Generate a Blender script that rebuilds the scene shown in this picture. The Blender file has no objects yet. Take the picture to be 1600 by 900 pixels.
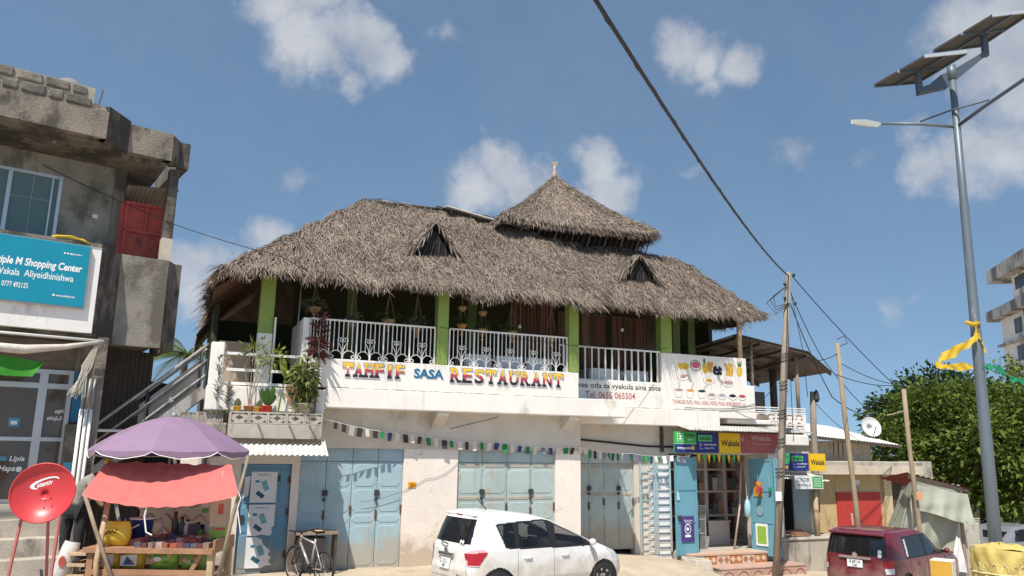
import bpy, bmesh, math, random
import numpy as np
from mathutils import Vector, Matrix
random.seed(7); rng = np.random.default_rng(7)
R = math.radians
scene = bpy.context.scene
col = scene.collection
# ---------------------------------------------------------------- camera
CAMZ = 2.5; FPX = 1210.0; PITCH = 11.8; ROLL = 0.85
cam = bpy.data.cameras.new('camera'); camo = bpy.data.objects.new('camera', cam); col.objects.link(camo)
cam.sensor_width = 36; cam.lens = FPX/1600*36; cam.clip_end = 4000; cam.clip_start = .05
CROT = Matrix.Rotation(R(90+PITCH), 3, 'X') @ Matrix.Rotation(R(ROLL), 3, 'Z')
camo.matrix_world = Matrix.Translation((0, 0, CAMZ)) @ CROT.to_4x4()
scene.camera = camo
def dirpx(x, y): return CROT @ Vector(((x-800)/FPX, (450-y)/FPX, -1))
def at(x, y, Y):
    "point seen at photo pixel x,y that stands Y metres ahead of the camera"
    r = dirpx(x, y); return Vector((0, 0, CAMZ)) + r*(Y/r.y)
# ---------------------------------------------------------------- light
SUN = Vector((-.150, -.500, .853)).normalized()
sl = bpy.data.lights.new('sun', 'SUN'); sl.energy = 4.9; sl.angle = R(.55); sl.color = (1, .95, .86)
so = bpy.data.objects.new('sun', sl); col.objects.link(so); so.location = SUN*60
so.rotation_euler = SUN.to_track_quat('Z', 'Y').to_euler()
w = bpy.data.worlds.new('World'); scene.world = w; w.use_nodes = True
nt = w.node_tree; N = nt.nodes; L = nt.links
bg = N['Background']; bg.inputs[1].default_value = .122
sky = N.new('ShaderNodeTexSky'); sky.sky_type = 'NISHITA'; sky.sun_disc = False
sky.sun_elevation = math.asin(SUN.z); sky.sun_rotation = math.atan2(SUN.x, SUN.y)
sky.air_density = 1.0; sky.dust_density = .35; sky.ozone_density = .7; sky.altitude = 0
tc = N.new('ShaderNodeTexCoord')
lift = N.new('ShaderNodeVectorMath'); lift.operation = 'ADD'; L.new(tc.outputs['Generated'], lift.inputs[0]); lift.inputs[1].default_value = (0, 0, .22)
nrmz = N.new('ShaderNodeVectorMath'); nrmz.operation = 'NORMALIZE'; L.new(lift.outputs[0], nrmz.inputs[0]); L.new(nrmz.outputs[0], sky.inputs['Vector'])
def wnoise(scale, detail=6, rough=.58):
    n = N.new('ShaderNodeTexNoise'); n.inputs['Scale'].default_value = scale; n.inputs['Detail'].default_value = detail
    n.inputs['Roughness'].default_value = rough; L.new(tc.outputs['Generated'], n.inputs['Vector']); return n
def wmath(op, a, b=None, clamp=False):
    m = N.new('ShaderNodeMath'); m.operation = op; m.use_clamp = clamp
    for i, q in enumerate((a, b)):
        if q is None: continue
        if isinstance(q, (int, float)): m.inputs[i].default_value = q
        else: L.new(q, m.inputs[i])
    return m.outputs[0]
warp = wnoise(7, 5)
vm = N.new('ShaderNodeVectorMath'); vm.operation = 'SUBTRACT'; L.new(warp.outputs['Color'], vm.inputs[0]); vm.inputs[1].default_value = (.5, .5, .5)
vs = N.new('ShaderNodeVectorMath'); vs.operation = 'SCALE'; L.new(vm.outputs[0], vs.inputs[0]); vs.inputs['Scale'].default_value = .10
va = N.new('ShaderNodeVectorMath'); va.operation = 'ADD'; L.new(vs.outputs[0], va.inputs[0]); L.new(tc.outputs['Generated'], va.inputs[1])
# cloud puffs: a direction in the sky, an angular radius, a strength
puffs = [(430, 10, .055, 1), (480, -12, .06, 1), (455, 60, .06, .9), (505, 72, .055, 1), (560, 50, .055, 1.05), (595, 85, .045, 1), (545, 120, .025, .7),
         (690, 45, .035, .45), (1065, 65, .05, 1), (1110, 80, .042, .85), (1160, 100, .045, 1), (1115, 125, .03, .6),
         (740, 300, .06, .95), (790, 280, .05, .9), (840, 300, .05, .8), (935, 265, .05, 1), (960, 300, .055, .95), (905, 300, .04, .8),
         (300, 410, .06, 1), (320, 455, .06, .95), (415, 378, .045, 1), (360, 430, .04, .7),
         (1590, 60, .11, 1.1), (1545, 110, .07, .9), (1640, 130, .11, 1), (1450, 265, .045, .85), (1520, 250, .06, 1), (1590, 250, .07, 1), (1430, 215, .04, .5),
         (1230, 255, .04, .42), (1330, 240, .035, .42), (1395, 485, .03, .5), (1440, 470, .02, .4), (770, 222, .02, .35), (665, 40, .03, .4), (1070, 270, .025, .35), (470, 290, .03, .35)]
dirs = [(dirpx(x, y).normalized(), r*.98, s) for x, y, r, s in puffs]
acc = None
for c, r, s in dirs:
    q = N.new('ShaderNodeVectorMath'); q.operation = 'DISTANCE'; L.new(va.outputs[0], q.inputs[0]); q.inputs[1].default_value = c
    t = wmath('MULTIPLY_ADD', q.outputs['Value'], -s/r); t.node.inputs[2].default_value = s
    acc = t if acc is None else wmath('MAXIMUM', acc, t)
fb = wnoise(20, 9, .66); fb2 = wnoise(5, 4)
dens = wmath('ADD', acc, wmath('MULTIPLY_ADD', fb.outputs['Fac'], 1.05)); dens.node.inputs[1].links[0].from_node.inputs[2].default_value = -.60
ramp = N.new('ShaderNodeMapRange'); ramp.interpolation_type = 'SMOOTHSTEP'; L.new(dens, ramp.inputs[0])
ramp.inputs[1].default_value = .0; ramp.inputs[2].default_value = .70; ramp.inputs[3].default_value = 0; ramp.inputs[4].default_value = .82
wisp = N.new('ShaderNodeMapRange'); L.new(fb2.outputs['Fac'], wisp.inputs[0]); wisp.inputs[1].default_value = .35; wisp.inputs[2].default_value = .8
wisp.inputs[3].default_value = 0.03; wisp.inputs[4].default_value = .09
# the same fair-weather clouds go on round the rest of the sky
fb3 = wnoise(3.2, 7, .6); oth = N.new('ShaderNodeMapRange'); oth.interpolation_type = 'SMOOTHSTEP'; L.new(fb3.outputs['Fac'], oth.inputs[0])
oth.inputs[1].default_value = .56; oth.inputs[2].default_value = .70; oth.inputs[3].default_value = 0; oth.inputs[4].default_value = .8
dt = N.new('ShaderNodeVectorMath'); dt.operation = 'DOT_PRODUCT'; L.new(tc.outputs['Generated'], dt.inputs[0]); dt.inputs[1].default_value = dirpx(800, 450).normalized()
mk = N.new('ShaderNodeMapRange'); mk.interpolation_type = 'SMOOTHSTEP'; L.new(dt.outputs['Value'], mk.inputs[0]); mk.inputs[1].default_value = .60; mk.inputs[2].default_value = .76; mk.inputs[3].default_value = 1; mk.inputs[4].default_value = 0
cmax = wmath('MAXIMUM', wmath('MAXIMUM', ramp.outputs[0], wisp.outputs[0]), wmath('MULTIPLY', oth.outputs[0], mk.outputs[0]))
mx = N.new('ShaderNodeMix'); mx.data_type = 'RGBA'; L.new(cmax, mx.inputs[0])
wb = N.new('ShaderNodeVectorMath'); wb.operation = 'MULTIPLY'; L.new(sky.outputs[0], wb.inputs[0]); wb.inputs[1].default_value = (.95, 1.06, 1.02); L.new(wb.outputs[0], mx.inputs[6])
cm_ = N.new('ShaderNodeMix'); cm_.data_type = 'RGBA'; csh = N.new('ShaderNodeMapRange'); L.new(wnoise(13, 6).outputs['Fac'], csh.inputs[0]); csh.inputs[1].default_value = .36; csh.inputs[2].default_value = .62; L.new(csh.outputs[0], cm_.inputs[0]); cm_.inputs[6].default_value = (3.25, 3.45, 3.95, 1); cm_.inputs[7].default_value = (4.6, 4.7, 4.9, 1); L.new(cm_.outputs[2], mx.inputs[7])
L.new(mx.outputs[2], bg.inputs[0])
vsx = scene.view_settings; vsx.view_transform = 'Standard'; vsx.look = 'None'; vsx.gamma = 1; vsx.exposure = 0.25; vsx.use_curve_mapping = False
# ---------------------------------------------------------------- materials
MATS = {}
def pm(name, c, rough=.8, var=.14, scale=3, bump=0, bscale=30, stain=None, metal=0, spec=.3, island=0, alpha=1, trans=0, coat=0, splash=None, streak=None):
    if name in MATS: return MATS[name]
    m = bpy.data.materials.new(name); m.use_nodes = True; t = m.node_tree; b = t.nodes['Principled BSDF']
    b.inputs['Roughness'].default_value = rough; b.inputs['Metallic'].default_value = metal
    b.inputs['Specular IOR Level'].default_value = spec; b.inputs['Alpha'].default_value = alpha
    if coat: b.inputs['Coat Weight'].default_value = coat; b.inputs['Coat Roughness'].default_value = .05
    g = t.nodes.new('ShaderNodeNewGeometry')
    def noise(s, d=5, vec=None, r=.6):
        n = t.nodes.new('ShaderNodeTexNoise'); n.inputs['Scale'].default_value = s; n.inputs['Detail'].default_value = d; n.inputs['Roughness'].default_value = r
        t.links.new(vec or g.outputs['Position'], n.inputs['Vector']); return n.outputs['Fac']
    def rmp(fac, a, bb, lo=0., hi=1.):
        q = t.nodes.new('ShaderNodeMapRange'); t.links.new(fac, q.inputs[0]); q.inputs[1].default_value = a; q.inputs[2].default_value = bb
        q.inputs[3].default_value = lo; q.inputs[4].default_value = hi; return q.outputs[0]
    def mix(fac, a, bb):
        q = t.nodes.new('ShaderNodeMix'); q.data_type = 'RGBA'; t.links.new(fac, q.inputs[0])
        for i, x in ((6, a), (7, bb)):
            if not isinstance(x, tuple): t.links.new(x, q.inputs[i])
            else: q.inputs[i].default_value = (*x, 1)
        return q.outputs[2]
    lo = tuple(x*(1-var) for x in c); hi = tuple(min(1, x*(1+var)) for x in c)
    fac = rmp(noise(scale), .3, .7)
    cc = mix(fac, lo, hi)
    if island:
        oi = rmp(g.outputs['Random Per Island'], 0, 1)
        cc = mix(oi, tuple(x*(1-island) for x in c), tuple(min(1, x*(1+island)) for x in c))
        pv = t.nodes.new('ShaderNodeVectorMath'); pv.operation = 'SCALE'; t.links.new(cc, pv.inputs[0]); t.links.new(rmp(noise(.8, 4), .3, .7, .74, 1.16), pv.inputs['Scale']); cc = pv.outputs[0]
    if stain:
        amt, sc, ssc, vert = stain               # amount, colour, scale, vertical streak factor
        mp = t.nodes.new('ShaderNodeVectorMath'); mp.operation = 'MULTIPLY'; t.links.new(g.outputs['Position'], mp.inputs[0]); mp.inputs[1].default_value = (1, 1, vert)
        f = rmp(noise(ssc, 8, mp.outputs[0], .66), .63-amt*.26, .73-amt*.26)
        f2 = rmp(f, 0, 1, 0, .85)
        cc = mix(f2, cc, sc)
    if streak:                                   # rain streaks: amount, colour
        mp = t.nodes.new('ShaderNodeVectorMath'); mp.operation = 'MULTIPLY'; t.links.new(g.outputs['Position'], mp.inputs[0]); mp.inputs[1].default_value = (6, 6, .55)
        f = rmp(noise(1.0, 6, mp.outputs[0], .6), .66-streak[0]*.3, .80-streak[0]*.3, 0, .55); cc = mix(f, cc, streak[1])
    if splash:                                   # mud splashed up from the ground: height, colour
        sx = t.nodes.new('ShaderNodeSeparateXYZ'); t.links.new(g.outputs['Position'], sx.inputs[0])
        ad = t.nodes.new('ShaderNodeMath'); ad.operation = 'MULTIPLY_ADD'; t.links.new(noise(4, 7), ad.inputs[0]); ad.inputs[1].default_value = -1.3; t.links.new(sx.outputs['Z'], ad.inputs[2])
        f = rmp(ad.outputs[0], splash[0]-.75, splash[0]-.35, .75, 0); cc = mix(f, cc, splash[1])
    t.links.new(cc, b.inputs['Base Color'])
    if trans:
        tr = t.nodes.new('ShaderNodeBsdfTranslucent'); t.links.new(cc, tr.inputs[0]); ms = t.nodes.new('ShaderNodeMixShader'); ms.inputs[0].default_value = trans
        t.links.new(b.outputs[0], ms.inputs[1]); t.links.new(tr.outputs[0], ms.inputs[2]); t.links.new(ms.outputs[0], t.nodes['Material Output'].inputs[0])
    if bump:
        bp = t.nodes.new('ShaderNodeBump'); bp.inputs['Strength'].default_value = 1; bp.inputs['Distance'].default_value = bump
        t.links.new(noise(bscale, 6), bp.inputs['Height']); t.links.new(bp.outputs[0], b.inputs['Normal'])
    MATS[name] = m; return m
DARKST = (.10, .09, .075)
white = pm('whitewash', (.80, .75, .69), .85, .05, 2, .004, 40, stain=(.08, (.52, .46, .38), 1.6, .6), streak=(.2, (.55, .48, .40)))
whitel = pm('whitewash_low', (.80, .71, .63), .85, .06, 2, .008, 26, stain=(.16, (.46, .37, .29), 3.4, .7), splash=(.38, (.42, .32, .23)), streak=(.25, (.58, .48, .40)))
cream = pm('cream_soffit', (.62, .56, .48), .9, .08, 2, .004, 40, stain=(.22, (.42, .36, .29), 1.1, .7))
green_p = pm('green_paint', (.25, .34, .085), .7, .08, 3, .002, 40)
lgreen = pm('pale_green_paint', (.50, .66, .26), .7, .08, 3)
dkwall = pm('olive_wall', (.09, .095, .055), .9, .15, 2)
dark = pm('dark_cavity', (.022, .021, .022), .95, .1)
thatch = pm('thatch', (.255, .202, .163), .95, .2, 2, island=.55)
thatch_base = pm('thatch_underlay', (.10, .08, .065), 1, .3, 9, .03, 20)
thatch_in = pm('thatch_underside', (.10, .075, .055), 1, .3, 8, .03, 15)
wood = pm('weathered_wood', (.30, .235, .17), .85, .2, 5, .006, 60, stain=(.3, (.12, .09, .07), 3, .15))
wood_d = pm('dark_wood', (.085, .06, .045), .85, .25, 6, .005, 50)
wood_r = pm('reddish_wood', (.33, .18, .105), .8, .2, 5, .004, 60)
wood_y = pm('raw_timber', (.46, .34, .21), .8, .18, 6, .004, 60)
bluem = pm('blue_door_paint', (.33, .455, .50), .55, .09, 1.6, .004, 9, stain=(.16, (.46, .45, .42), 3.5, .5), spec=.3, splash=(.42, (.42, .36, .28)), streak=(.25, (.30, .34, .34)))
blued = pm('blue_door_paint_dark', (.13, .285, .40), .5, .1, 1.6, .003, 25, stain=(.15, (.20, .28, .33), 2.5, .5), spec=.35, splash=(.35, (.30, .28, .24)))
blueb = pm('bright_blue_paint', (.14, .32, .40), .5, .08, 2, .002, 20)
rustm = pm('rust', (.12, .07, .045), .9, .3, 20)
steel = pm('painted_white_steel', (.78, .76, .72), .5, .05, 8)
iron = pm('dark_iron', (.06, .06, .062), .6, .2, 8, metal=.3)
greym = pm('grey_steel', (.30, .31, .32), .5, .1, 6, metal=.3)
zinc = pm('zinc_sheet', (.46, .46, .44), .55, .12, 2, stain=(.3, (.25, .21, .17), 2, .6), metal=.25)
zinc_w = pm('pale_zinc_sheet', (.62, .61, .55), .6, .08, 2, stain=(.2, (.42, .38, .30), 2, .6))
zinc_o = pm('old_zinc_sheet', (.27, .225, .19), .75, .2, 2, stain=(.4, (.14, .09, .06), 2, .6), metal=.1)
conc = pm('weathered_concrete', (.235, .20, .165), .95, .25, 2, .02, 22, stain=(.62, (.06, .053, .045), 1.5, .55))
conc_d = pm('blackened_shade_concrete', (.17, .15, .125), .95, .25, 2, .014, 22, stain=(.7, (.05, .045, .04), 1.6, .5))  # blackened; on the chamfers it also carries painted shade
conc_l = pm('pale_concrete', (.46, .41, .345), .95, .14, 2, .008, 25, stain=(.4, (.20, .18, .15), 1.3, .5))
plaster = pm('grey_plaster', (.27, .245, .205), .95, .22, 1.5, .012, 25, stain=(.6, (.115, .10, .08), 1.4, .55))
blackrub = pm('black_rubber', (.025, .025, .027), .8, .2)
blackpl = pm('black_plastic', (.02, .02, .022), .45, .1)
glassd = pm('dark_glass', (.012, .014, .016), .06, .1, spec=.6)
paperw = pm('white_paper', (.74, .74, .75), .8, .05)
inkk = pm('black_ink', (.02, .02, .022), .7, .1)
inkr = pm('red_ink', (.45, .09, .09), .7, .15, 20)
inkb = pm('blue_ink', (.02, .16, .36), .6, .1)
inkw = pm('white_ink', (.82, .82, .82), .6, .03)
leafm = pm('leaf', (.085, .135, .030), .6, .2, island=.5, trans=.25)
# ---------------------------------------------------------------- mesh helpers
class MB:
    def __init__(s): s.v = []; s.f = []; s.m = []; s.mi = 0
    def add(s, vs, fs):
        o = len(s.v); s.v += [tuple(p) for p in vs]; s.f += [tuple(i+o for i in f) for f in fs]; s.m += [s.mi]*len(fs); return s
    def hexa(s, p): return s.add(p, [(0, 3, 2, 1), (4, 5, 6, 7), (0, 1, 5, 4), (1, 2, 6, 5), (2, 3, 7, 6), (3, 0, 4, 7)])
    def box(s, x0, x1, y0, y1, z0, z1):
        return s.hexa([(x0, y0, z0), (x1, y0, z0), (x1, y1, z0), (x0, y1, z0), (x0, y0, z1), (x1, y0, z1), (x1, y1, z1), (x0, y1, z1)])
    def fb(s, u0, u1, w0, w1, z0, z1): return s.box(u0, u1, -w1, -w0, z0, z1)      # facade box: w counts outwards
    def obox(s, c, size, rot=None):
        h = Vector(size)/2; rot = rot or Matrix.Identity(3); c = Vector(c)
        return s.hexa([c + rot @ Vector((a*h.x, b*h.y, e*h.z)) for e in (-1, 1) for a, b in ((-1, -1), (1, -1), (1, 1), (-1, 1))])
    def bar(s, p, q, a, b=None, up=(0, 0, 1)):
        p = Vector(p); q = Vector(q); d = (q-p).normalized(); up = Vector(up)
        if abs(d.dot(up)) > .98: up = Vector((0, 1, 0))
        x = d.cross(up).normalized()*(a/2); y = x.cross(d).normalized()*((b or a)/2)
        return s.hexa([p-x-y, p+x-y, p+x+y, p-x+y, q-x-y, q+x-y, q+x+y, q-x+y])
    def tube(s, pts, r, n=8, cap=True):
        pts = [Vector(p) for p in pts]; k = len(pts); rs = r if isinstance(r, (list, tuple)) else [r]*k
        t0 = (pts[1]-pts[0]).normalized(); ref = Vector((0, 0, 1)) if abs(t0.z) < .9 else Vector((1, 0, 0))
        x = t0.cross(ref).normalized(); vs = []
        for i, p in enumerate(pts):
            t = (pts[min(i+1, k-1)]-pts[max(i-1, 0)]).normalized(); x = (x - t*x.dot(t)).normalized(); y = t.cross(x)
            vs += [p + (x*math.cos(2*math.pi*j/n)+y*math.sin(2*math.pi*j/n))*rs[i] for j in range(n)]
        fs = [(i*n+j, i*n+(j+1) % n, (i+1)*n+(j+1) % n, (i+1)*n+j) for i in range(k-1) for j in range(n)]
        if cap: fs += [tuple(range(n-1, -1, -1)), tuple((k-1)*n+j for j in range(n))]
        return s.add(vs, fs)
    def prism(s, poly, vec):
        n = len(poly); v = Vector(vec); P = [Vector(p) for p in poly]
        return s.add(P+[p+v for p in P], [tuple(range(n-1, -1, -1)), tuple(range(n, 2*n))]+[(i, (i+1) % n, n+(i+1) % n, n+i) for i in range(n)])
    def lathe(s, prof, n=16, c=(0, 0, 0), rot=None, cap=True):
        rot = rot or Matrix.Identity(3); c = Vector(c)
        vs = [c + rot @ Vector((r*math.cos(2*math.pi*j/n), r*math.sin(2*math.pi*j/n), z)) for r, z in prof for j in range(n)]
        fs = [(i*n+j, i*n+(j+1) % n, (i+1)*n+(j+1) % n, (i+1)*n+j) for i in range(len(prof)-1) for j in range(n)]
        if cap: fs += [tuple(range(n-1, -1, -1)), tuple((len(prof)-1)*n+j for j in range(n))]
        return s.add(vs, fs)
    def grid(s, fn, nu, nv):
        vs = [fn(i/nu, j/nv) for j in range(nv+1) for i in range(nu+1)]
        return s.add(vs, [(j*(nu+1)+i, j*(nu+1)+i+1, (j+1)*(nu+1)+i+1, (j+1)*(nu+1)+i) for j in range(nv) for i in range(nu)])
    def corrugated(s, o, a, b, pitch=.076, amp=.012, thick=.004):
        "sheet from corner o, a across the ridges, b along them"
        o = Vector(o); a = Vector(a); b = Vector(b); nn = a.cross(b).normalized(); n = max(4, int(a.length/pitch*4))
        for off in (0, -thick):
            k = len(s.v)
            s.add([o + a*(i/n) + b*j + nn*(amp*math.sin(i*math.pi/2)+off) for j in (0, 1) for i in range(n+1)],
                  [(i, i+1, n+2+i, n+1+i) if off == 0 else (n+1+i, n+2+i, i+1, i) for i in range(n)])
        return s
    def mesh(s, name, mats, smooth=False):
        me = bpy.data.meshes.new(name); me.from_pydata(s.v, [], s.f)
        mats = mats if isinstance(mats, (list, tuple)) else [mats]
        for m in mats: me.materials.append(m)
        if len(mats) > 1: me.polygons.foreach_set('material_index', s.m)
        if smooth: me.polygons.foreach_set('use_smooth', [True]*len(s.f))
        me.update(); return me
    def build(s, name, mats, parent=None, smooth=False, bevel=0, loc=None, rz=None):
        o = link(name, s.mesh(name, mats, smooth), parent)
        if loc is not None: o.location = loc
        if rz is not None: o.rotation_euler = (0, 0, rz)
        if bevel: bv(o, bevel)
        return o
def link(name, data, parent=None, loc=None):
    o = bpy.data.objects.new(name, data); col.objects.link(o)
    if parent is not None: o.parent = parent
    if loc is not None: o.location = loc
    return o
def bv(o, wd, seg=2):
    m = o.modifiers.new('bevel', 'BEVEL'); m.width = wd; m.segments = seg; m.limit_method = 'ANGLE'; m.angle_limit = R(40)
def tag(o, label=None, cat=None, group=None, kind=None):
    for k, v in (('label', label), ('category', cat), ('group', group), ('kind', kind)):
        if v: o[k] = v
    return o
def root(name, label, cat, loc=(0, 0, 0), rz=0, group=None):
    o = link(name, None); o.location = loc; o.rotation_euler = (0, 0, rz); o.empty_display_size = .2
    return tag(o, label, cat, group)
def copy_tree(o, parent=None):
    c = o.copy(); col.objects.link(c); c.parent = parent
    for ch in [x for x in KIDS.get(o, o.children)]: copy_tree(ch, c)
    return c
KIDS = {}
def frame(P0, ang):
    a = R(90-ang); M = Matrix.Translation(P0) @ Matrix.Rotation(a, 4, 'Z')
    return a, (lambda u, w, z: M @ Vector((u, -w, z)))
def tmesh(s, bold=0., shear=0., ext=.0, res=3):
    c = bpy.data.curves.new('t', 'FONT'); c.body = s; c.offset = bold; c.shear = shear; c.extrude = ext; c.resolution_u = res
    o = bpy.data.objects.new('t', c); me = bpy.data.meshes.new_from_object(o)
    bpy.data.objects.remove(o); bpy.data.curves.remove(c); return me
def text(s, x0, x1, z0, z1, y, mat, parent, name='lettering', bold=0., shear=0., fitx=True, mirror=False):
    "lettering painted on a plane facing -y, fitted into the box x0..x1, z0..z1"
    me = tmesh(s, bold, shear); n = len(me.vertices)
    if not n: return None
    a = np.empty(n*3); me.vertices.foreach_get('co', a); a = a.reshape(-1, 3)
    mn = a.min(0); mxx = a.max(0); sc = (z1-z0)/(mxx[1]-mn[1]); sx = (x1-x0)/(mxx[0]-mn[0]) if fitx else sc
    b = np.empty_like(a); b[:, 0] = x0+(a[:, 0]-mn[0])*sx; b[:, 2] = z0+(a[:, 1]-mn[1])*sc; b[:, 1] = y
    if mirror: b[:, 0] = x0+x1-b[:, 0]
    me.vertices.foreach_set('co', b.ravel()); me.name = name; me.materials.clear(); me.materials.append(mat); me.update()
    return link(name, me, parent)
# ================================================================ ground
FR_RZ, FR = frame(Vector((-4.971, 16.551, 0)), 67)
_d = Vector((math.sin(R(67)), math.cos(R(67)), 0)); _n = Vector((_d.y, -_d.x, 0))
def uw(X, Y):
    p = Vector((X+4.971, Y-16.551, 0)); return p.dot(_d), p.dot(_n)
def sstep(a, b, x):
    t = min(1, max(0, (x-a)/(b-a))); return t*t*(3-2*t)
def zroad(X): return max(-1.25, min(.02, -.29-.058*X))
def gz(X, Y):
    u, w = uw(X, Y)
    za = -.02 - .14*sstep(7.9, 9.6, u) - .50*sstep(10.1, 11.3, u)
    zr = zroad(X)
    t = sstep(.1, 3.4, w)
    side = sstep(14.05, 14.6, u)
    za = za*(1-side)+min(zr, -.75)*side
    return za*(1-t)+zr*t + (.012*math.sin(X*3.1+Y*1.7)+.01*math.sin(X*1.3-Y*2.3))*(1-.5*t)
xs = [-400, -200, -100, -60, -40, -30, -24]+[-20+.35*i for i in range(115)]+[24, 30, 40, 60, 100, 200, 400]
ys = [-30, -15, -5, 0, 3]+[5+.35*i for i in range(90)]+[40, 50, 70, 100, 180, 400, 900]
mb = MB(); nx = len(xs)
mb.add([(x, y, gz(x, y)) for y in ys for x in xs], [(j*nx+i, j*nx+i+1, (j+1)*nx+i+1, (j+1)*nx+i) for j in range(len(ys)-1) for i in range(nx-1)])
groundm = pm('dusty_ground', (.47, .385, .29), .95, .16, 1.2, .02, 18, stain=(.3, (.33, .28, .22), .9, 1))
tag(mb.build('ground', groundm, smooth=True), kind='structure')
# ================================================================ restaurant
RB = root('restaurant_building', 'white two-storey restaurant with thatched roof, upstairs terrace and blue metal shop doors', 'building', (-4.971, 16.551, 0), FR_RZ)
def part(name, mats, parent, fn, smooth=False, bevel=0):
    m = MB(); fn(m); return m.build(name, mats, parent, smooth, bevel)
# ---- ground floor walls
for q in ((-1.2, -.57, -.25, 0, -.3, 2.14), (.44, .60, -.25, 0, -.3, 2.14), (-1.2, .60, -.25, 0, 2.14, 2.48), (2.85, 4.12, -.25, 0, -.3, 2.48), (6.61, 7.29, -.25, 0, -.3, 2.48)):
    part('wall', whitel, RB, lambda m: m.fb(*q))
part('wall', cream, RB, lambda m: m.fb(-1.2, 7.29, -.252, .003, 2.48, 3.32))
part('wall', whitel, RB, lambda m: (m.fb(7.04, 7.29, -1.55, -.2501, -.3, 3.3)))
def bay3(m):
    m.fb(7.29, 7.8, -1.55, -1.3, -.3, 2.45); m.fb(9.62, 10.75, -1.55, -1.3, -.4, 2.45)
    m.fb(13.55, 14.7, -1.55, -1.3, -.5, 2.45); m.fb(7.29, 14.7, -1.55, -1.3, 2.45, 3.22)
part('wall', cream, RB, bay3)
# shop room behind the opening and closed dark rooms behind the metal doors
def room(m):
    m.fb(10.6, 10.7, -4, -1.551, -.5, 3.1); m.fb(14.6, 14.7, -4, -1.551, -.5, 3.1); m.fb(10.6, 14.7, -4.1, -4, -.5, 3.1); m.fb(10.7, 14.6, -4, -1.551, 2.9, 3.1)
shopwall = pm('shop_interior', (.42, .37, .31), .85, .1)
part('shop_room', shopwall, RB, room)
part('shop_floor', pm('shop_floor', (.45, .40, .34), .6, .1), RB, lambda m: m.fb(10.7, 14.6, -4, -1.18, -.45, -.14))
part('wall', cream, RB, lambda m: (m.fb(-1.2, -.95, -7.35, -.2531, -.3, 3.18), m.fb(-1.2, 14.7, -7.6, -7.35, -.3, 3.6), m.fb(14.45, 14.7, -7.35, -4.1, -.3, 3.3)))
# ---- slabs
part('balcony_slab', white, RB, lambda m: m.fb(.95, 8.31, -1.25, .5, 3.315, 3.74), bevel=.02)
part('balcony_slab', white, RB, lambda m: m.fb(-1.40, .948, -1.0, .5, 3.19, 3.685), bevel=.02)
part('balcony_slab', white, RB, lambda m: m.fb(7.32, 12.15, -1.6, -.8, 3.20, 3.648), bevel=.02)
part('balcony_slab', white, RB, lambda m: m.fb(12.152, 13.5, -1.6, -.86, 3.46, 3.652), bevel=.02)
part('balcony_slab', white, RB, lambda m: m.fb(12.6, 14.6, -1.9, -1.05, 3.33, 3.455), bevel=.02)
part('terrace_step', conc, RB, lambda m: m.fb(4.05, 6.7, -1.2, .1, 3.741, 3.94)); part('terrace_step', conc, RB, lambda m: m.fb(8.1, 10.2, -2.3, -1.15, 3.66, 3.94))
part('terrace_floor', conc, RB, lambda m: (m.fb(-1.38, 14.6, -7.34, -1.61, 3.34, 3.64)))
for u in (3.45, 6.75, -.2):     # tapered brackets below the balcony
    part('bracket', cream, RB, lambda m: m.prism([(u, -.004, 2.98), (u, -.004, 3.314), (u, -.46, 3.314), (u, -.46, 3.24)], (.28, 0, 0)))
# ---- parapets
PW = pm('parapet_white', (.82, .775, .715), .8, .03, 2, .003, 40, stain=(.10, (.6, .55, .48), 1.2, .5), streak=(.12, (.60, .53, .46)))
jgap = pm('joint_gap_shade', (.74, .69, .62), .9, .1, stain=(.55, (.10, .085, .07), 5, 1))  # speckled crack line, with the shadow gap at the recess put into its colour
part('joint', jgap, RB, lambda m: m.fb(.56, 6.99, .4785, .4965, 3.7405, 3.750)); part('joint', jgap, RB, lambda m: m.fb(7.4, 12.1, -.859, -.803, 3.6485, 3.657))
par1 = part('parapet', PW, RB, lambda m: m.fb(.56, 6.99, .3, .478, 3.742, 4.355), bevel=.012)
par2 = part('parapet', PW, RB, lambda m: m.fb(7.0, 10.28, -1.02, -.86, 3.654, 4.335), bevel=.012)
par3 = part('parapet', PW, RB, lambda m: m.fb(10.282, 13.2, -1.02, -.855, 3.654, 5.2), bevel=.012)
part('parapet', PW, RB, lambda m: (m.fb(13.202, 13.48, -1.02, -.86, 3.654, 4.42)), bevel=.03)
part('parapet', PW, RB, lambda m: m.fb(6.842, 6.998, -.86, .298, 3.742, 4.355))
part('side_wall', PW, RB, lambda m: m.fb(.40, .54, -1.3, .47, 3.69, 5.2), bevel=.012)
part('rail_post', PW, RB, lambda m: m.fb(-1.38, -1.12, .2, .45, 3.69, 4.56), bevel=.02)
for z in (4.33, 4.0, 3.72):
    part('terrace_rail', steel, RB, lambda m: m.fb(-1.12, .40, .31, .36, z, z+.055))
part('terrace_rail', steel, RB, lambda m: m.fb(-.16, -.12, .1, .16, 3.69, 5.2))
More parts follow.
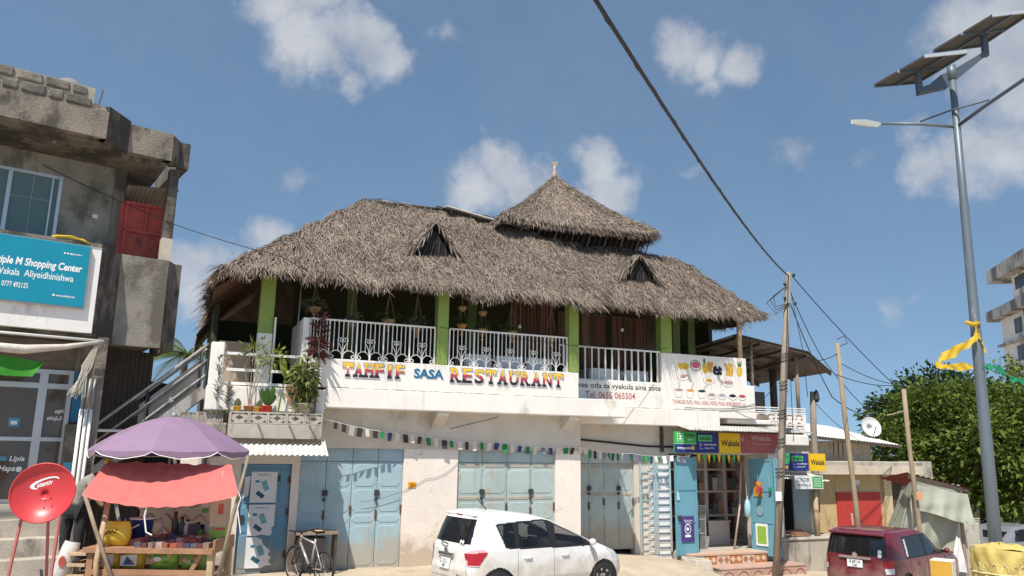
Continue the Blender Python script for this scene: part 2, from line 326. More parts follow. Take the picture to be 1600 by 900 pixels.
# ---- pillars
def pillar(u0, u1, w, z0, zs, z1, lowm):
    part('pillar', green_p, RB, lambda m: m.fb(u0, u1, w-.26, w, zs, z1), bevel=.01)
    part('pillar', lowm, RB, lambda m: m.fb(u0-.002, u1+.002, w-.262, w+.002, z0, zs-.001), bevel=.01)
pillar(-.47, -.17, .05, 3.69, 4.86, 6.35, PW)
pillar(3.38, 3.64, .47, 4.356, 4.36, 6.35, green_p)
pillar(6.74, 7.0, .475, 4.356, 4.36, 6.4, green_p)
pillar(10.30, 10.66, -.87, 5.201, 5.21, 6.9, green_p)
part('post', wood_y, RB, lambda m: m.tube([(13.1, .98, 5.2), (13.1, .98, 6.7)], .07, 8), True)
part('post', greym, RB, lambda m: m.tube([(.33, -.02, 3.7), (.36, -.02, 6.1)], .018, 6), True)
# ---- dark hall behind the terrace
def hall(m):
    m.fb(-1.19, 13.9, -5.7, -5.5, 3.65, 5.9); m.fb(.9, 12.5, -5.7, -5.5, 5.9, 7.1); m.fb(-1.32, -1.2, -5.5, -2.0, 3.69, 5.75); m.fb(14.0, 14.15, -5.5, -3.6, 3.65, 6.8)
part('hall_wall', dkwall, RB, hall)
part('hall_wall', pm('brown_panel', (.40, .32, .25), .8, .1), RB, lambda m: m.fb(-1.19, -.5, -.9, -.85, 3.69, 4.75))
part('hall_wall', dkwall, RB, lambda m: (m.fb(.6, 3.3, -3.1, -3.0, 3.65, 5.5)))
for u, w_ in ((5.2, -2.6), (8.9, -2.9), (11.9, -2.6), (1.9, -2.7), (12.9, -3.2)):
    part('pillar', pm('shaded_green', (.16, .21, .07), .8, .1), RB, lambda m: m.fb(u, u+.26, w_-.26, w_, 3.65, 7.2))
# ---- roof
POLY = [(-1.38, .95), (7.35, .95), (7.8, -.3), (11.97, -.3), (14.7, -1.7), (14.9, -7.8), (-1.38, -7.8)]
def plane3(a, b, c):
    a, b, c = map(Vector, (a, b, c)); n = (b-a).cross(c-a); return lambda u, w: a.z-(n.x*(u-a.x)+n.y*(w-a.y))/n.z
chp = plane3((11.97, -.2, 6.25), (14.7, -1.7, 6.78), (10.95, -2.5, 8.85)); rgp = plane3((14.7, -1.7, 6.78), (10.95, -2.5, 8.85), (14.9, -7, 6.7))
def zroof(u, w):
    t = (1.1-w)/4.3; f1 = 5.93+3.25*(.93*t+.07*t*t); t2 = (-.2-w)/3.0; f2 = 6.24+2.94*t2
    s = sstep(7.2, 8.7, u)
    z = f1*(1-s)+f2*s
    z = min(z, 5.93+(u+1.45)*.845, chp(u, w), rgp(u, w), 5.9+(w+7.8)*.72)
    cap = 9.2-.76*sstep(6.0, 7.4, u)
    z = min(z, cap)
    return z + .035*math.sin(u*2.3+w*1.1)+.03*math.sin(u*4.7-w*3.3)+.02*math.sin(u*9+w*7)
def inpoly(u, w, P=POLY):
    c = False; j = len(P)-1
    for i in range(len(P)):
        if (P[i][1] > w) != (P[j][1] > w) and u < (P[j][0]-P[i][0])*(w-P[i][1])/(P[j][1]-P[i][1])+P[i][0]: c = not c
        j = i
    return c
def straws(name, parent, P, D, NRM, Lm=(.2, .45), W=(.014, .03), lift=(.02, .10), mat=thatch):
    "one mesh of many bent straw strips; P base points, D direction, NRM surface normal (numpy arrays)"
    n = len(P); L_ = rng.uniform(*Lm, n)[:, None]; W_ = rng.uniform(*W, n)[:, None]; li = rng.uniform(*lift, n)[:, None]
    S = np.cross(NRM, D); S /= np.linalg.norm(S, axis=1)[:, None]
    th = rng.normal(0, .30, n)[:, None]; D2 = D*np.cos(th)+S*np.sin(th); S2 = np.cross(NRM, D2)
    tw = rng.normal(0, .7, n)[:, None]; S2 = S2*np.cos(tw)+NRM*np.sin(tw)
    b = P+NRM*.015; m_ = P+D2*L_*.55+NRM*(li*.8+.015); t = P+D2*L_+NRM*(li*.6); t[:, 2] -= .03*rng.random(n)
    V = np.stack([b-S2*W_, b+S2*W_, m_-S2*W_, m_+S2*W_, t-S2*W_*.3, t+S2*W_*.3], 1).reshape(-1, 3)
    k = (np.arange(n)*6)[:, None]; F = np.concatenate([k+np.array([0, 1, 3, 2]), k+np.array([2, 3, 5, 4])], 1).reshape(-1, 4)
    return npmesh(name, V, F, mat, parent)
def npmesh(name, V, F, mat, parent=None):
    me = bpy.data.meshes.new(name); me.vertices.add(len(V)); me.vertices.foreach_set('co', V.astype(np.float32).ravel())
    nl = F.shape[1]; me.loops.add(F.size); me.loops.foreach_set('vertex_index', F.astype(np.int32).ravel())
    me.polygons.add(len(F)); me.polygons.foreach_set('loop_start', np.arange(len(F), dtype=np.int32)*nl)
    for m in (mat if isinstance(mat, list) else [mat]): me.materials.append(m)
    me.update(calc_edges=True); me.validate(); return link(name, me, parent)
du = .16; us = np.arange(-1.45, 14.95, du); ws = np.arange(-7.8, 1.11, du); idx = {}; V = []; F = []
def bshrink(u, w): return inpoly(u, w)
for j, w_ in enumerate(ws):
    for i, u_ in enumerate(us):
        if inpoly(u_, w_): idx[i, j] = len(V); V.append((u_, -w_, zroof(u_, w_)))
for (i, j) in idx:
    q = [(i, j), (i+1, j), (i+1, j+1), (i, j+1)]
    if all(k in idx for k in q): F.append([idx[k] for k in q])
nV = len(V); V2 = V+[(x, y, z-.17) for x, y, z in V]; F2 = F+[[k+nV for k in reversed(f)] for f in F]
mb = MB(); mb.v = V2; mb.f = F2; mb.m = [0]*len(F)+[1]*len(F)
roof = mb.build('thatch_roof', [thatch_base, thatch_in], RB)
PB = []; DB = []; NB = []
def sample(n):
    k = 0
    while k < n:
        u = random.uniform(-1.45, 14.9); w_ = random.uniform(-7.8, 1.1)
        if not inpoly(u, w_): continue
        if w_ < -3.5 and random.random() < .8: continue
        e = .12; zz = zroof(u, w_); gu = (zroof(u+e, w_)-zroof(u-e, w_))/(2*e); gw_ = (zroof(u, w_+e)-zroof(u, w_-e))/(2*e)
        nrm = Vector((-gu, gw_, 1)).normalized()
        g = math.hypot(gu, gw_)+1e-5; dv = Vector((-gu/g, gw_/g, -g)).normalized()
        PB.append((u, -w_, zz)); DB.append(dv); NB.append(nrm); k += 1
sample(86000)
k_ = 68000; PB, DB, NB = map(np.array, (PB, DB, NB))
straws('straw', roof, PB[:k_], DB[:k_], NB[:k_], (.12, .34), (.004, .010), (.005, .075))['kind'] = 'stuff'
straws('long_straw', roof, PB[k_:], DB[k_:], NB[k_:], (.3, .65), (.003, .007), (.01, .07))['kind'] = 'stuff'
# eave fringe
PB = []; DB = []; NB = []
for (a, b), dens in zip(zip(POLY, POLY[1:]+POLY[:1]), (420, 330, 420, 320, 160, 20, 260)):
    A = Vector(a); B = Vector(b); e = (B-A); L_ = e.length; e.normalize(); o = Vector((-e.y, e.x)) if True else None
    cen = Vector((6, -3)); o = o if (A-cen).dot(o) > 0 else -o
    for k in range(int(L_*dens)):
        t = random.uniform(0, L_); s = random.uniform(-.02, .22); q = A+e*t-o*s
        ph = t*1.9; sag = .05*math.sin(ph)+.04*math.sin(ph*2.7+1)
        PB.append((q.x, -q.y, zroof(q.x, q.y)+random.uniform(-.17, .02)+sag*.5)); dn = random.uniform(.5, 1.6)
        DB.append(Vector((o.x, -o.y, -dn)).normalized()); NB.append(Vector((o.x*.7, -o.y*.7, .7)).normalized())
straws('eave_fringe', roof, np.array(PB), np.array(DB), np.array(NB), (.08, .21), (.005, .011), (.0, .04))['kind'] = 'stuff'
# rafters and beams under the eaves
for u in (8.6, 9.6, 10.6, 11.6):
    part('rafter', wood_d, RB, lambda m: m.bar((u, .1, zroof(u, -.3)-.26), (u, 2.6, zroof(u, -2.6)-.26), .08))
for k in range(6):
    t = k/5; a = Vector((11.9, -.35)).lerp(Vector((14.5, -1.9)), t)
    part('rafter', wood_d, RB, lambda m: m.bar((a.x, -a.y, zroof(a.x, a.y)-.24), (11.2, 3.2, 8.3), .07))
part('eave_beam', wood_d, RB, lambda m: m.bar((-1.2, -.35, 6.12), (7.2, -.35, 6.12), .12, .14))
part('eave_beam', wood_d, RB, lambda m: m.bar((7.4, .85, 6.62), (12.1, .85, 6.62), .12, .14))
for k in range(7):     # palm-leaf panels visible under the left eave
    y = .0+k*.95
    part('leaf_panel', pm('brown_palm_panel', (.17, .095, .06), .9, .3, 6, .02, 30), RB, lambda m: m.hexa([(-1.42, y, 5.70), (-.2, y, 6.70), (-.2, y+.8, 6.62), (-1.42, y+.8, 5.62), (-1.42, y, 5.73), (-.2, y, 6.73), (-.2, y+.8, 6.65), (-1.42, y+.8, 5.65)]))
part('side_sheet', zinc_o, RB, lambda m: m.corrugated((-1.62, 3.2, 5.15), (0, 4.6, 0), (.55, 0, .85), .12, .02))
part('side_sheet', pm('dark_sheet', (.10, .095, .09), .8, .2), RB, lambda m: m.corrugated((-1.25, 2.2, 4.9), (0, 3.4, 0), (.02, 0, 1.3), .12, .02))
part('side_strut', iron, RB, lambda m: (m.bar((-1.5, 5, 5.15), (-1.2, 3.2, 4.6), .04), m.bar((-1.2, 3.2, 3.7), (-1.2, 3.2, 5.2), .05)))
# ridge cap
part('ridge_cap', zinc_w, RB, lambda m: m.hexa([(4.5, 2.6, 9.13), (7.1, 2.75, 8.80), (7.1, 3.1, 8.80), (4.5, 3.1, 9.22), (4.5, 2.6, 9.16), (7.1, 2.75, 8.83), (7.1, 3.1, 8.83), (4.5, 3.1, 9.25)]))
part('ridge_pole', wood_d, RB, lambda m: (m.tube([(2.6, 3.1, 9.13), (3.6, 3.1, 9.17), (5.0, 3.0, 9.15)], .035, 6), m.tube([(4.3, 3.0, 9.22), (5.3, 2.9, 9.14)], .022, 6)), True)
# upper pyramid roof
U0, W0, ZA = 8.32, -3.6, 10.95
CN = [(5.95, -1.95, 8.92), (10.98, -1.95, 9.02), (10.98, -5.2, 9.0), (5.95, -5.2, 8.92)]
def pyr(k, s, t):
    "face k: s along the eave, t from eave up to the apex"
    a = Vector(CN[k]); b = Vector(CN[(k+1) % 4]); e = a.lerp(b, s); ap = Vector((U0, W0, ZA))
    p = e.lerp(ap, t); p.z -= .22*math.sin(math.pi*t)*(.7) - .0; q = 2*s-1; p.z += .10*(q**4)*(1-t)-.05*(1-t)
    return Vector((p.x, -p.y, p.z))
mb = MB()
for k in range(4):
    mb.mi = 0; mb.grid(lambda s, t: pyr(k, s, t), 16, 12); mb.mi = 1; mb.grid(lambda s, t: pyr(k, 1-s, t*.98)-Vector((0, 0, .14)), 16, 12)
proof = mb.build('upper_roof', [thatch_base, thatch_in], RB)
PB = []; DB = []; NB = []
for k in range(4):
    for _ in range((11000, 6000, 300, 5600)[k]):
        t = 1-math.sqrt(random.random()); s = random.random(); p = pyr(k, s, t); tt = min(t+.02, .999)
        dv = (pyr(k, s, t-.03)-pyr(k, s, t+.01)).normalized(); sx = (pyr(k, s+.02, min(t, .97))-pyr(k, s-.02, min(t, .97))).normalized()
        nn = sx.cross(-dv).normalized(); nn = nn if nn.z > 0 else -nn
        PB.append(p); DB.append(dv); NB.append(nn)
    for _ in range((2000, 1000, 30, 1000)[k]):
        s = random.random(); p = pyr(k, s, random.uniform(0, .04)); dv = (pyr(k, s, 0)-pyr(k, s, .05)).normalized()+Vector((0, 0, -.6))
        PB.append(p-Vector((0, 0, random.uniform(0, .13)))); DB.append(dv.normalized()); NB.append((dv+Vector((0, 0, 1.6))).normalized())
straws('straw', proof, np.array(PB), np.array(DB), np.array(NB), (.12, .32), (.004, .010), (.005, .05))['kind'] = 'stuff'
part('loft_core', dark, RB, lambda m: m.fb(6.5, 10.7, -5, -2.75, 8.0, 9.1))
for k in range(24):
    u = 6.6+k*.185
    part('loft_stick', wood_d if k % 3 else wood, RB, lambda m: m.bar((u, 2.6, 8.2), (u+.14, 2.35, 8.92), .024))
fin = part('finial', pm('finial_straw', (.50, .37, .25), .9, .2), RB, lambda m: m.lathe([(.12, -.1), (.06, .1), (.045, .22), (.06, .32), (.04, .34)], 10, (U0, -W0, ZA)), True)
mb = MB()
for k in range(26):
    a = k*2.4; mb.bar((U0+.03*math.cos(a), -W0+.03*math.sin(a), ZA+.25), (U0+.13*math.cos(a)*random.random(), -W0+.13*math.sin(a)*random.random(), ZA+.36+.12*random.random()), .012)
mb.build('finial_tuft', pm('finial_straw', (.5, .4, .3)), fin)
# dormers
def dormer(u, w, zb, hw, h, back):
    ap = Vector((u, -w, zb+h)); bk = Vector((u, -w+back, zb+h+.04)); mbd = MB(); PB = []; DB = []; NB = []
    dm = None
    for s in (-1, 1):
        a = Vector((u+s*hw, -w+.05, zb-.06)); b = Vector((u+s*hw*1.25, -w+back, zb+.15)); nn = (a-ap).cross(bk-ap).normalized(); nn = nn if nn.z > 0 else -nn
        q = [ap, a, b, bk]; mbd.hexa([p for p in q]+[p+nn*.07 for p in q])
        for _ in range(520):
            t = random.random(); r = random.random()**1.4; p = ap.lerp(a, t).lerp(bk.lerp(b, t), r)+nn*.07
            PB.append(p); DB.append(((a-ap).normalized()+Vector((0, -.35, 0))*random.random()).normalized()); NB.append(nn)
        for _ in range(60):
            t = random.random(); p = ap.lerp(a, t)+nn*.03
            PB.append(p); DB.append(((a-ap).normalized()*.9+Vector((0, -.35, -.05))).normalized()); NB.append(Vector((0, -1, .3)).normalized())
    dm = mbd.build('dormer', thatch_base, RB)
    straws('straw', dm, np.array(PB), np.array(DB), np.array(NB), (.18, .45), (.007, .016), (.0, .05))['kind'] = 'stuff'
    part('opening', dark, dm, lambda m: m.prism([(u-hw*.8, -w+.10, zb-.05), (u+hw*.8, -w+.10, zb-.05), (u, -w+.10, zb+h*.86)], (0, .05, 0)))
    for k in range(4): part('stick', wood_d, dm, lambda m: m.bar((u-hw*.5+k*hw*.33, -w+.07, zb), (u-hw*.2+k*hw*.2, -w+.07, zb+h*.5), .02))
dormer(3.50, -.30, 7.04, .62, .84, 1.6)
dormer(9.75, -1.0, 7.02, .78, .92, 1.4)
# ================================================================ restaurant: doors, rails, lettering
def octo(w, h, c): return [(c, 0), (w-c, 0), (w, c), (w, h-c), (w-c, h), (c, h), (0, h-c), (0, c)]
PANEL = {}
def panel_mesh(w, h, mat, c=.07):
    k = (round(w, 2), round(h, 2), mat.name)
    if k not in PANEL:
        m = MB(); o1 = octo(w, h, min(c, h*.35)); q = .016; o2 = [(q+(x/w)*(w-2*q), q+(z/h)*(h-2*q)) for x, z in o1]
        m.add([(x, 0, z) for x, z in o1]+[(x, -.007, z) for x, z in o2], [tuple(range(8, 16))]+[(i, (i+1) % 8, 8+(i+1) % 8, 8+i) for i in range(8)])
        PANEL[k] = m.mesh('panel', mat)
    return PANEL[k]
LATCH = None
def shopdoor(u0, u1, w, z0, z1, n, parent, mat, rows, tr=.27):
    "folding metal door of n leaves with pressed panels and a fixed transom"
    lw = (u1-u0)/n
    for i in range(n):
        a = u0+i*lw
        lf = part('door_leaf', mat, parent, lambda m: m.fb(a+.006, a+lw-.006, w-.05, w, z0, z1-tr-.012))
        for r0, r1, mm in rows:
            zz = z0+(z1-tr-z0)*r0; hh = (z1-tr-z0)*(r1-r0)
            link('panel', panel_mesh(lw-.07, hh-.03, mm), lf, (a+.035, -w-.002, zz+.015))
        tl = part('transom', mat, parent, lambda m: m.fb(a+.006, a+lw-.006, w-.05, w, z1-tr, z1))
        link('panel', panel_mesh(lw-.07, tr-.07, mat), tl, (a+.035, -w-.002, z1-tr+.03))
        part('hinge', rustm, lf, lambda m: (m.fb(a+lw-.03, a+lw+.012, w, w+.03, z0+1.02+.1*(i % 2), z0+1.2+.1*(i % 2))))
        if i in (0, n//2): part('bolt', iron, lf, lambda m: (m.fb(a+lw-.06, a+lw+.05, w+.002, w+.045, z0+1.5, z0+1.62), m.lathe([(.035, -.02), (.035, .02)], 8, (a+lw-.02, -w-.04, z0+1.42), Matrix.Rotation(R(90), 3, 'X'))))
tanp = pm('primer_patch', (.40, .37, .30), .8, .12, 4, stain=(.3, (.25, .35, .38), 3, .4))
R1 = [(0, .10, bluem), (.11, .37, bluem), (.38, .46, bluem), (.47, .70, bluem), (.71, .985, bluem)]
R1 = [(.015, .40, bluem), (.41, .50, bluem), (.51, .74, bluem), (.75, .985, bluem)]
R2 = [(.015, .40, bluem), (.41, .60, bluem), (.61, .665, tanp), (.675, .93, bluem), (.94, .99, tanp)]
bluel = pm('pale_blue_door_paint', (.39, .47, .455), .55, .1, 1.6, .004, 9, stain=(.25, (.42, .36, .29), 3, .5), spec=.3, splash=(.5, (.40, .33, .25)), streak=(.35, (.33, .32, .28)))
shopdoor(.605, 2.845, -.06, -.02, 2.475, 4, RB, bluem, R1)
shopdoor(4.125, 6.605, -.06, -.02, 2.475, 4, RB, bluel, [(a, b, tanp if m is tanp else bluel) for a, b, m in R2])
shopdoor(7.81, 9.61, -1.36, -.02, 2.445, 4, RB, bluel, [(a, b, tanp if m is tanp else bluel) for a, b, m in R2])
part('door_sill', conc_l, RB, lambda m: m.fb(-1.0, 7.25, -.02, .25, -.3, -.025), bevel=.02)
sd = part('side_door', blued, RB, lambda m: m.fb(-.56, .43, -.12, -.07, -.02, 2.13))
for z0, z1 in ((.06, .72), (.76, 1.30), (1.34, 2.06)):
    for a, ww in ((-.52, .55), (.06, .13), (.22, .17)): link('panel', panel_mesh(ww, z1-z0, blued, .05), sd, (a, .068, z0))
for z in (.25, 1.1, 1.75): part('hinge', rustm, sd, lambda m: m.fb(.385, .425, -.069, -.03, z, z+.13))
part('bolt', iron, sd, lambda m: m.fb(-.53, -.44, -.069, -.03, .98, 1.12))
part('bolt', iron, sd, lambda m: m.fb(.16, .22, -.069, -.03, 1.78, 1.90))
# posters on the side door: three sheets, the lower two torn
for k, (z0, lab, torn) in enumerate([(1.36, 'white phone poster with blue phones at the top of the blue side door', 0), (.70, 'torn white phone poster in the middle of the blue side door', 1), (.08, 'shredded white phone poster at the bottom of the blue side door', 2)]):
    p = root('poster', lab, 'poster', FR(-.36, -.035, z0), FR_RZ, 'phone posters on the side door')
    if torn == 0: poly = [(0, 0), (.52, 0), (.52, .62), (0, .62)]
    elif torn == 1: poly = [(0, .02), (.16, 0), (.3, .03), (.44, .0), (.49, .05), (.47, .16), (.52, .2), (.52, .62), (0, .62)]
    else: poly = [(0, 0), (.33, .0), (.41, .04), (.53, .05), (.46, .12), (.50, .2), (.44, .26), (.48, .33), (.40, .40), (.33, .46), (.30, .55), (.2, .6), (0, .6)]
    part('sheet', paperw, p, lambda m: m.prism([(x, 0, z) for x, z in poly], (0, -.004, 0)))
    tl = pm('teal_print', (.18, .40, .46), .6, .2, 20); nv = pm('navy_print', (.03, .10, .16), .6, .1)
    part('print', pm('blue_tab', (.03, .24, .34)), p, lambda m: m.box(.09, .17, -.007, -.005, .40, .45))
    part('print', tl, p, lambda m: m.obox((.29, -.006, .34), (.11, .002, .20), Matrix.Rotation(R(-22), 3, 'Y').to_3x3()))
    part('print', nv, p, lambda m: m.obox((.2, -.006, .16), (.17, .002, .085), Matrix.Rotation(R(36), 3, 'Y').to_3x3()))
    if torn < 2: text('POP 5', .13, .38, .54, .575, -.006, inkk, p, shear=.2)
tag(part('torn_paper', paperw, None, lambda m: (m.prism([(0, 0, 0), (.1, -.03, .05), (.13, 0, .45), (.02, 0, .42)], (0, .004, 0)))), 'scrap of torn white paper stuck on the left edge of the side door', 'paper').matrix_world = Matrix.Translation(FR(-.5, -.03, 1.45)) @ Matrix.Rotation(FR_RZ, 4, 'Z')
# house number
hn = root('number_plate', 'small orange house number plate reading 35 on the white wall', 'sign', FR(2.96, .004, 1.64), FR_RZ)
part('plate', pm('orange_enamel', (.80, .36, .02), .4, .05), hn, lambda m: m.box(0, .19, -.012, 0, 0, .13), bevel=.01)
text('35', .045, .15, .03, .10, -.015, inkk, hn, bold=.01)
# ---- main railings with hearts and scrolls
RBASE, RTOP = 4.36, 5.2
def arc(cx, cz, r, a0, a1, n=10): return [(cx+r*math.cos(R(a0+(a1-a0)*i/n)), 0, cz+r*math.sin(R(a0+(a1-a0)*i/n))) for i in range(n+1)]
def scroll_mesh(hw):
    m = MB(); r = .0105
    for s in (-1, 1):
        h = [(0, 0, .2), (s*.05, 0, .28)]+[(s*x, y, z) for x, y, z in arc(.062, .41, .052, -20, 170, 8)]+[(s*x, y, z) for x, y, z in arc(.036, .405, .024, 170, 420, 7)]
        m.tube([(0, 0, .03), (s*.02, 0, .2)]+h[1:], r, 5)
        ra = hw*.5-.02; c = [(s*x, y, z) for x, y, z in arc(ra+.012, .055, ra, 190, -8, 12)]
        m.tube([(0, 0, .0)]+c+[(s*x, y, z) for x, y, z in arc(hw-.07, .05, .035, 20, -300, 9)], r, 5)
    return m.mesh('scroll', steel)
bar_m = MB().box(-.009, .009, -.009, .009, 0, RTOP-RBASE-.02).mesh('bar', steel)
post_m = MB().box(-.016, .016, -.016, .016, 0, RTOP-RBASE).mesh('rail_post', steel)
sc_m = scroll_mesh(.305)
def railing(edges, w, lab):
    rl = root('railing', lab, 'railing', FR(edges[0], w, RBASE), FR_RZ, 'white terrace railings')
    o = edges[0]; Lr = edges[-1]-o
    part('top_rail', steel, rl, lambda m: m.box(-.01, Lr+.01, -.024, .024, RTOP-RBASE-.02, RTOP-RBASE+.016))
    for e in edges: link('rail_post', post_m, rl, (e-o, 0, 0))
    for a, b in zip(edges, edges[1:]):
        for k in range(1, 6):
            x = a+(b-a)*k/6; low = k in (1, 5); z = .185 if k in (1, 2, 4, 5) else 0
            bo = link('bar', bar_m, rl, (x-o, 0, z)); bo.scale.z = (RTOP-RBASE-.02-z)/(RTOP-RBASE-.02)
        sc = link('scroll', sc_m, rl, ((a+b)/2-o, -.012, 0)); sc.scale.x = (b-a)/.61
    return rl
eA = [.57, .97]+[.97+.595*i for i in range(1, 5)]
railing([e if e < 3.34 else 3.34 for e in eA], .40, 'white scrolled terrace railing above TAHFIF, left of the middle green pillar')
railing([3.69+.604*i for i in range(6)], .40, 'white scrolled terrace railing above RESTAURANT, right of the middle green pillar')
rl = root('railing', 'plain white barred railing above the telephone number', 'railing', FR(7.25, -.93, 4.337), FR_RZ, 'white terrace railings')
part('top_rail', steel, rl, lambda m: m.box(-.1, 3.03, -.025, .025, .86, .90))
part('bottom_rail', steel, rl, lambda m: m.box(-.1, 3.03, -.02, .02, .0, .03))
pb = MB().box(-.018, .018, -.018, .018, 0.03, .86).mesh('bar', steel)
for k in range(15): link('bar', pb, rl, (.06+k*.206, 0, 0))
# ---- painted lettering
SER = {'T': ([.5], []), 'A': ([.13, .87], []), 'H': ([.13, .87], [.13, .87]), 'F': ([.18], [.12]), 'I': ([.5], [.5]), 'R': ([.15, .9], [.12]), 'E': ([.1], [.1]), 'S': ([], []), 'U': ([], [.13, .87]), 'N': ([.12], [.13, .88])}
def gradmat():
    m = bpy.data.materials.new('sunset_lettering'); m.use_nodes = True; t = m.node_tree; b = t.nodes['Principled BSDF']; b.inputs['Roughness'].default_value = .6
    g = t.nodes.new('ShaderNodeNewGeometry'); sx = t.nodes.new('ShaderNodeSeparateXYZ'); t.links.new(g.outputs['Position'], sx.inputs[0])
    n = t.nodes.new('ShaderNodeTexNoise'); n.inputs['Scale'].default_value = 14; t.links.new(g.outputs['Position'], n.inputs['Vector'])
    a = t.nodes.new('ShaderNodeMath'); a.operation = 'MULTIPLY_ADD'; t.links.new(n.outputs['Fac'], a.inputs[0]); a.inputs[1].default_value = .12; t.links.new(sx.outputs['Z'], a.inputs[2])
    q = t.nodes.new('ShaderNodeMapRange'); t.links.new(a.outputs[0], q.inputs[0]); q.inputs[1].default_value = 3.98+.06; q.inputs[2].default_value = 4.31+.06
    c = t.nodes.new('ShaderNodeValToRGB'); e = c.color_ramp.elements; c.color_ramp.interpolation = 'LINEAR'
    e[0].position = 0; e[0].color = (.015, .013, .015, 1); e[1].position = 1; e[1].color = (.85, .55, .05, 1)
    for p, cc in ((.22, (.02, .015, .02, 1)), (.30, (.42, .03, .06, 1)), (.52, (.50, .06, .08, 1)), (.60, (.85, .48, .04, 1))):
        x = e.new(p); x.color = cc
    t.links.new(q.outputs[0], c.inputs[0]); t.links.new(c.outputs[0], b.inputs['Base Color']); return m
GM = gradmat(); shg = pm('lettering_shadow_paint', (.42, .40, .42), .8, .1, 20); olw = pm('lettering_outline', (.62, .60, .62), .8, .05, 20)
def slabword(s, u0, u1, z0, z1, y, parent):
    n = len(s); cw = (u1-u0)/n
    for i, ch in enumerate(s):
        a = u0+i*cw+cw*.12; b = a+cw*.74
        if ch == 'I': a, b = a+cw*.22, b-cw*.22
        for lay, (mat, gx, dx, dz) in enumerate(((shg, .016, .02, -.028), (olw, .018, 0, 0), (inkk, .007, 0, 0), (GM, 0, 0, 0))):
            yy = y-.002-.0025*lay
            text(ch, a-gx+dx, b+gx+dx, z0-gx+dz, z1+gx+dz, yy, mat, parent, 'letter', bold=.02)
            bot, top = SER[ch]
            for fx in bot: MB().box(a+(b-a)*fx-.045-gx+dx, a+(b-a)*fx+.045+gx+dx, yy-.0006, yy-.0003, z0-gx+dz, z0+.042+gx+dz).build('serif', mat, parent)
            for fx in top: MB().box(a+(b-a)*fx-.045-gx+dx, a+(b-a)*fx+.045+gx+dx, yy-.0006, yy-.0003, z1-.042-gx+dz, z1+gx+dz).build('serif', mat, parent)
            if ch == 'T':
                for fx in (.05, .95): MB().box(a+(b-a)*fx-.03-gx+dx, a+(b-a)*fx+.03+gx+dx, yy-.0006, yy-.0003, z1-.10-gx+dz, z1+gx+dz).build('serif', mat, parent)
lt = root('painted_lettering', 'painted TAHFIF SASA RESTAURANT in yellow, red, black and blue on the white parapet', 'lettering', (-4.971, 16.551, 0), FR_RZ)
slabword('TAHFIF', 1.28, 2.66, 3.99, 4.29, -.482, lt)
slabword('RESTAURANT', 3.69, 6.58, 3.98, 4.30, -.482, lt)
text('SASA', 2.86+.02, 3.55+.02, 4.03-.02, 4.24-.02, -.482, shg, lt, 'letter', bold=.03)
text('SASA', 2.86, 3.55, 4.03, 4.24, -.486, pm('teal_letter', (.01, .15, .30), .5, .3, 6), lt, 'letter', bold=.03)
lt2 = root('painted_lettering', 'painted black words and red telephone number on the recessed white parapet', 'lettering', (-4.971, 16.551, 0), FR_RZ)
text('okea oda za vyakula aina zote', 7.55, 10.24, 4.09, 4.275, .857, inkk, lt2, bold=.01)
text('Tel: 0655 065504', 7.9, 9.42, 3.87, 4.04, .857, inkr, lt2, bold=.008)
# food mural
fm = root('food_mural', 'painted mural of fruit, plates and bowls with a menu line on the white panel', 'mural', (-4.971, 16.551, 0), FR_RZ)
yel = pm('mural_yellow', (.72, .46, .05), .7, .25, 25); ora = pm('mural_orange', (.66, .32, .05), .7, .25, 25); grn = pm('mural_green', (.05, .18, .04), .7, .3, 25)
pnk = pm('mural_pink', (.62, .13, .20), .7, .25, 30); pur = pm('mural_black', (.02, .02, .04), .7, .3, 40); gry = pm('mural_grey', (.40, .38, .38), .8, .2, 30); fsh = pm('mural_fish', (.42, .28, .30), .7, .3, 30)
def disc(m, cx, cz, rx, rz, y, n=18, a0=0, a1=360): m.prism([(cx+rx*math.cos(R(a0+(a1-a0)*i/n)), y, cz+rz*math.sin(R(a0+(a1-a0)*i/n))) for i in range(n if a1-a0 == 360 else n+1)], (0, -.002, 0))
YM = .853
def mur(name, mat, fn, l=0): return part(name, mat, fm, lambda m: fn(m, YM-.003*l))
mur('mango', yel, lambda m, y: (disc(m, 10.92, 4.86, .11, .085, y), disc(m, 11.07, 4.86, .12, .095, y-.0025)))
mur('mango_shade', ora, lambda m, y: disc(m, 11.04, 4.82, .06, .03, y), 2)
mur('watermelon', grn, lambda m, y: disc(m, 11.42, 4.90, .19, .16, y)); mur('watermelon_rim', inkw, lambda m, y: disc(m, 11.42, 4.90, .165, .135, y), 1)
mur('watermelon_flesh', pnk, lambda m, y: disc(m, 11.42, 4.915, .15, .10, y), 2)
mur('papaya', yel, lambda m, y: (disc(m, 11.72, 4.84, .085, .15, y), disc(m, 11.76, 4.80, .06, .09, y-.003))); mur('papaya_leaf', grn, lambda m, y: disc(m, 11.72, 5.05, .035, .08, y), 1)
mur('juice_glass', ora, lambda m, y: m.prism([(11.84, y, 4.74), (11.98, y, 4.74), (12.03, y, 5.02), (11.81, y, 5.02)], (0, -.002, 0)))
mur('grapes', pur, lambda m, y: [disc(m, 12.16+.055*random.uniform(-2.2, 2.2), 4.80+.055*random.uniform(-2, 2), .045, .045, y-.0004*k, 10) for k in range(20)])
for k in range(5): mur('banana', yel if k % 2 else ora, lambda m, y: m.prism([(12.42+.06*k, y, 5.02), (12.46+.06*k, y, 5.03), (12.53+.05*k, y, 4.82), (12.49+.05*k, y, 4.66), (12.45+.05*k, y, 4.66), (12.48+.05*k, y, 4.8)], (0, -.002-.0005*k, 0)))
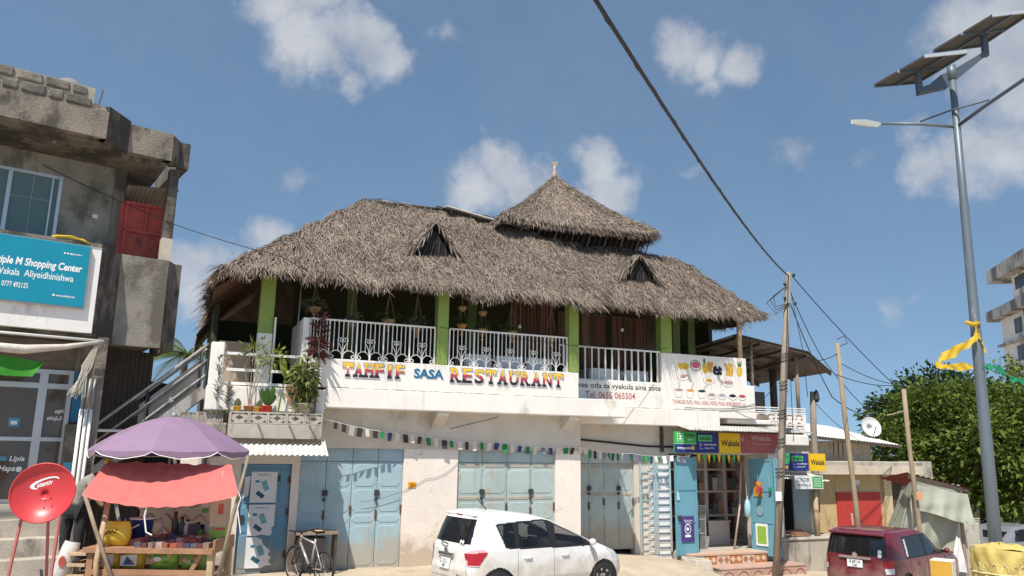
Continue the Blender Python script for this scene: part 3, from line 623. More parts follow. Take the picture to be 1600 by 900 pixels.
mur('pineapple', yel, lambda m, y: disc(m, 12.95, 4.82, .10, .16, y)); mur('pineapple_crown', grn, lambda m, y: [m.prism([(12.93+dx*.3, y, 4.95), (12.97+dx*.3, y, 4.95), (12.95+dx, y, 5.13)], (0, -.002, 0)) for dx in (-.1, -.05, 0, .05, .1)], 1)
for nm, cx, cz, rx, rz, c in (('plate', 10.98, 4.55, .2, .10, gry), ('plate', 11.86, 4.50, .21, .11, gry), ('plate', 12.5, 4.46, .2, .12, gry)):
    mur(nm, c, lambda m, y: disc(m, cx, cz, rx, rz, y)); mur(nm+'_face', PW, lambda m, y: disc(m, cx, cz, rx*.93, rz*.9, y), 1)
mur('chicken', fsh, lambda m, y: (disc(m, 10.98, 4.57, .09, .05, y), disc(m, 11.08, 4.6, .05, .03, y)), 2); mur('noodles', ora, lambda m, y: disc(m, 11.86, 4.50, .12, .05, y), 2)
mur('fish', fsh, lambda m, y: (disc(m, 12.52, 4.47, .17, .055, y), m.prism([(12.36, y, 4.47), (12.27, y, 4.55), (12.27, y, 4.40)], (0, -.002, 0))), 2)
for k, cx in enumerate((10.83, 11.21, 11.6, 11.93, 12.29, 12.66, 13.0)):
    if k < 3:
        mur('cup', gry, lambda m, y: m.prism([(cx-.10, y, 3.98), (cx+.08, y, 3.98), (cx+.14, y, 4.22), (cx-.15, y, 4.22)], (0, -.002, 0))); mur('cup_face', PW, lambda m, y: m.prism([(cx-.09, y, 3.99), (cx+.07, y, 3.99), (cx+.125, y, 4.2), (cx-.135, y, 4.2)], (0, -.002, 0)), 1)
        mur('drink', (fsh, ora, pur)[k], lambda m, y: disc(m, cx, 4.19, .12, .035, y), 2); mur('straw', gry, lambda m, y: m.prism([(cx, y, 4.2), (cx+.02, y, 4.2), (cx+.1*k+.02, y, 4.40), (cx+.1*k, y, 4.4)], (0, -.002, 0)), 2)
    else:
        mur('bowl', gry, lambda m, y: disc(m, cx, 4.10, .165, .13, y, 14, 180, 360)); mur('bowl_face', PW, lambda m, y: disc(m, cx, 4.10, .15, .115, y, 14, 180, 360), 1)
        mur('bowl_food', (fsh, gry, pur, inkr)[k-3], lambda m, y: disc(m, cx, 4.10, .12, .045, y), 2)
text('TUNAUZA SUPU, WALI, UGALI, NDIZI, PILAU, BOKOBOKO  n.k', 10.62, 13.1, 3.80, 3.92, YM-.003, inkr, fm, bold=.006)
# ================================================================ foliage helpers
def leaves(name, parent, C, N_, size, mat, asp=.45, seed=1, droop=.0):
    "many folded leaf-shaped faces at points C, pointing along N_ (numpy)"
    g = np.random.default_rng(seed); n = len(C); D = N_/np.linalg.norm(N_, axis=1)[:, None]
    U = np.tile(np.array([[0, 0, 1.]]), (n, 1))+g.normal(0, .5, (n, 3)); S = np.cross(D, U); S /= np.linalg.norm(S, axis=1)[:, None]+1e-9; Q = np.cross(S, D)
    L_ = (size*g.uniform(.6, 1.3, n))[:, None]; W_ = L_*asp*.5
    t = C+D*L_; t[:, 2] -= droop*L_[:, 0]; m_ = C+D*L_*.45+Q*L_*.06
    V = np.stack([C, m_+S*W_, t, m_-S*W_], 1).reshape(-1, 3); k = (np.arange(n)*4)[:, None]
    F = np.concatenate([k+np.array([0, 1, 2]), k+np.array([0, 2, 3])], 1).reshape(-1, 3)
    return npmesh(name, V, F, mat, parent)
def rpts(n, c, r, seed=0, shell=.4):
    g = np.random.default_rng(seed); v = g.normal(size=(n, 3)); v /= np.linalg.norm(v, axis=1)[:, None]
    rad = (shell+(1-shell)*g.random(n))[:, None]; return np.array(c)+v*rad*np.array(r), v
terra = pm('terracotta', (.42, .17, .09), .85, .15); claypot = pm('clay_basket', (.36, .22, .11), .9, .2, 20)
lyel = pm('yellow_green_leaf', (.22, .27, .05), .6, .2, island=.4, trans=.3); lbush = pm('bush_leaf', (.15, .18, .05), .55, .2, island=.6, trans=.25)
lred = pm('red_leaf', (.14, .05, .045), .6, .25, island=.5, trans=.2); lpale = pm('pale_leaf', (.16, .17, .10), .7, .2, island=.4, trans=.2); ldry = pm('dry_leaf', (.30, .14, .06), .8, .2, island=.4)
def pot(p, r, h, mat): return part('pot', mat, p, lambda m: m.lathe([(r*.7, 0), (r, h*.85), (r*1.08, h*.86), (r*1.08, h), (r*.85, h), (r*.8, h*.8)], 14), True)
# ================================================================ planter ledge with pierced blocks
pl = root('planter_ledge', 'weathered concrete ledge of pierced blocks over the blue side door', 'ledge', FR(-.94, 0, 0), FR_RZ)
part('beam', conc_l, pl, lambda m: m.fb(0, 1.82, .01, .80, 2.64, 2.93), bevel=.015)
part('ledge_top', conc_l, pl, lambda m: m.fb(.0, 1.82, .52, .72, 2.931, 3.14))
bm_ = MB(); bw, bh = .355, .235
def lattice_block(w, h, t, kind):
    m = MB(); f = .028
    m.box(0, w, 0, t, 0, f); m.box(0, w, 0, t, h-f, h); m.box(0, f, 0, t, f, h-f); m.box(w-f, w, 0, t, f, h-f)
    if kind == 'diamond':
        for a, b in (((f, h/2), (w/2, h-f)), ((w/2, h-f), (w-f, h/2)), ((w-f, h/2), (w/2, f)), ((w/2, f), (f, h/2))): m.bar((a[0], t/2, a[1]), (b[0], t/2, b[1]), t*.9, .05, (0, 1, 0))
    else:
        for a, b in (((f, f), (w-f, h-f)), ((f, h-f), (w-f, f))): m.bar((a[0], t/2, a[1]), (b[0], t/2, b[1]), t*.9, .045, (0, 1, 0))
        m.box(w/2-.03, w/2+.03, .01, t-.01, h*.18, h*.82)
    return m
lb = lattice_block(bw, bh, .08, 'diamond').mesh('pierced_block', conc_l)
for k in range(5): link('pierced_block', lb, pl, (.012+k*.361, -.80, 2.935))
part('ledge_back', dark, pl, lambda m: m.fb(.01, 1.81, .711, .715, 2.93, 3.14))
lb2 = lattice_block(.16, .20, .07, 'x').mesh('pierced_block', conc_l)
for k in range(5): link('pierced_block', lb2, pl, (-.90+k*.162, -.42, 2.95))
part('side_beam', conc_l, pl, lambda m: m.fb(-.62, -.01, .004, .45, 2.50, 2.945), bevel=.02)
for u, t in ((.55, .22), (1.15, .25), (1.55, .3)): part('stay', pm('ledge_stay', (.20, .17, .14), .9), pl, lambda m: m.bar((u, -.815, 2.93), (u+t*.55, -.815, 2.66), .03, .012, (0, 1, 0)))
part('awning', zinc_w, pl, lambda m: m.corrugated((-.05, -.70, 2.63), (1.95, 0, 0), (.02, -.42, -.30), .105, .018))
part('awning_batten', wood_d, pl, lambda m: m.fb(0, 1.8, .805, .86, 2.57, 2.63))
LZ = 3.17
def plant(name, lab, u, w, z=LZ, cat='plant'): return root(name, lab, cat, FR(u, w, z), FR_RZ, None)
p = plant('potted_shrub', 'dense green potted shrub at the right end of the concrete ledge', .50, .70); pot(p, .17, .20, pm('grey_pot', (.40, .34, .27), .9, .2))
for k in range(9):
    a = k*.7; part('stem', wood, p, lambda m: m.tube([(0, 0, .15), (.09*math.cos(a), .09*math.sin(a), .45), (.22*math.cos(a), .22*math.sin(a), .85+.04*k)], [.014, .011, .006], 5))
C1, N1 = rpts(620, (-.03, 0, .70), (.27, .27, .46), 5, .2); C2, N2 = rpts(110, (.0, 0, .30), (.2, .2, .2), 6, .2)
leaves('foliage', p, np.concatenate([C1, C2]), np.concatenate([N1, N2])+np.array([0, 0, -.35]), .14, lbush, .38, 7, .3)['kind'] = 'stuff'
p = plant('dracaena', 'tall dark red dracaena rising before the left end of the scrolled railing', .72, .66); part('stem', wood, p, lambda m: m.tube([(0, 0, 0), (.03, 0, .9), (.0, 0, 1.75)], [.025, .02, .012], 6))
g = np.random.default_rng(8); n = 95; zz = g.uniform(1.15, 2.0, n); aa = g.uniform(0, 6.28, n); C_ = np.stack([.01*np.cos(aa), .01*np.sin(aa), zz], 1); D_ = np.stack([np.cos(aa), np.sin(aa), (zz-1.45)*2.2+.1], 1)
leaves('foliage', p, C_, D_, .29, lred, .15, 9, .2)['kind'] = 'stuff'
p = plant('potted_croton', 'leggy yellow-green potted shrub on the ledge before the terrace rails', -.58, .66); pot(p, .1, .12, terra)
for dx, h in ((-.16, 1.0), (0, 1.32), (.2, 1.15)): part('stem', wood, p, lambda m: m.tube([(0, 0, .1), (dx*.4, 0, h*.5), (dx, 0, h)], [.012, .01, .006], 5))
C1, N1 = rpts(130, (.02, 0, 1.2), (.3, .22, .3), 11, .3); C2, N2 = rpts(90, (.42, -.02, 1.12), (.24, .2, .22), 12, .3)
leaves('foliage', p, np.concatenate([C1, C2]), np.concatenate([N1, N2]), .12, lyel, .34, 13)['kind'] = 'stuff'
part('stem', wood, p, lambda m: m.tube([(0, 0, .1), (.14, 0, .6), (.4, 0, 1.1)], [.012, .01, .006], 5))
p = plant('banana_seedling', 'young broad-leaved plant with drooping brown leaves on the ledge', -.02, .66); part('stem', pm('green_stem', (.12, .2, .05)), p, lambda m: m.tube([(0, 0, -.1), (.05, 0, .35), (.11, 0, .72)], [.022, .02, .015], 6))
def blade(b, t, w_, up, n=6):
    m = MB(); b = Vector(b); t = Vector(t); s = (t-b).cross(Vector((0, 1, .2))).normalized()
    pts = [b.lerp(t, i/n)+Vector((0, 0, up*math.sin(math.pi*i/n*.9))) for i in range(n+1)]; ww = [w_*math.sin(math.pi*min(.97, (i+.35)/(n+.6)))+.004 for i in range(n+1)]
    m.add([q for p_, x in zip(pts, ww) for q in (p_-s*x, p_+Vector((0, -.01, 0)), p_+s*x)], [f for i in range(n) for f in ((3*i, 3*i+1, 3*i+4, 3*i+3), (3*i+1, 3*i+2, 3*i+5, 3*i+4))]); return m
for b, t, w_, u_, mm in (((.1, 0, .7), (.0, -.05, 1.15), .07, .02, lyel), ((.11, 0, .7), (.5, -.1, .95), .06, .1, lyel), ((.1, 0, .6), (.75, -.1, .62), .05, .14, lyel), ((.09, 0, .5), (.62, -.08, .2), .03, .2, ldry), ((.08, 0, .45), (.45, -.1, .1), .03, .2, ldry), ((.08, 0, .4), (.3, -.1, .0), .02, .1, ldry)):
    blade(b, t, w_, u_).build('leaf', mm, p)
p = plant('potted_plant', 'small round-leaved plant in a bright red pot on the ledge', -.23, .68); pot(p, .1, .13, pm('red_pot', (.55, .04, .03), .4))
for k in range(7): a = k*.9; blade((0, 0, .12), (.16*math.cos(a), .1*math.sin(a), .34+.03*k), .06, .02).build('leaf', pm('glossy_leaf', (.05, .12, .02), .35, .2), p)
p = plant('potted_plant', 'yellow pot with a pointed green leaf left on the ledge', -.80, .68); pot(p, .08, .1, pm('yellow_pot', (.62, .36, .03), .5)); blade((0, 0, .05), (.0, -.03, .26), .07, 0).build('leaf', pm('grey_leaf', (.12, .13, .06)), p)
p = plant('potted_plant', 'yellow pot with a leaning green leaf, second on the ledge', -.58+.15, .70); pot(p, .07, .1, pm('yellow_pot', (.62, .36, .03), .5)); blade((0, 0, .05), (.06, -.03, .24), .05, 0).build('leaf', pm('grey_leaf', (.12, .13, .06)), p)
p = plant('potted_plant', 'little red and green pot plant beside the bright red pot', -.33, .70); pot(p, .06, .09, pm('red_pot', (.5, .05, .03), .5)); blade((0, 0, .05), (-.05, -.03, .25), .03, 0).build('leaf', pm('grey_leaf', (.12, .13, .06)), p)
for nm, lab, u, h, sd in (('thin_weed', 'tall thin weed at the left corner of the ledge', -1.2, 1.15, 21), ('thin_weed', 'short pale weed sprouting at the left of the ledge', -.98, .62, 22)):
    p = plant(nm, lab, u, .55, 3.1); part('stem', wood, p, lambda m: m.tube([(.04, 0, 0), (0, 0, h*.5), (.05, 0, h)], [.01, .008, .004], 5))
    g = np.random.default_rng(sd); zz = g.uniform(.25*h, h, 70); aa = g.uniform(0, 6.28, 70); C_ = np.stack([0*zz, 0*zz, zz], 1); D_ = np.stack([np.cos(aa), np.sin(aa), .9+0*aa], 1); leaves('foliage', p, C_, D_, .11, lpale, .25, sd)['kind'] = 'stuff'
p = plant('ledge_grass', 'dry grass tuft growing along the left of the concrete ledge', -1.05, .6, 3.12); g = np.random.default_rng(4); C_ = np.stack([g.uniform(-.25, .4, 160), g.uniform(-.1, .05, 160), 0*g.random(160)], 1); D_ = g.normal(0, .5, (160, 3))+np.array([0, 0, .6])
leaves('blades', p, C_, D_, .12, lpale, .1, 4)['kind'] = 'stuff'
# ================================================================ hanging baskets
WH = ['white-flowered', 'bare']
for i, (u, w_, zb, kind, lab) in enumerate([(1.55, -.1, 5.18, 1, 'small terracotta hanging basket with white flowers, left of the wide clay bowl'), (2.35, .0, 5.25, 0, 'wide clay hanging bowl with trailing leaves under the left eave'), (3.02, .0, 5.15, 2, 'bushy hanging basket next to the middle green pillar'),
        (4.12, .0, 5.28, 3, 'two-tier orange hanging basket right of the middle green pillar'), (4.68, -.1, 5.22, 3, 'faded two-tier hanging basket, second right of the middle pillar'), (5.40, .0, 5.20, 0, 'clay hanging bowl with ivy in front of the bead curtain'), (6.5, -.05, 5.17, 4, 'empty clay hanging bowl beside the right green pillar'), (.72, -.3, 5.45, 2, 'leafy hanging basket above the red dracaena')]):
    p = root('hanging_basket', lab, 'basket', FR(u, w_, zb), FR_RZ, 'hanging baskets under the eave'); s = .85 if kind in (1, 3) else 1
    prof = [(.015, -.16), (.05, -.15), (.018, -.09), (.05, -.03), (.12*s, .04), (.17*s, .11), (.155*s, .115), (.1*s, .05)]
    part('bowl', claypot if kind != 3 else pm('orange_clay', (.48, .22, .07), .9, .2), p, lambda m: m.lathe(prof, 12), True)
    if kind == 3: part('upper_bowl', claypot, p, lambda m: m.lathe([(.03, .42), (.1, .48), (.12, .54), (.1, .54)], 12), True)
    top = 6.12-zb
    for k in range(3): part('cord', pm('cord', (.25, .2, .14)), p, lambda m: m.tube([(.15*s*math.cos(k*2.1), .15*s*math.sin(k*2.1), .11), (0, 0, top*.85), (0, 0, top)], .006, 4))
    if kind in (0, 1, 2, 3):
        C_, N_ = rpts((70, 60, 170, 50)[kind], (0, 0, .2), (.26, .22, .14) if kind != 3 else (.17, .17, .1), 30+i, .2)
        leaves('foliage', p, C_, N_+np.array([0, 0, -.1]), .11, (lpale if kind in (1, 2) else leafm), .4, 31+i, .4)['kind'] = 'stuff'
    if kind == 1: part('flower', paperw, p, lambda m: (m.lathe([(.005, 0), (.035, .03), (.01, .06)], 7, (-.17, -.06, .09))))
    if kind == 0 and i == 5: part('flower', paperw, p, lambda m: m.lathe([(.005, 0), (.05, .04), (.01, .09)], 7, (.2, -.05, .2)))
# ================================================================ bead curtains, tables, lamps
bead = pm('bead_curtain', (.20, .085, .06), .8, .3, 9, island=.5)
for u0, u1, w_, lab in ((5.55, 6.75, -.35, 'reddish brown bead curtain left of the right green pillar'), (7.45, 9.0, -1.6, 'reddish brown bead curtain above the plain barred railing, left half'), (9.15, 10.3, -1.6, 'reddish brown bead curtain above the plain barred railing, right half')):
    p = root('bead_curtain', lab, 'curtain', FR(u0, w_, 4.95), FR_RZ, 'bead curtains'); part('rod', wood_d, p, lambda m: m.tube([(0, 0, 1.28), (u1-u0, 0, 1.28)], .02, 6)); m = MB()
    for k in range(int((u1-u0)/.042)):
        x = .02+k*.042+random.uniform(-.01, .01); m.bar((x, random.uniform(-.02, .02), -.3*random.random()), (x+random.uniform(-.01, .01), 0, 1.28), .015)
    m.build('strands', bead, p)['kind'] = 'stuff'
cloth = pm('white_tablecloth', (.68, .72, .76), .8, .05); 
def table(u, w_, lab, sz=.85):
    p = root('dining_table', lab, 'table', FR(u, w_, 3.942), FR_RZ, 'dining tables on the terrace')
    part('table_top', wood_d, p, lambda m: m.box(-sz/2, sz/2, -.38, .38, .72, .75))
    def cl(s, t):
        a = 2*math.pi*s; r = 1/max(abs(math.cos(a)), abs(math.sin(a))); k = 1+.05*math.sin(a*14)*t
        return Vector((math.cos(a)*min(r, 1.3)*(sz/2+.01)*k, math.sin(a)*min(r, 1.3)*.39*k, .756-.34*t))
    m = MB(); m.grid(cl, 72, 3); m.box(-sz/2-.005, sz/2+.005, -.385, .385, .752, .757); m.build('tablecloth', cloth, p)
    for x, y in ((-.38, -.32), (.38, -.32), (.38, .32), (-.38, .32)): part('leg', wood_d, p, lambda m: m.box(x-.03, x+.03, y-.03, y+.03, 0, .72))
    return p
for u, lab in ((4.55, 'table under a pale cloth behind the scrolled railing, nearest the middle pillar'), (5.35, 'table under a pale cloth behind the scrolled railing, in the middle'), (6.15, 'table under a pale cloth behind the scrolled railing, nearest the right pillar')): table(u, -.35, lab, .7)
table(8.7, -1.6, 'table under a white cloth behind the plain railing, left one'); table(9.75, -1.7, 'table under a white cloth behind the plain railing, right one')
for u, w_, lab in ((1.0, -1.3, 'dark wooden chair behind the left scrolled railing'), (8.3, -1.75, 'dark wooden chair beside the left white-clothed table')):
    p = root('chair', lab, 'chair', FR(u, w_, 3.645 if u < 5 else 3.942), FR_RZ, 'chairs on the terrace')
    part('seat', wood_d, p, lambda m: m.box(-.22, .22, -.22, .22, .43, .47)); part('backrest', wood_d, p, lambda m: m.box(-.22, .22, .2, .23, .55, .95))
    for x in (-.19, .19):
        part('leg', wood_d, p, lambda m: m.box(x-.02, x+.02, -.21, -.17, 0, .43)); part('leg', wood_d, p, lambda m: m.box(x-.02, x+.02, .19, .23, 0, .55))
p = root('ceiling_bulb', 'small white light bulb hanging behind the plain railing', 'lamp', FR(9.25, -1.2, 5.75), FR_RZ); part('bulb', paperw, p, lambda m: m.lathe([(.01, 0), (.04, .03), (.045, .06), (.02, .1)], 10)); part('wire', inkk, p, lambda m: m.tube([(0, 0, .1), (0, 0, 1.2)], .004, 4))
# ================================================================ bunting
fc = [pm('flag_black', (.05, .038, .035), .8, .2), pm('flag_green', (.02, .20, .07), .7, .1), pm('flag_cream', (.62, .58, .50), .8, .06), pm('flag_navy', (.04, .05, .15), .7, .1), pm('flag_purple', (.22, .18, .32), .7, .1), pm('flag_white', (.80, .76, .74), .8, .04), pm('flag_lilac', (.50, .38, .52), .8, .1)]
for f in fc: f.node_tree.nodes['Principled BSDF'].inputs['Roughness'].default_value = .8
B = root('bunting', 'string of green, black, purple and white paper flags across the shop fronts', 'bunting', (-4.971, 16.551, 0), FR_RZ)
kp = [Vector((.93, -.52, 3.08)), Vector((2.9, -.14, 2.80)), Vector((5.0, -.07, 2.66)), Vector((7.25, -.05, 2.58)), Vector((9.2, .75, 2.45)), Vector((10.75, .95, 2.42)), Vector((11.3, 1.0, 2.46))]
def along(t):
    t = max(0, min(len(kp)-1.001, t)); i = int(t); f = t-i; return kp[i].lerp(kp[i+1], f)-Vector((0, 0, .05*math.sin(math.pi*f)))
part('string', paperw, B, lambda m: m.tube([along(i/8) for i in range(0, 8*(len(kp)-1)+1)], .005, 4))
pat = [0, 0, 2, 0, 2, 0, 1, 3, 2, 0, 2, 0, 1, 2, 0, 1, 2, 0, 2, 1, 2, 3, 1, 2, 3, 1, 2, 4, 3, 2, 1, 0, 2, 2, 1, 0, 2, 4, 1, 0, 1, 2, 4, 1, 4, 4, 1, 1, 3, 2, 1, 5, 6, 5, 3, 5, 6, 5, 6, 5, 5, 6, 5]
tt = 0.12
for k, c in enumerate(pat):
    tt = .12+k*(5.75-.12)/len(pat); q = along(tt); h = random.uniform(.14, .20); w_ = random.uniform(.085, .13); sw = random.uniform(-.03, .03); tw = random.uniform(-.06, .06)
    d_ = (along(tt+.05)-q).normalized()*w_
    m = MB(); n_ = Vector((0, -.003, 0)); pp = [q, q+d_, q+d_*.97+Vector((sw, tw, -h)), q+d_*.03+Vector((sw, tw*.5, -h))]; m.hexa([p_ for p_ in pp]+[p_+n_ for p_ in pp]); m.build('flag', fc[c], B)
# ================================================================ wakala shop
def grille(u0, u1, w_, z0, z1, n, lab):
    g_ = root('grille_gate', lab, 'gate', FR(u0, w_, z0), FR_RZ, 'blue grille gates of the shop'); W_ = u1-u0; H_ = z1-z0
    for x in (0, W_-.045): part('stile', bluem, g_, lambda m: m.box(x, x+.045, -.03, 0, 0, H_))
    rm = MB().box(.0451, W_-.0451, -.024, -.006, 0, .028).mesh('rung', bluem)
    for k in range(n): link('rung', rm, g_, (0, 0, .02+k*(H_-.07)/(n-1)))
    return g_
grille(9.66, 10.14, -1.12, -.08, 2.36, 14, 'blue ladder-like grille gate, left leaf beside the pale blue doors')
grille(10.17, 10.64, -1.10, -.10, 2.38, 14, 'blue ladder-like grille gate, right leaf beside the open blue door')
shelfs = root('box_stack', 'stack of white cartons standing behind the blue grille gate', 'cartons', FR(10.04, -1.29, -.36), FR_RZ)
bxm = MB().box(0, .62, -.14, 0, .012, .178).mesh('carton', paperw)
for k in range(14): link('carton', bxm, shelfs, (random.uniform(-.02, .02), 0, k*.18))
def leaf(name, lab, P, Q, z0, z1, mat=blueb, faces=1):
    P = Vector(P); Q = Vector(Q); dv = Q-P; W_ = dv.length; rz = FR_RZ+math.atan2(-dv.y, dv.x)
    o = root(name, lab, 'door', FR(P.x, P.y, z0), rz); H_ = z1-z0
    part('sheet', mat, o, lambda m: m.box(.03, W_-.03, -.012, .012, .03, H_-.03))
    for x in (0, W_-.05): part('stile', mat, o, lambda m: m.box(x, x+.05, -.03, .03, 0, H_))
    for z in (0, H_*.33, H_*.66, H_-.05): part('rail', mat, o, lambda m: m.box(.0502, W_-.0502, -.028, .028, z, z+.05))
    return o
d1 = leaf('shop_door', 'open bright blue metal door leaf with a purple poster at its foot', (10.70, -.98), (11.40, -.98), -.2, 2.36)
part('lock_box', iron, d1, lambda m: m.box(.04, .16, -.06, -.031, .92, 1.03)); part('sticker', pm('pale_sticker', (.45, .62, .68)), d1, lambda m: m.prism([(.03, -.034, 1.45), (.13, -.034, 1.42), (.1, -.034, 1.62), (.05, -.034, 1.7)], (0, -.003, 0)))
po = root('poster', 'purple poster with a white lantern on the open blue shop door', 'poster', FR(10.84, -.945, .15), FR_RZ)
part('sheet', pm('purple_print', (.07, .045, .20), .6, .15), po, lambda m: m.box(0, .42, -.004, 0, 0, .66)); disc_ = part('lantern', inkw, po, lambda m: (disc(m, .21, .33, .10, .13, -.006), m.box(.12, .30, -.007, -.005, .12, .18)))
part('lantern_core', pm('purple_print', (.1, .05, .2)), po, lambda m: disc(m, .21, .33, .08, .105, -.009)); part('moon', inkw, po, lambda m: (disc(m, .20, .33, .045, .045, -.012)))
text('Ramadhan', .1, .36, .52, .58, -.006, inkw, po); text('Kareem', .14, .33, .46, .51, -.006, inkw, po)
d2 = leaf('shop_door', 'open bright blue metal door leaf with stickers, right of the shop entrance', (13.44, -1.22), (13.66, -.50), -.28, 2.34)
part('notice', pm('orange_paper', (.55, .26, .06), .8, .1), d2, lambda m: m.box(.12, .42, -.034, -.03, 1.58, 2.0)); text('Bei', .17, .3, 1.85, 1.93, -.037, inkk, d2); text('LIPA', .18, .38, 1.66, 1.76, -.037, inkk, d2)
part('sticker', paperw, d2, lambda m: m.box(.14, .52, -.034, -.03, .25, .85)); part('sticker', pm('lime_print', (.25, .42, .05)), d2, lambda m: m.box(.19, .47, -.038, -.035, .31, .78)); part('sticker', pm('worn_sticker', (.2, .32, .38)), d2, lambda m: disc(m, .3, 1.2, .12, .14, -.03))
d3 = leaf('shop_door', 'narrow outer blue metal leaf at the edge beside the wooden pole', (13.68, -.49), (13.78, -.40), -.3, 2.36)
for nm, lab, P_, mat, sx in (('balloon', 'red foil balloon hanging on the right shop door', (13.40, -.80, 1.5), pm('red_foil', (.42, .04, .05), .3), (.13, .05, .1)), ('balloon', 'green foil balloon hanging on the right shop door', (13.58, -.55, 1.52), pm('green_foil', (.02, .25, .12), .3), (.08, .05, .07))):
    o = root(nm, lab, 'balloon', FR(*P_), FR_RZ, 'balloons at the shop door'); part('skin', mat, o, lambda m: m.add([(-sx[0], 0, 0), (sx[0], 0, .02), (0, -sx[1], sx[2]), (0, -sx[1], -sx[2]), (0, sx[1], sx[2]*.8), (0, sx[1], -sx[2]*.8)], [(0, 3, 2), (1, 2, 3), (0, 4, 5), (1, 5, 4), (0, 2, 4), (1, 4, 2), (0, 5, 3), (1, 3, 5)])); part('string', paperw, o, lambda m: m.tube([(0, 0, 0), (0, .05, .4)], .003, 4))
o = root('plastic_bag', 'pale blue plastic bag hanging at the right of the shop entrance', 'bag', FR(13.12, -.98, .75), FR_RZ); part('bag', pm('blue_bag', (.35, .58, .66), .3, .1), o, lambda m: m.lathe([(.05, 0), (.1, .04), (.095, .3), (.06, .44), (.015, .5), (.02, .56)], 9), True); part('string', paperw, o, lambda m: m.tube([(0, 0, .5), (.05, .15, 1.5)], .004, 4))
o = root('wooden_pole', 'long pale pole leaning inside the shop entrance', 'pole', FR(12.85, -1.3, -.13), FR_RZ); part('shaft', pm('pink_wood', (.52, .40, .33), .7), o, lambda m: m.tube([(0, 0, 0), (.25, .0, 1.1), (.42, .05, 2.4)], .03, 8), True)
# shelving with goods on the shop's back wall
sh = root('shelf_unit', 'pale cubby shelves full of goods on the back wall of the shop', 'shelf', FR(10.9, -2.75, -.13), FR_RZ)
shm = pm('shelf_board', (.66, .56, .50), .7, .08); back = pm('floral_back', (.24, .10, .07), .8, .6, 11)
for k in range(6): part('upright', shm, sh, lambda m: m.box(k*.7, k*.7+.12, 0, .45, 0, 2.8))
for z in (.0, .75, 1.45, 2.1, 2.75): part('shelf_board', shm, sh, lambda m: m.box(-.05, 3.65, -.01, .44, z, z+.06))
part('back_panel', back, sh, lambda m: m.box(-.05, 3.65, .451, .47, 0, 2.85))
goods = [pm('goods_a', (.38, .34, .30)), pm('goods_b', (.18, .10, .07)), pm('goods_c', (.12, .16, .13)), pm('goods_d', (.45, .25, .15)), pm('goods_e', (.08, .08, .1)), pm('goods_f', (.55, .5, .42))]
k = 0
for z in (.06, .81, 1.51, 2.16):
    for c in range(5):
        for j in range(3):
            h = random.uniform(.14, .5); x = c*.7+.13+j*.19; k += 1
            o = MB().box(0, .17, 0, .3, 0, h).build('goods_box', goods[k % 6], None); o.location = FR(10.9+x, -2.75-.02, -.13+z+.002); o.rotation_euler = (0, 0, FR_RZ)
            tag(o, '%s packet in the %s cubby, %s shelf row inside the shop' % (('left', 'middle', 'right')[j], ('first', 'second', 'third', 'fourth', 'last')[c], ('bottom', 'lower', 'upper', 'top')[(z > .5)+(z > 1.2)+(z > 2)]), 'box', 'goods on the shop shelves')
cs = root('display_case', 'glass display case with three shelves at the shop entrance', 'case', FR(11.45, -1.42, -.138), FR_RZ); alu = pm('aluminium', (.55, .55, .55), .35, .05, metal=.6)
for x in (0, .53):
    for y in (0, .37): part('frame', alu, cs, lambda m: m.box(x, x+.03, y, y+.03, 0, 1.2))
for z in (.0, .42, .8, 1.17): part('shelf', alu, cs, lambda m: m.box(0.031, .529, 0.001, .399, z, z+.025))
gl = pm('case_glass', (.5, .55, .55), .05, .02, alpha=.12); part('glass', gl, cs, lambda m: m.box(.03, .53, .006, .01, .03, 1.17)); part('base', wood_d, cs, lambda m: m.box(.031, .529, .03, .39, .026, .30))
for i, (x, z, c) in enumerate(((.1, .46, (.6, .6, .6)), (.28, .46, (.5, .45, .4)), (.4, .46, (.65, .6, .55)), (.12, .84, (.25, .15, .3)), (.33, .84, (.5, .45, .1)))):
    o = root('snack', ('white packet on the middle shelf of the display case, left', 'beige packet on the middle shelf of the display case', 'pale packet on the middle shelf of the display case, right', 'purple bag on the top shelf of the display case', 'yellow fruit on the top shelf of the display case')[i], 'goods', FR(11.45+x, -1.6, -.138+z-.012), FR_RZ, 'goods in the display case'); part('wrap', pm('snack%d' % i, c, .6, .1), o, lambda m: m.lathe([(.05, 0), (.08, .05), (.06, .11), (.02, .13)], 8), True)
cn = root('counter', 'white counter inside the shop', 'counter', FR(12.8, -2.35, -.138), FR_RZ); part('front', shm, cn, lambda m: m.box(0, .75, 0, .06, 0, .62)); part('top', shm, cn, lambda m: m.box(-.03, .78, -.03, .3, .621, .67))
o = root('bucket', 'white bucket on the shop floor before the counter', 'bucket', FR(12.35, -1.95, -.138), FR_RZ); part('body', paperw, o, lambda m: m.lathe([(.10, 0), (.13, .3), (.14, .31), (.12, .29), (.09, .02)], 14), True)
o = root('red_bundle', 'red plastic bundle hanging beside the display case', 'bag', FR(12.18, -2.2, .55), FR_RZ); part('bag', pm('red_bag', (.42, .03, .04), .5, .3, 15), o, lambda m: m.lathe([(.03, -.1), (.14, 0), (.17, .2), (.1, .35), (.02, .4)], 9), True); part('stool', wood_d, o, lambda m: m.box(-.15, .15, -.15, .15, -.688, -.1))
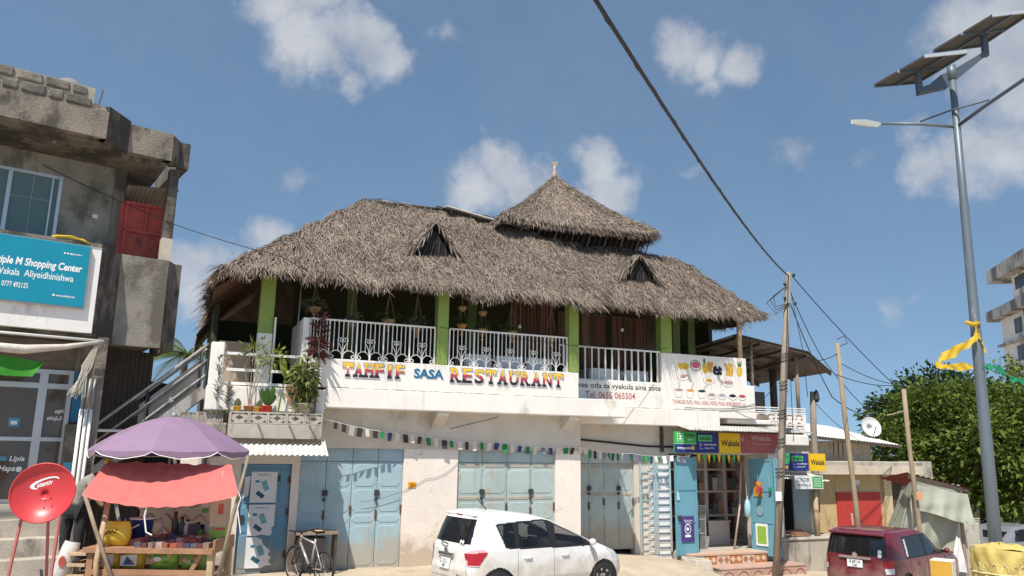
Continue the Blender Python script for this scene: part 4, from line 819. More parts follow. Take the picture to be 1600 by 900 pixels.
# tiled steps
tileA = pm('orange_tile', (.46, .19, .07), .4, .25, 18); tileB = pm('cream_tile', (.62, .50, .38), .4, .15, 14); tileP = pm('pink_tile', (.50, .33, .27), .45, .12, 6); tred = pm('tile_motif', (.34, .16, .11), .5, .2, 12)
st = root('tiled_steps', 'orange and pink tiled steps up to the shop entrance', 'steps', FR(10.95, 0, 0), FR_RZ)
part('step_core', conc_l, st, lambda m: m.fb(.02, 2.55, -1.17, -.73, -.8, -.20)); part('step_core', conc_l, st, lambda m: m.fb(.45, 3.3, -.729, -.05, -1.0, -.46))
part('tread', pm('tread_tile', (.58, .40, .30), .5, .12, 8), st, lambda m: m.fb(0, 2.57, -1.179, -.70, -.199, -.15)); part('tread', tileP, st, lambda m: m.fb(.43, 3.32, -.728, -.02, -.459, -.43))
for k in range(6):
    t_ = part('tile', tileB if k % 2 == 0 else tileA, st, lambda m: m.fb(.02+k*.42, .43+k*.42, -.729, -.715, -.425, -.205))
    part('motif', tred if k % 2 == 0 else tileB, t_, lambda m: [m.obox((.12+k*.42+j*.2, .708, -.315), (.11, .012, .11), Matrix.Rotation(R(45), 3, 'Y').to_3x3()) for j in (0, 1)])
for k in range(6):
    t_ = part('tile', tileP, st, lambda m: m.fb(.45+k*.475, .915+k*.475, -.049, -.035, -1.0, -.462))
    part('motif', tred, t_, lambda m: m.tube([(.52+k*.475, .03, -.75)]+[(.682+k*.475+.16*math.cos(R(a)), .03, -.66+.14*math.sin(R(a))) for a in range(180, -1, -20)]+[(.845+k*.475, .03, -.75)], .012, 5))
tag(part('concrete_kerb', conc_l, None, lambda m: m.hexa([(-.1, -.25, -.2), (.7, -.3, -.2), (.72, .1, -.2), (0, .3, -.2), (-.05, -.2, .12), (.68, -.25, .08), (.7, .1, .1), (.05, .28, .14)]), bevel=.02), 'broken concrete kerb left of the tiled steps', 'kerb').matrix_world = Matrix.Translation(FR(10.6, -.55, -.32)) @ Matrix.Rotation(FR_RZ-.25, 4, 'Z')
# awning and sign boards above the shop
aw = root('zinc_awning', 'grey corrugated zinc awning above the shop sign boards', 'awning', FR(10.72, 0, 0), FR_RZ)
part('sheet', zinc, aw, lambda m: m.corrugated((0, .95, 3.24), (4.3, 0, .0), (.05, -.62, -.15), .1, .016))
part('batten', wood_d, aw, lambda m: m.fb(0, 4.2, -.62, -.56, 3.05, 3.10))
sgreen = pm('sign_green', (.05, .40, .10), .5, .05); snavy = pm('sign_navy', (.02, .035, .20), .5, .08); syel = pm('sign_yellow', (.80, .50, .02), .5, .05); sred = pm('sign_red', (.36, .09, .09), .5, .12, 2); sgrey = pm('sign_grey', (.36, .34, .34), .6)
def board(lab, u0, u1, w_, z0, z1, mat, cat='sign'):
    o = root('sign_board', lab, cat, FR(u0, w_, z0), FR_RZ, 'agency sign boards'); part('board', mat, o, lambda m: m.box(0, u1-u0, 0, .05, 0, z1-z0)); return o
def ez(o, W_, H_):
    part('panel', snavy, o, lambda m: m.box(0, W_, -.004, -.001, 0, H_*.40)); part('edge', inkw, o, lambda m: m.box(0, W_, -.005, -.001, H_*.40, H_*.415))
    part('logo_box', inkw, o, lambda m: m.box(.09, .30, -.004, -.001, H_*.52, H_*.92)); part('logo_field', sgreen, o, lambda m: m.box(.105, .285, -.007, -.005, H_*.545, H_*.895))
    text('Z', .13, .26, H_*.62, H_*.82, -.009, inkw, o, bold=.03); text('EZYPESA', .34, W_-.04, H_*.74, H_*.88, -.004, inkk, o, bold=.01); text('lipa', .44, .58, H_*.56, H_*.66, -.004, inkw, o)
    text('tigopesa', .08, W_*.72, H_*.12, H_*.28, -.006, inkw, o, bold=.02); part('logo', syel, o, lambda m: disc(m, W_*.82, H_*.22, .06, .055, -.005))
def mm(o, W_, H_):
    part('logo_box', pm('pale_green', (.25, .55, .30)), o, lambda m: m.box(.05, W_*.7, -.004, -.001, H_*.56, H_*.86)); part('logo_field', sgreen, o, lambda m: m.box(.065, W_*.7-.015, -.006, -.005, H_*.585, H_*.835))
    text('mamina', .09, W_*.66, H_*.63, H_*.77, -.008, inkk, o, bold=.015); part('bracket', inkw, o, lambda m: (m.box(.1, .108, -.004, -.001, H_*.18, H_*.5), m.box(.1, .2, -.004, -.001, H_*.37, H_*.385), m.box(.1, .2, -.004, -.001, H_*.18, H_*.195)))
    text('Huma Mtandao', .25, W_-.06, H_*.36, H_*.45, -.004, inkw, o, bold=.01); text('Lingus Julfa', .25, W_*.8, H_*.18, H_*.27, -.004, inkw, o, bold=.01)
o = board('green and navy sign board with a white square logo, leftmost above the shop', 10.60, 11.32, -.80, 2.50, 3.06, sgreen); ez(o, .72, .56)
o = board('navy sign board with a green name box, second above the shop', 11.335, 12.06, -.80, 2.50, 3.05, snavy); mm(o, .725, .55)
o = board('yellow Wakala sign board above the shop', 12.075, 12.80, -.78, 2.495, 3.05, syel); text('Wakala', .06, .69, .19, .36, -.003, inkk, o, bold=.02)
o = board('faded red Wakala sign board, rightmost above the shop', 12.82, 14.40, -.84, 2.50, 3.08, sred); text('Wakala', .42, 1.12, .36, .50, -.006, pm('faded_print', (.55, .40, .38)), o, bold=.02); text('Huduma Hapa', .45, 1.1, .22, .30, -.006, pm('faded_print', (.5, .4, .4)), o); text('el', .04, .16, .34, .48, -.006, pm('faded_print', (.5, .4, .4)), o, bold=.02)
part('panel', sgrey, o, lambda m: m.prism([(1.22, -.002, 0), (1.58, -.002, 0), (1.58, -.002, .58), (1.38, -.002, .58), (1.36, -.002, .3)], (0, -.003, 0))); vt = text('money', 0, .36, 0, .08, 0, inkk, o); vt.location = (1.5, -.008, .1); vt.rotation_euler = (0, R(-90), 0)
part('divider', pm('faded_print', (.5, .4, .4)), o, lambda m: m.box(.26, .264, -.005, -.001, .12, .5))
pn = root('pennants', 'short string of yellow and green pennants under the shop signs', 'bunting', FR(11.4, -.9, 2.45), FR_RZ)
for k in range(9): part('pennant', (syel, sgreen)[k % 2], pn, lambda m: m.prism([(k*.17, 0, .0), (k*.17+.12, 0, .0), (k*.17+.06, 0, -.24)], (0, -.003, 0)))
part('string', paperw, pn, lambda m: m.tube([(-.1, 0, .01), (1.7, 0, .01)], .005, 4))
tag(part('white_board', paperw, None, lambda m: m.prism([(0, 0, 0), (.28, 0, -.3), (.3, 0, .25), (.0, 0, .27)], (0, .02, 0))), 'blank white board fixed right of the shop entrance', 'board').matrix_world = Matrix.Translation(FR(13.95, -1.0, 2.2)) @ Matrix.Rotation(FR_RZ, 4, 'Z')
# cable along the upper wall of the third bay
o = root('wall_cable', 'thick black cable running along the wall above the pale blue doors', 'cable', FR(7.4, -1.27, 2.75), FR_RZ); part('cable', inkk, o, lambda m: m.tube([(0, 0, .08), (1.2, 0, .0), (2.6, 0, -.1), (4.4, 0, -.12)], .028, 6)); part('drop', wood_d, o, lambda m: m.box(3.05, 3.13, -.06, 0, -.25, .45))
# ================================================================ right-hand terrace: lean-to roof, pierced balustrade
ln = root('lean_to_roof', 'old corrugated lean-to roof on wooden posts right of the thatch', 'roof', FR(13.0, 0, 0), FR_RZ)
A, M_, T_, Mb, BL, BR = (.5, 1.6, 6.05), (3.3, 1.6, 5.68), (4.55, 1.9, 5.12), (3.3, 5.2, 5.35), (.2, 5.2, 5.7), (4.3, 5.2, 4.95)
def sheetq(m, a, b, c, d): a, b, c, d = map(Vector, (a, b, c, d)); n_ = 48; [m.add([a.lerp(b, i/n_)+Vector((0, 0, .02*(i % 2))), a.lerp(b, (i+1)/n_)+Vector((0, 0, .02*((i+1) % 2))), d.lerp(c, (i+1)/n_)+Vector((0, 0, .02*((i+1) % 2))), d.lerp(c, i/n_)+Vector((0, 0, .02*(i % 2)))], [(0, 1, 2, 3)]) for i in range(n_)]
part('sheet', zinc_o, ln, lambda m: sheetq(m, A, M_, Mb, BL)); part('sheet', zinc_o, ln, lambda m: sheetq(m, M_, T_, BR, Mb))
for t in (0.02, .33, .66, .98): part('purlin', wood_d, ln, lambda m: m.bar(Vector(A).lerp(Vector(BL), t)-Vector((0, 0, .06)), Vector(M_).lerp(Vector(Mb), t)-Vector((0, 0, .06)), .07, .08))
for t in (0.02, .5, .98): part('purlin', wood_d, ln, lambda m: m.bar(Vector(M_).lerp(Vector(Mb), t)-Vector((0, 0, .06)), Vector(T_).lerp(Vector(BR), t)-Vector((0, 0, .06)), .07, .08))
for t in (.0, .33, .66, 1): part('rafter', wood_d, ln, lambda m: m.bar(Vector(A).lerp(Vector(M_), t)-Vector((0, 0, .13)), Vector(BL).lerp(Vector(Mb), t)-Vector((0, 0, .13)), .07, .08))
for x, y, z, rr_ in ((1.15, 1.75, 5.85, .055), (3.15, 2.0, 5.55, .06), (3.6, 3.6, 5.3, .12)): part('post', wood if rr_ < .1 else wood_d, ln, lambda m: m.tube([(x, y, 3.6), (x, y, z)], rr_, 8), True)
bl = root('pierced_balustrade', 'white balustrade of pierced blocks on the right-hand terrace', 'balustrade', FR(14.0, -1.75, 3.0), FR_RZ)
part('slab', white, bl, lambda m: m.box(-.2, 2.2, -.05, 1.2, -.24, .06), bevel=.02); pbm = lattice_block(.36, .32, .09, 'x').mesh('pierced_block', PW)
for r_ in range(2):
    for k in range(6): link('pierced_block', pbm, bl, (-.1+k*.365, -.02, .062+r_*.325))
for k in range(5):
    for r_ in range(2): b_ = link('pierced_block', pbm, bl, (2.18, .0+k*.365, .062+r_*.325)); b_.rotation_euler = (0, 0, R(90))
for z in (.73, .80, .87): part('rail', steel, bl, lambda m: (m.box(-.15, 2.2, 0, .04, z, z+.03)))
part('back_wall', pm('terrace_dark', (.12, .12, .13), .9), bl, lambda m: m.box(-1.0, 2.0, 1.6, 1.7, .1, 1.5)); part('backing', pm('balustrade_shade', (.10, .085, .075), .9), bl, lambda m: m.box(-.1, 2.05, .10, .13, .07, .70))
# ================================================================ left building (shopping centre)
FL_RZ, FL = frame(Vector((-7.682, 14, 0)), 53)
LBD = root('shopping_centre_building', 'weathered grey concrete two-storey building with white fascia on the left', 'building', (-7.682, 14, 0), FL_RZ)
OUT = [(-6, 0), (.03, 0), (.46, -.5), (1.33, -.5), (1.50, -.75), (1.50, -2.2)]
def strip(m, P, z0, z1, t):
    for (a, b) in zip(P, P[1:]):
        a = Vector(a); b = Vector(b); e = (b-a).normalized(); o = Vector((e.y, -e.x)); o = o if o.y < 0 else -o
        m.prism([(a.x, -a.y, z0), (b.x, -b.y, z0), (b.x+o.x*t, -(b.y+o.y*t), z0), (a.x+o.x*t, -(a.y+o.y*t), z0)], (0, 0, z1-z0))
fasc = pm('fascia_white', (.80, .76, .72), .85, .04, 2, .004, 30, stain=(.12, (.5, .45, .4), 1.3, .4))
def facet(name, a, b, z0, z1, mat, t=.14): return part(name, mat, LBD, lambda m: strip(m, [a, b], z0, z1, t))
facet('fascia', OUT[0], OUT[1], 4.47, 6.08, fasc); part('fascia_coping', conc, LBD, lambda m: m.fb(-6, .02, -.13, .02, 6.082, 6.14))
facet('balcony_wall', OUT[1], OUT[2], 4.42, 6.12, conc_d); facet('balcony_wall', OUT[2], OUT[3], 4.36, 6.13, plaster); facet('balcony_wall', OUT[3], OUT[4], 4.36, 6.13, conc_d); facet('balcony_wall', OUT[4], OUT[5], 4.36, 6.13, conc_d)  # chamfers in darker concrete: shade of their unlit sides put into the colour
part('balcony_floor', conc_d, LBD, lambda m: m.prism([(-6, .145, 4.43), (0, .145, 4.43), (.4, .66, 4.43), (1.3, .66, 4.43), (1.36, 2.2, 4.43), (-6, 2.2, 4.43)], (0, 0, .15)))
ROUT = [(-6, 0), (-.14, 0), (.34, -.5), (1.16, -.5), (1.38, -.8), (1.38, -3)]
facet('roof_beam', ROUT[0], ROUT[1], 8.20, 8.74, conc, .25); facet('roof_beam', ROUT[1], ROUT[2], 8.20, 8.86, conc_d, .2); facet('roof_beam', ROUT[2], ROUT[3], 8.22, 8.80, conc, .2); facet('roof_beam', ROUT[3], ROUT[4], 8.22, 8.78, conc_d, .2); facet('roof_beam', ROUT[4], ROUT[5], 8.22, 8.78, conc_d, .2)  # darker concrete on the turned faces paints in their shade
part('roof_slab', conc_d, LBD, lambda m: m.prism([(-6, .26, 8.14), (-.2, .26, 8.14), (.3, .72, 8.14), (1.12, .72, 8.14), (1.2, 3, 8.14), (-6, 3, 8.14)], (0, 0, .14)))
# parapet stones, each its own block with mortar between
stone = [pm('stone_a', (.24, .21, .175), .95, .25, 3, .02, 20, stain=(.5, (.12, .11, .1), 2, .6)), pm('stone_b', (.17, .15, .125), .95, .25, 3, .02, 20, stain=(.6, (.1, .09, .08), 2, .6))]
mort = pm('mortar', (.36, .315, .26), .95, .15, 5, .01, 30)
part('mortar_bed', mort, LBD, lambda m: m.fb(-6, -.42, -.2, -.02, 8.742, 9.16))
for r_ in range(2):
    x = -2.6+r_*.19
    while x < -.46:
        w_ = random.uniform(.24, .46); x1 = min(x+w_, -.43)
        if x1-x > .12: part('stone', stone[random.random() < .5], LBD, lambda m: m.hexa([(x+random.uniform(0, .015), -.02-random.uniform(0, .02), 8.755+r_*.215), (x1-.02, -.02, 8.755+r_*.215), (x1-.02, .16, 8.755+r_*.215), (x, .16, 8.755+r_*.215), (x, -.015, 8.94+r_*.215+random.uniform(-.01, .015)), (x1-.025, -.02, 8.92+r_*.215+random.uniform(-.02, .04)), (x1-.02, .16, 8.94+r_*.215), (x, .16, 8.945+r_*.215)]), bevel=.028)
        x = x1+.02
part('broken_stub', conc, LBD, lambda m: m.hexa([(-.42, -.0, 8.743), (-.18, .0, 8.743), (-.18, .2, 8.743), (-.42, .2, 8.743), (-.4, 0, 8.86), (-.22, .02, 8.83), (-.2, .2, 8.82), (-.42, .2, 8.9)]))
part('rebar', rustm, LBD, lambda m: m.bar((-.33, .1, 8.8), (-.28, .1, 9.2), .02))
# upper storey
wallU = plaster
for q in ((-6, -3.0, -1.65, -1.5, 4.6, 8.14), (-3.0, -.60, -1.65, -1.5, 4.6, 6.40), (-3.0, -.60, -1.65, -1.5, 7.74, 8.14), (-.60, .52, -1.65, -1.5, 4.6, 8.14)): part('wall', wallU, LBD, lambda m: m.fb(*q))
part('wall', conc_d, LBD, lambda m: m.fb(.37, .52, -6, -1.651, 0, 8.14)); part('wall', conc, LBD, lambda m: m.fb(.34, .53, -1.52, -1.44, 4.6, 8.139))
win = part('window', alu, LBD, lambda m: (m.fb(-3.0, -.60, -1.60, -1.49, 7.68, 7.739), m.fb(-3.0, -.60, -1.60, -1.49, 6.401, 6.45), m.fb(-.66, -.60, -1.6, -1.49, 6.45, 7.68), m.fb(-.78, -.75, -1.6, -1.495, 6.45, 7.68), m.fb(-1.52, -1.45, -1.6, -1.49, 6.45, 7.68), m.fb(-2.3, -2.23, -1.6, -1.49, 6.45, 7.68)))
greenglass = pm('green_tinted_glass', (.10, .16, .15), .12, .1, spec=.6)
for a, b in ((-3.0, -2.3), (-2.23, -1.52), (-1.45, -.78), (-.75, -.66)): part('pane', greenglass, win, lambda m: m.fb(a, b, -1.56, -1.54, 6.45, 7.68))
part('upper_room', dark, LBD, lambda m: m.fb(-6, .36, -2.6, -2.5, 4.6, 8.13))
part('glazing_bar', pm('glazing_bar', (.3, .36, .34)), win, lambda m: (m.fb(-1.1, -1.085, -1.539, -1.53, 6.45, 7.68), m.fb(-1.45, -.78, -1.539, -1.531, 7.2, 7.215)))
part('socket_box', paperw, LBD, lambda m: m.fb(.0, .09, -1.5, -1.47, 7.0, 7.08))
rd = part('red_panel', pm('red_rusty_paint', (.34, .06, .045), .7, .25, 4, stain=(.3, (.1, .03, .03), 3, .5)), LBD, lambda m: m.fb(.45, 1.36, -1.26, -1.24, 6.14, 7.40))
for q in ((.54, 1.36, 7.36, 7.42), (.54, 1.36, 6.78, 6.84), (.54, .60, 6.14, 7.36), (1.30, 1.36, 6.14, 7.36), (.93, .97, 6.84, 7.36)): part('frame_bar', pm('red_frame', (.36, .06, .05), .7, .2), rd, lambda m: m.fb(q[0], q[1], -1.239, -1.20, q[2], q[3]))
part('post', conc_d, LBD, lambda m: m.fb(1.22, 1.40, -.95, -.75, 6.13, 8.14)); part('soffit_sheet', zinc_o, LBD, lambda m: m.corrugated((.53, 1.2, 7.75), (1.0, 0, .12), (-.05, 1.8, -.55), .09, .015))
part('post', pm('pale_post', (.5, .43, .35), .9), LBD, lambda m: m.fb(1.21, 1.41, -.96, -.745, 6.13, 6.65))
# ground floor
part('plinth', conc_l, LBD, lambda m: m.fb(-6, .36, -6, -1.0, -.6, 1.42)); part('column', conc, LBD, lambda m: m.fb(.17, .34, -.30, -.08, -.4, 4.42)); part('ceiling_wall', pm('brown_soffit', (.20, .165, .14), .95, .2), LBD, lambda m: m.fb(-6, .36, -1.35, -1.25, 3.86, 4.42)); part('pier', plaster, LBD, lambda m: m.fb(.0, .36, -1.6, -1.21, 1.42, 4.42))
part('room', pm('shop_dark', (.12, .10, .085), .9, .2), LBD, lambda m: (m.fb(-6, .36, -4.1, -4.0, 1.42, 4.42)))
for k in range(4): part('step', conc_l, LBD, lambda m: m.fb(-6, .1, -.999+k*.34, -.66+k*.34, -.6, 1.18-k*.3), bevel=.015)
gf = part('shop_window', alu, LBD, lambda m: (m.fb(-6, 0, -1.25, -1.17, 3.78, 3.86), m.fb(-6, 0, -1.25, -1.17, 3.50, 3.60), m.fb(-6, 0, -1.25, -1.17, 2.53, 2.60), m.fb(-6, 0, -1.25, -1.17, 1.42, 1.50), m.fb(-.08, 0, -1.25, -1.165, 1.5, 3.78), m.fb(-.56, -.42, -1.25, -1.165, 1.5, 3.78), m.fb(-2.2, -2.1, -1.25, -1.165, 1.5, 3.78)))
gm = pm('shop_glass', (.10, .075, .055), .08, .1, spec=.6)
for a, b in ((-.42, -.08), (-2.1, -.56), (-4, -2.2)):
    for z0, z1 in ((1.5, 2.53), (2.6, 3.5), (3.6, 3.78)): part('pane', gm, gf, lambda m: m.fb(a, b, -1.22, -1.2, z0, z1))
sk = root('window_lettering', 'white Lipia Hapa lettering and blue badges on the shop glass', 'lettering', (-7.682, 14, 0), FL_RZ)
def wt(s, x0, x1, z0, z1, mir=False): text(s, x0, x1, z0, z1, 1.197, inkw, sk, bold=.02, shear=.2, mirror=mir)
wt('Lipia', -.86, -.62, 2.14, 2.26); wt('Hapa', -1.0, -.75, 1.96, 2.09)
part('badge', pm('blue_badge', (.1, .3, .45)), sk, lambda m: m.fb(-.96, -.78, -1.199, -1.196, 2.78, 2.94)); part('badge', inkw, sk, lambda m: m.fb(-.92, -.82, -1.195, -1.192, 2.82, 2.89)); part('badge', pm('blue_badge', (.1, .3, .45)), sk, lambda m: m.fb(-1.3, -.9, -1.199, -1.196, 2.17, 2.25)); part('badge', inkw, sk, lambda m: disc(m, -.69, 2.02, .05, .05, 1.197))
o = text('Lipia', -.36, -.12, 2.9, 3.0, 1.197, inkw, sk, bold=.02, mirror=True); o = text('Hapa', -.24, -.10, 3.03, 3.13, 1.197, inkw, sk, bold=.02, mirror=True)
part('side_sheet', pm('shade_brown_sheet', (.085, .068, .056), .85, .25), LBD, lambda m: m.corrugated((.345, 1.56, -.2), (1.2, .35, 0), (0, 0, 4.6), .1, .02)); part('side_sheet', pm('blue_black_sheet', (.07, .085, .10), .7, .2), LBD, lambda m: m.corrugated((1.3, 2.6, -.2), (1.5, 1.6, 0), (0, 0, 4.1), .1, .02))  # first sheet's colour is darkened to paint in the shade under the balcony
for k, x in enumerate((.02, .10, .18)):
    o = root('drain_pipe', ('leftmost of three white pipes on the corner column', 'middle of three white pipes on the corner column', 'rightmost of three white pipes on the corner column')[k], 'pipe', FL(x, .02-.02*k, -.1), FL_RZ, 'white pipes on the corner column'); part('pipe', steel, o, lambda m: m.tube([(0, 0, 0), (.0, 0, 3.2)], .03, 8), True); part('upper_pipe', greym, o, lambda m: m.tube([(0, 0, 3.2), (0.01, 0, 3.75)], .022, 8), True)
# sign
tealm = pm('teal_sign', (.008, .25, .36), .5, .05)
o = root('sign_board', 'teal Triple M Shopping Center sign board on the white fascia', 'sign', FL(0, .0, 0), FL_RZ)
part('board', tealm, o, lambda m: m.fb(-3.2, -.17, .012, .08, 4.91, 6.04)); part('frame_edge', greym, o, lambda m: (m.fb(-.169, -.155, .008, .075, 4.9, 6.04), m.fb(-3.2, -.155, .008, .075, 4.885, 4.909)))
YS = -.083
text('Triple M Shopping Center', -1.64, -.26, 5.50, 5.68, YS, inkw, o, bold=.03, shear=.15); text('Wakala  Aliyeidhinishwa', -1.58, -.38, 5.31, 5.47, YS, inkw, o, bold=.01); text('0777 492125', -1.45, -1.06, 5.14, 5.235, YS, inkw, o, bold=.012); text('www.zanlink.com', -.62, -.32, 5.06, 5.10, YS, inkw, o, bold=.02); text('@zanlink.tz', -.45, -.29, 5.84, 5.88, YS, inkw, o, bold=.02)
part('dot', inkw, o, lambda m: [disc(m, -.57+.05*k, 5.86, .017, .017, YS, 10) for k in range(3)]+[disc(m, -.655, 5.08, .02, .02, YS, 10)])
o = root('yellow_cable', 'yellow cable lying along the top of the white fascia', 'cable', FL(-.6, .0, 6.15), FL_RZ); part('cable', pm('yellow_plastic', (.7, .45, .04)), o, lambda m: (m.tube([(-.2, 0, .0), (.05, 0, .03), (.3, 0, .02), (.46, 0, -.06)], .02, 6), m.tube([(-.15, -.03, .02), (.1, -.03, .05), (.42, -.03, -.03)], .015, 6)), True)
o = root('satellite_dish', 'grey satellite dish seen edge-on above the old concrete parapet', 'dish', FL(-.92, -.5, 8.10), FL_RZ); part('mast', greym, o, lambda m: m.tube([(0, .1, 0), (0, .1, 1.0)], .03, 6)); part('dish', pm('dish_grey', (.20, .195, .185), .6, .15), o, lambda m: m.lathe([(.42, .02), (.36, -.03), (.2, -.08), (.01, -.1), (.2, -.07), (.36, -.02)], 20, (0, .1, .98), Matrix.Rotation(R(20), 3, 'Z') @ Matrix.Rotation(R(-75), 3, 'Y') @ Matrix.Rotation(R(30), 3, 'X')), True)
o = root('awning_roll', 'ragged rolled white awning hanging below the white fascia', 'awning', FL(0, .0, 0), FL_RZ); clothw = pm('ragged_white_cloth', (.55, .50, .43), .9, .15, 8)
part('roll', clothw, o, lambda m: m.tube([(-4, -.2, 4.18), (-2, -.22, 4.08), (-1.0, -.25, 4.06), (-.4, -.2, 4.16), (.15, -.15, 4.30)], [.05, .07, .08, .05, .03], 8), True); part('bar', steel, o, lambda m: m.tube([(-4, -.12, 4.34), (.22, -.12, 4.33)], .025, 6), True)
m = MB()
for k in range(40): x = .12+random.uniform(-.03, .03); m.tube([(x, -.15, 4.25), (x-.05-random.uniform(0, .14), -.17, 3.85), (x-.1-random.uniform(0, .25), -.17+random.uniform(-.05, .05), 3.45-random.uniform(0, .2))], .006, 3)
m.build('tassel', clothw, o)['kind'] = 'stuff'
o = root('green_cloth', 'bright green cloth strung above the shop window', 'cloth', FL(0, 0, 0), FL_RZ); gc = pm('green_fabric', (.05, .30, .03), .7, .12, 6, trans=.2)
part('cloth', gc, o, lambda m: m.grid(lambda s, t: Vector((-3.0+2.4*s, .28+.03*math.sin(s*17)*t-.05*t, 3.97-.03*s-(.30 if s < .93 else .30*(1-s)/.07)*t*(.5+.6*s)+.03*math.sin(s*11+t*3))), 40, 6), True)
# grime-coloured wall panel with blue poster by the window
o = root('poster', 'blue vertical banner at the right edge of the shop glass', 'poster', FL(.02, -1.17, 2.9), FL_RZ); part('sheet', pm('blue_banner', (.03, .16, .28), .6, .25, 10), o, lambda m: m.box(0, .17, -.01, 0, 0, .95))
o = root('wall_box', 'dirty white meter box with blue sticker beside the shop glass', 'box', FL(-.04, -1.15, 1.9), FL_RZ); part('box', plaster, o, lambda m: m.box(0, .26, -.12, 0, 0, .95)); part('sticker', pm('cyan_sticker', (.1, .4, .55)), o, lambda m: m.box(.03, .2, -.126, -.121, .0, .25))
# ================================================================ outside stair left of the terrace, palm
sr = root('outside_stair', 'cluttered grey steel stair with handrails climbing to the terrace', 'stair', FR(-1.42, .1, 0), FR_RZ)
def sp(t, y, dz=0): return Vector((-2.1*t, y, 3.6-1.9*t+dz))
sgr = pm('stair_grey', (.36, .34, .31), .8, .2, 3, stain=(.4, (.15, .12, .1), 3, .5))
for y in (.0, .9): part('stringer', sgr, sr, lambda m: m.bar(sp(0, y), sp(1, y), .06, .22))
for k in range(9): part('tread', sgr, sr, lambda m: m.box(-2.1*(k+.8)/9, -2.1*k/9, .04, .86, 3.55-1.9*(k+.5)/9, 3.59-1.9*(k+.5)/9))
for y in (0, .9):
    for dz, r_ in ((.95, .03), (.62, .022), (.32, .022)): part('handrail', sgr, sr, lambda m: m.tube([sp(0, y, dz), sp(1, y, dz)], r_, 6), True)
    for t in (.05, .5, .97): part('baluster', iron, sr, lambda m: m.tube([sp(t, y, 0), sp(t, y, .95)], .022, 6), True)
part('side_board', pm('pale_board', (.55, .50, .44), .85, .15), sr, lambda m: m.hexa([sp(.02, .93, .1), sp(.62, .93, .1), sp(.62, .96, .1), sp(.02, .96, .1), sp(.02, .93, .8), sp(.62, .93, .8), sp(.62, .96, .8), sp(.02, .96, .8)]))
part('side_board', sgr, sr, lambda m: m.hexa([sp(.6, .93, .3), sp(1, .93, .3), sp(1, .96, .3), sp(.6, .96, .3), sp(.6, .93, .95), sp(1, .93, .95), sp(1, .96, .95), sp(.6, .96, .95)]))
for t, y in ((.3, 0), (.75, 0), (.98, .9)): part('prop', sgr, sr, lambda m: m.bar(sp(t, y, -.05), sp(t, y, -.05)+Vector((.35*(1 if t < .9 else -.2), .0, -1.35)), .06))
part('landing', conc, sr, lambda m: m.box(-2.9, -2.11, -.1, 1.1, 1.5, 1.7)); part('landing_post', conc, sr, lambda m: m.box(-2.85, -2.65, 0, .2, -.3, 1.499))
part('white_pipe', steel, sr, lambda m: m.tube([(-1.95, -.1, 2.75), (-1.3, -.1, 2.75)], .03, 6), True)
part('back_fence', pm('blue_black_sheet', (.07, .085, .10)), sr, lambda m: m.corrugated((-3.2, 2.4, -.2), (2.9, 0, 0), (0, 0, 3.5), .1, .02))
pt = root('palm_tree', 'coconut palm with drooping fronds behind the outside stair', 'tree', (-10.9, 26, .9), 0)
part('trunk', wood, pt, lambda m: m.tube([(-.5, 0, -1.2), (-.2, 0, 2.5), (0, 0, 4.6)], [.17, .13, .1], 8), True)
lpalm = pm('palm_leaf', (.12, .16, .04), .5, .2, island=.4, trans=.25)
for k in range(13):
    a = k*2*math.pi/13+.2; up = .5+.5*math.sin(k*2.3); m = MB(); pts = []
    for i in range(9):
        t = i/8; r_ = 1.9*t; pts.append(Vector((math.cos(a)*r_, math.sin(a)*r_, 4.6+up*r_*.9-1.0*t*t*(1.2+up*.5))))
    m.tube(pts, [.025]*4+[.015]*5, 4)
    for i in range(1, 34):
        t = i/34; q = pts[int(t*8)].lerp(pts[min(8, int(t*8)+1)], t*8-int(t*8)); s_ = Vector((-math.sin(a), math.cos(a), 0)); f_ = Vector((math.cos(a), math.sin(a), 0)); l_ = .62*math.sin(math.pi*(.12+.85*t))
        for s in (-1, 1): e = q+s_*s*l_*.8+f_*l_*.5-Vector((0, 0, l_*.55)); m.add([q-f_*.02, q+f_*.03, e], [(0, 1, 2)])
    m.build('frond', lpalm, pt)
# ================================================================ street stall
SX, SY = -5.40, 12.6; SZ = gz(SX, SY); S0 = Vector((SX, SY, SZ))
def lp(x, y, dy=0.): return at(x, y, SY+dy)-S0
sl_ = root('market_stall', 'wooden street stall with shelf and tray in front of the shops', 'stall', S0)
TZ = .97-SZ
part('table_top', wood_r, sl_, lambda m: m.box(-.98, .95, -.38, .45, TZ-.05, TZ))
for y0, y1 in ((-.42, -.385), (.455, .49)): part('tray_edge', wood_r, sl_, lambda m: m.box(-.98, .97, y0, y1, TZ-.07, TZ+.005))
part('tray_edge', wood_r, sl_, lambda m: m.box(.955, .99, -.385, .455, TZ-.06, TZ+.13)); 
for x in (-.93, .88):
    for y in (-.36, .38): part('leg', wood_r if x < 0 else wood_y, sl_, lambda m: m.box(x, x+.09, y, y+.09, -.05, TZ-.051))
for z in (.62, .28):
    for k in range(4): part('shelf_slat', wood_r, sl_, lambda m: m.box(-.92, .92, -.26+k*.16, -.14+k*.16, z-.035, z))
    part('shelf_edge', wood_r, sl_, lambda m: m.box(-.839, .879, -.36, -.325, z-.06, z+.02))
for x, mat in ((-.62, wood_r), (.62, wood_r)): part('brace', mat, sl_, lambda m: m.bar((x, -.3, .6), (x*1.25, -.3, TZ-.06), .06))
part('crate_front', pm('cardboard', (.33, .22, .14), .9, .1), sl_, lambda m: m.box(-.72, -.1, -.37, -.30, .36, .555))
part('side_steps', wood_y, sl_, lambda m: [m.box(-1.25, -.98, -.3, .3, .18+k*.16, .22+k*.16) for k in range(5)])
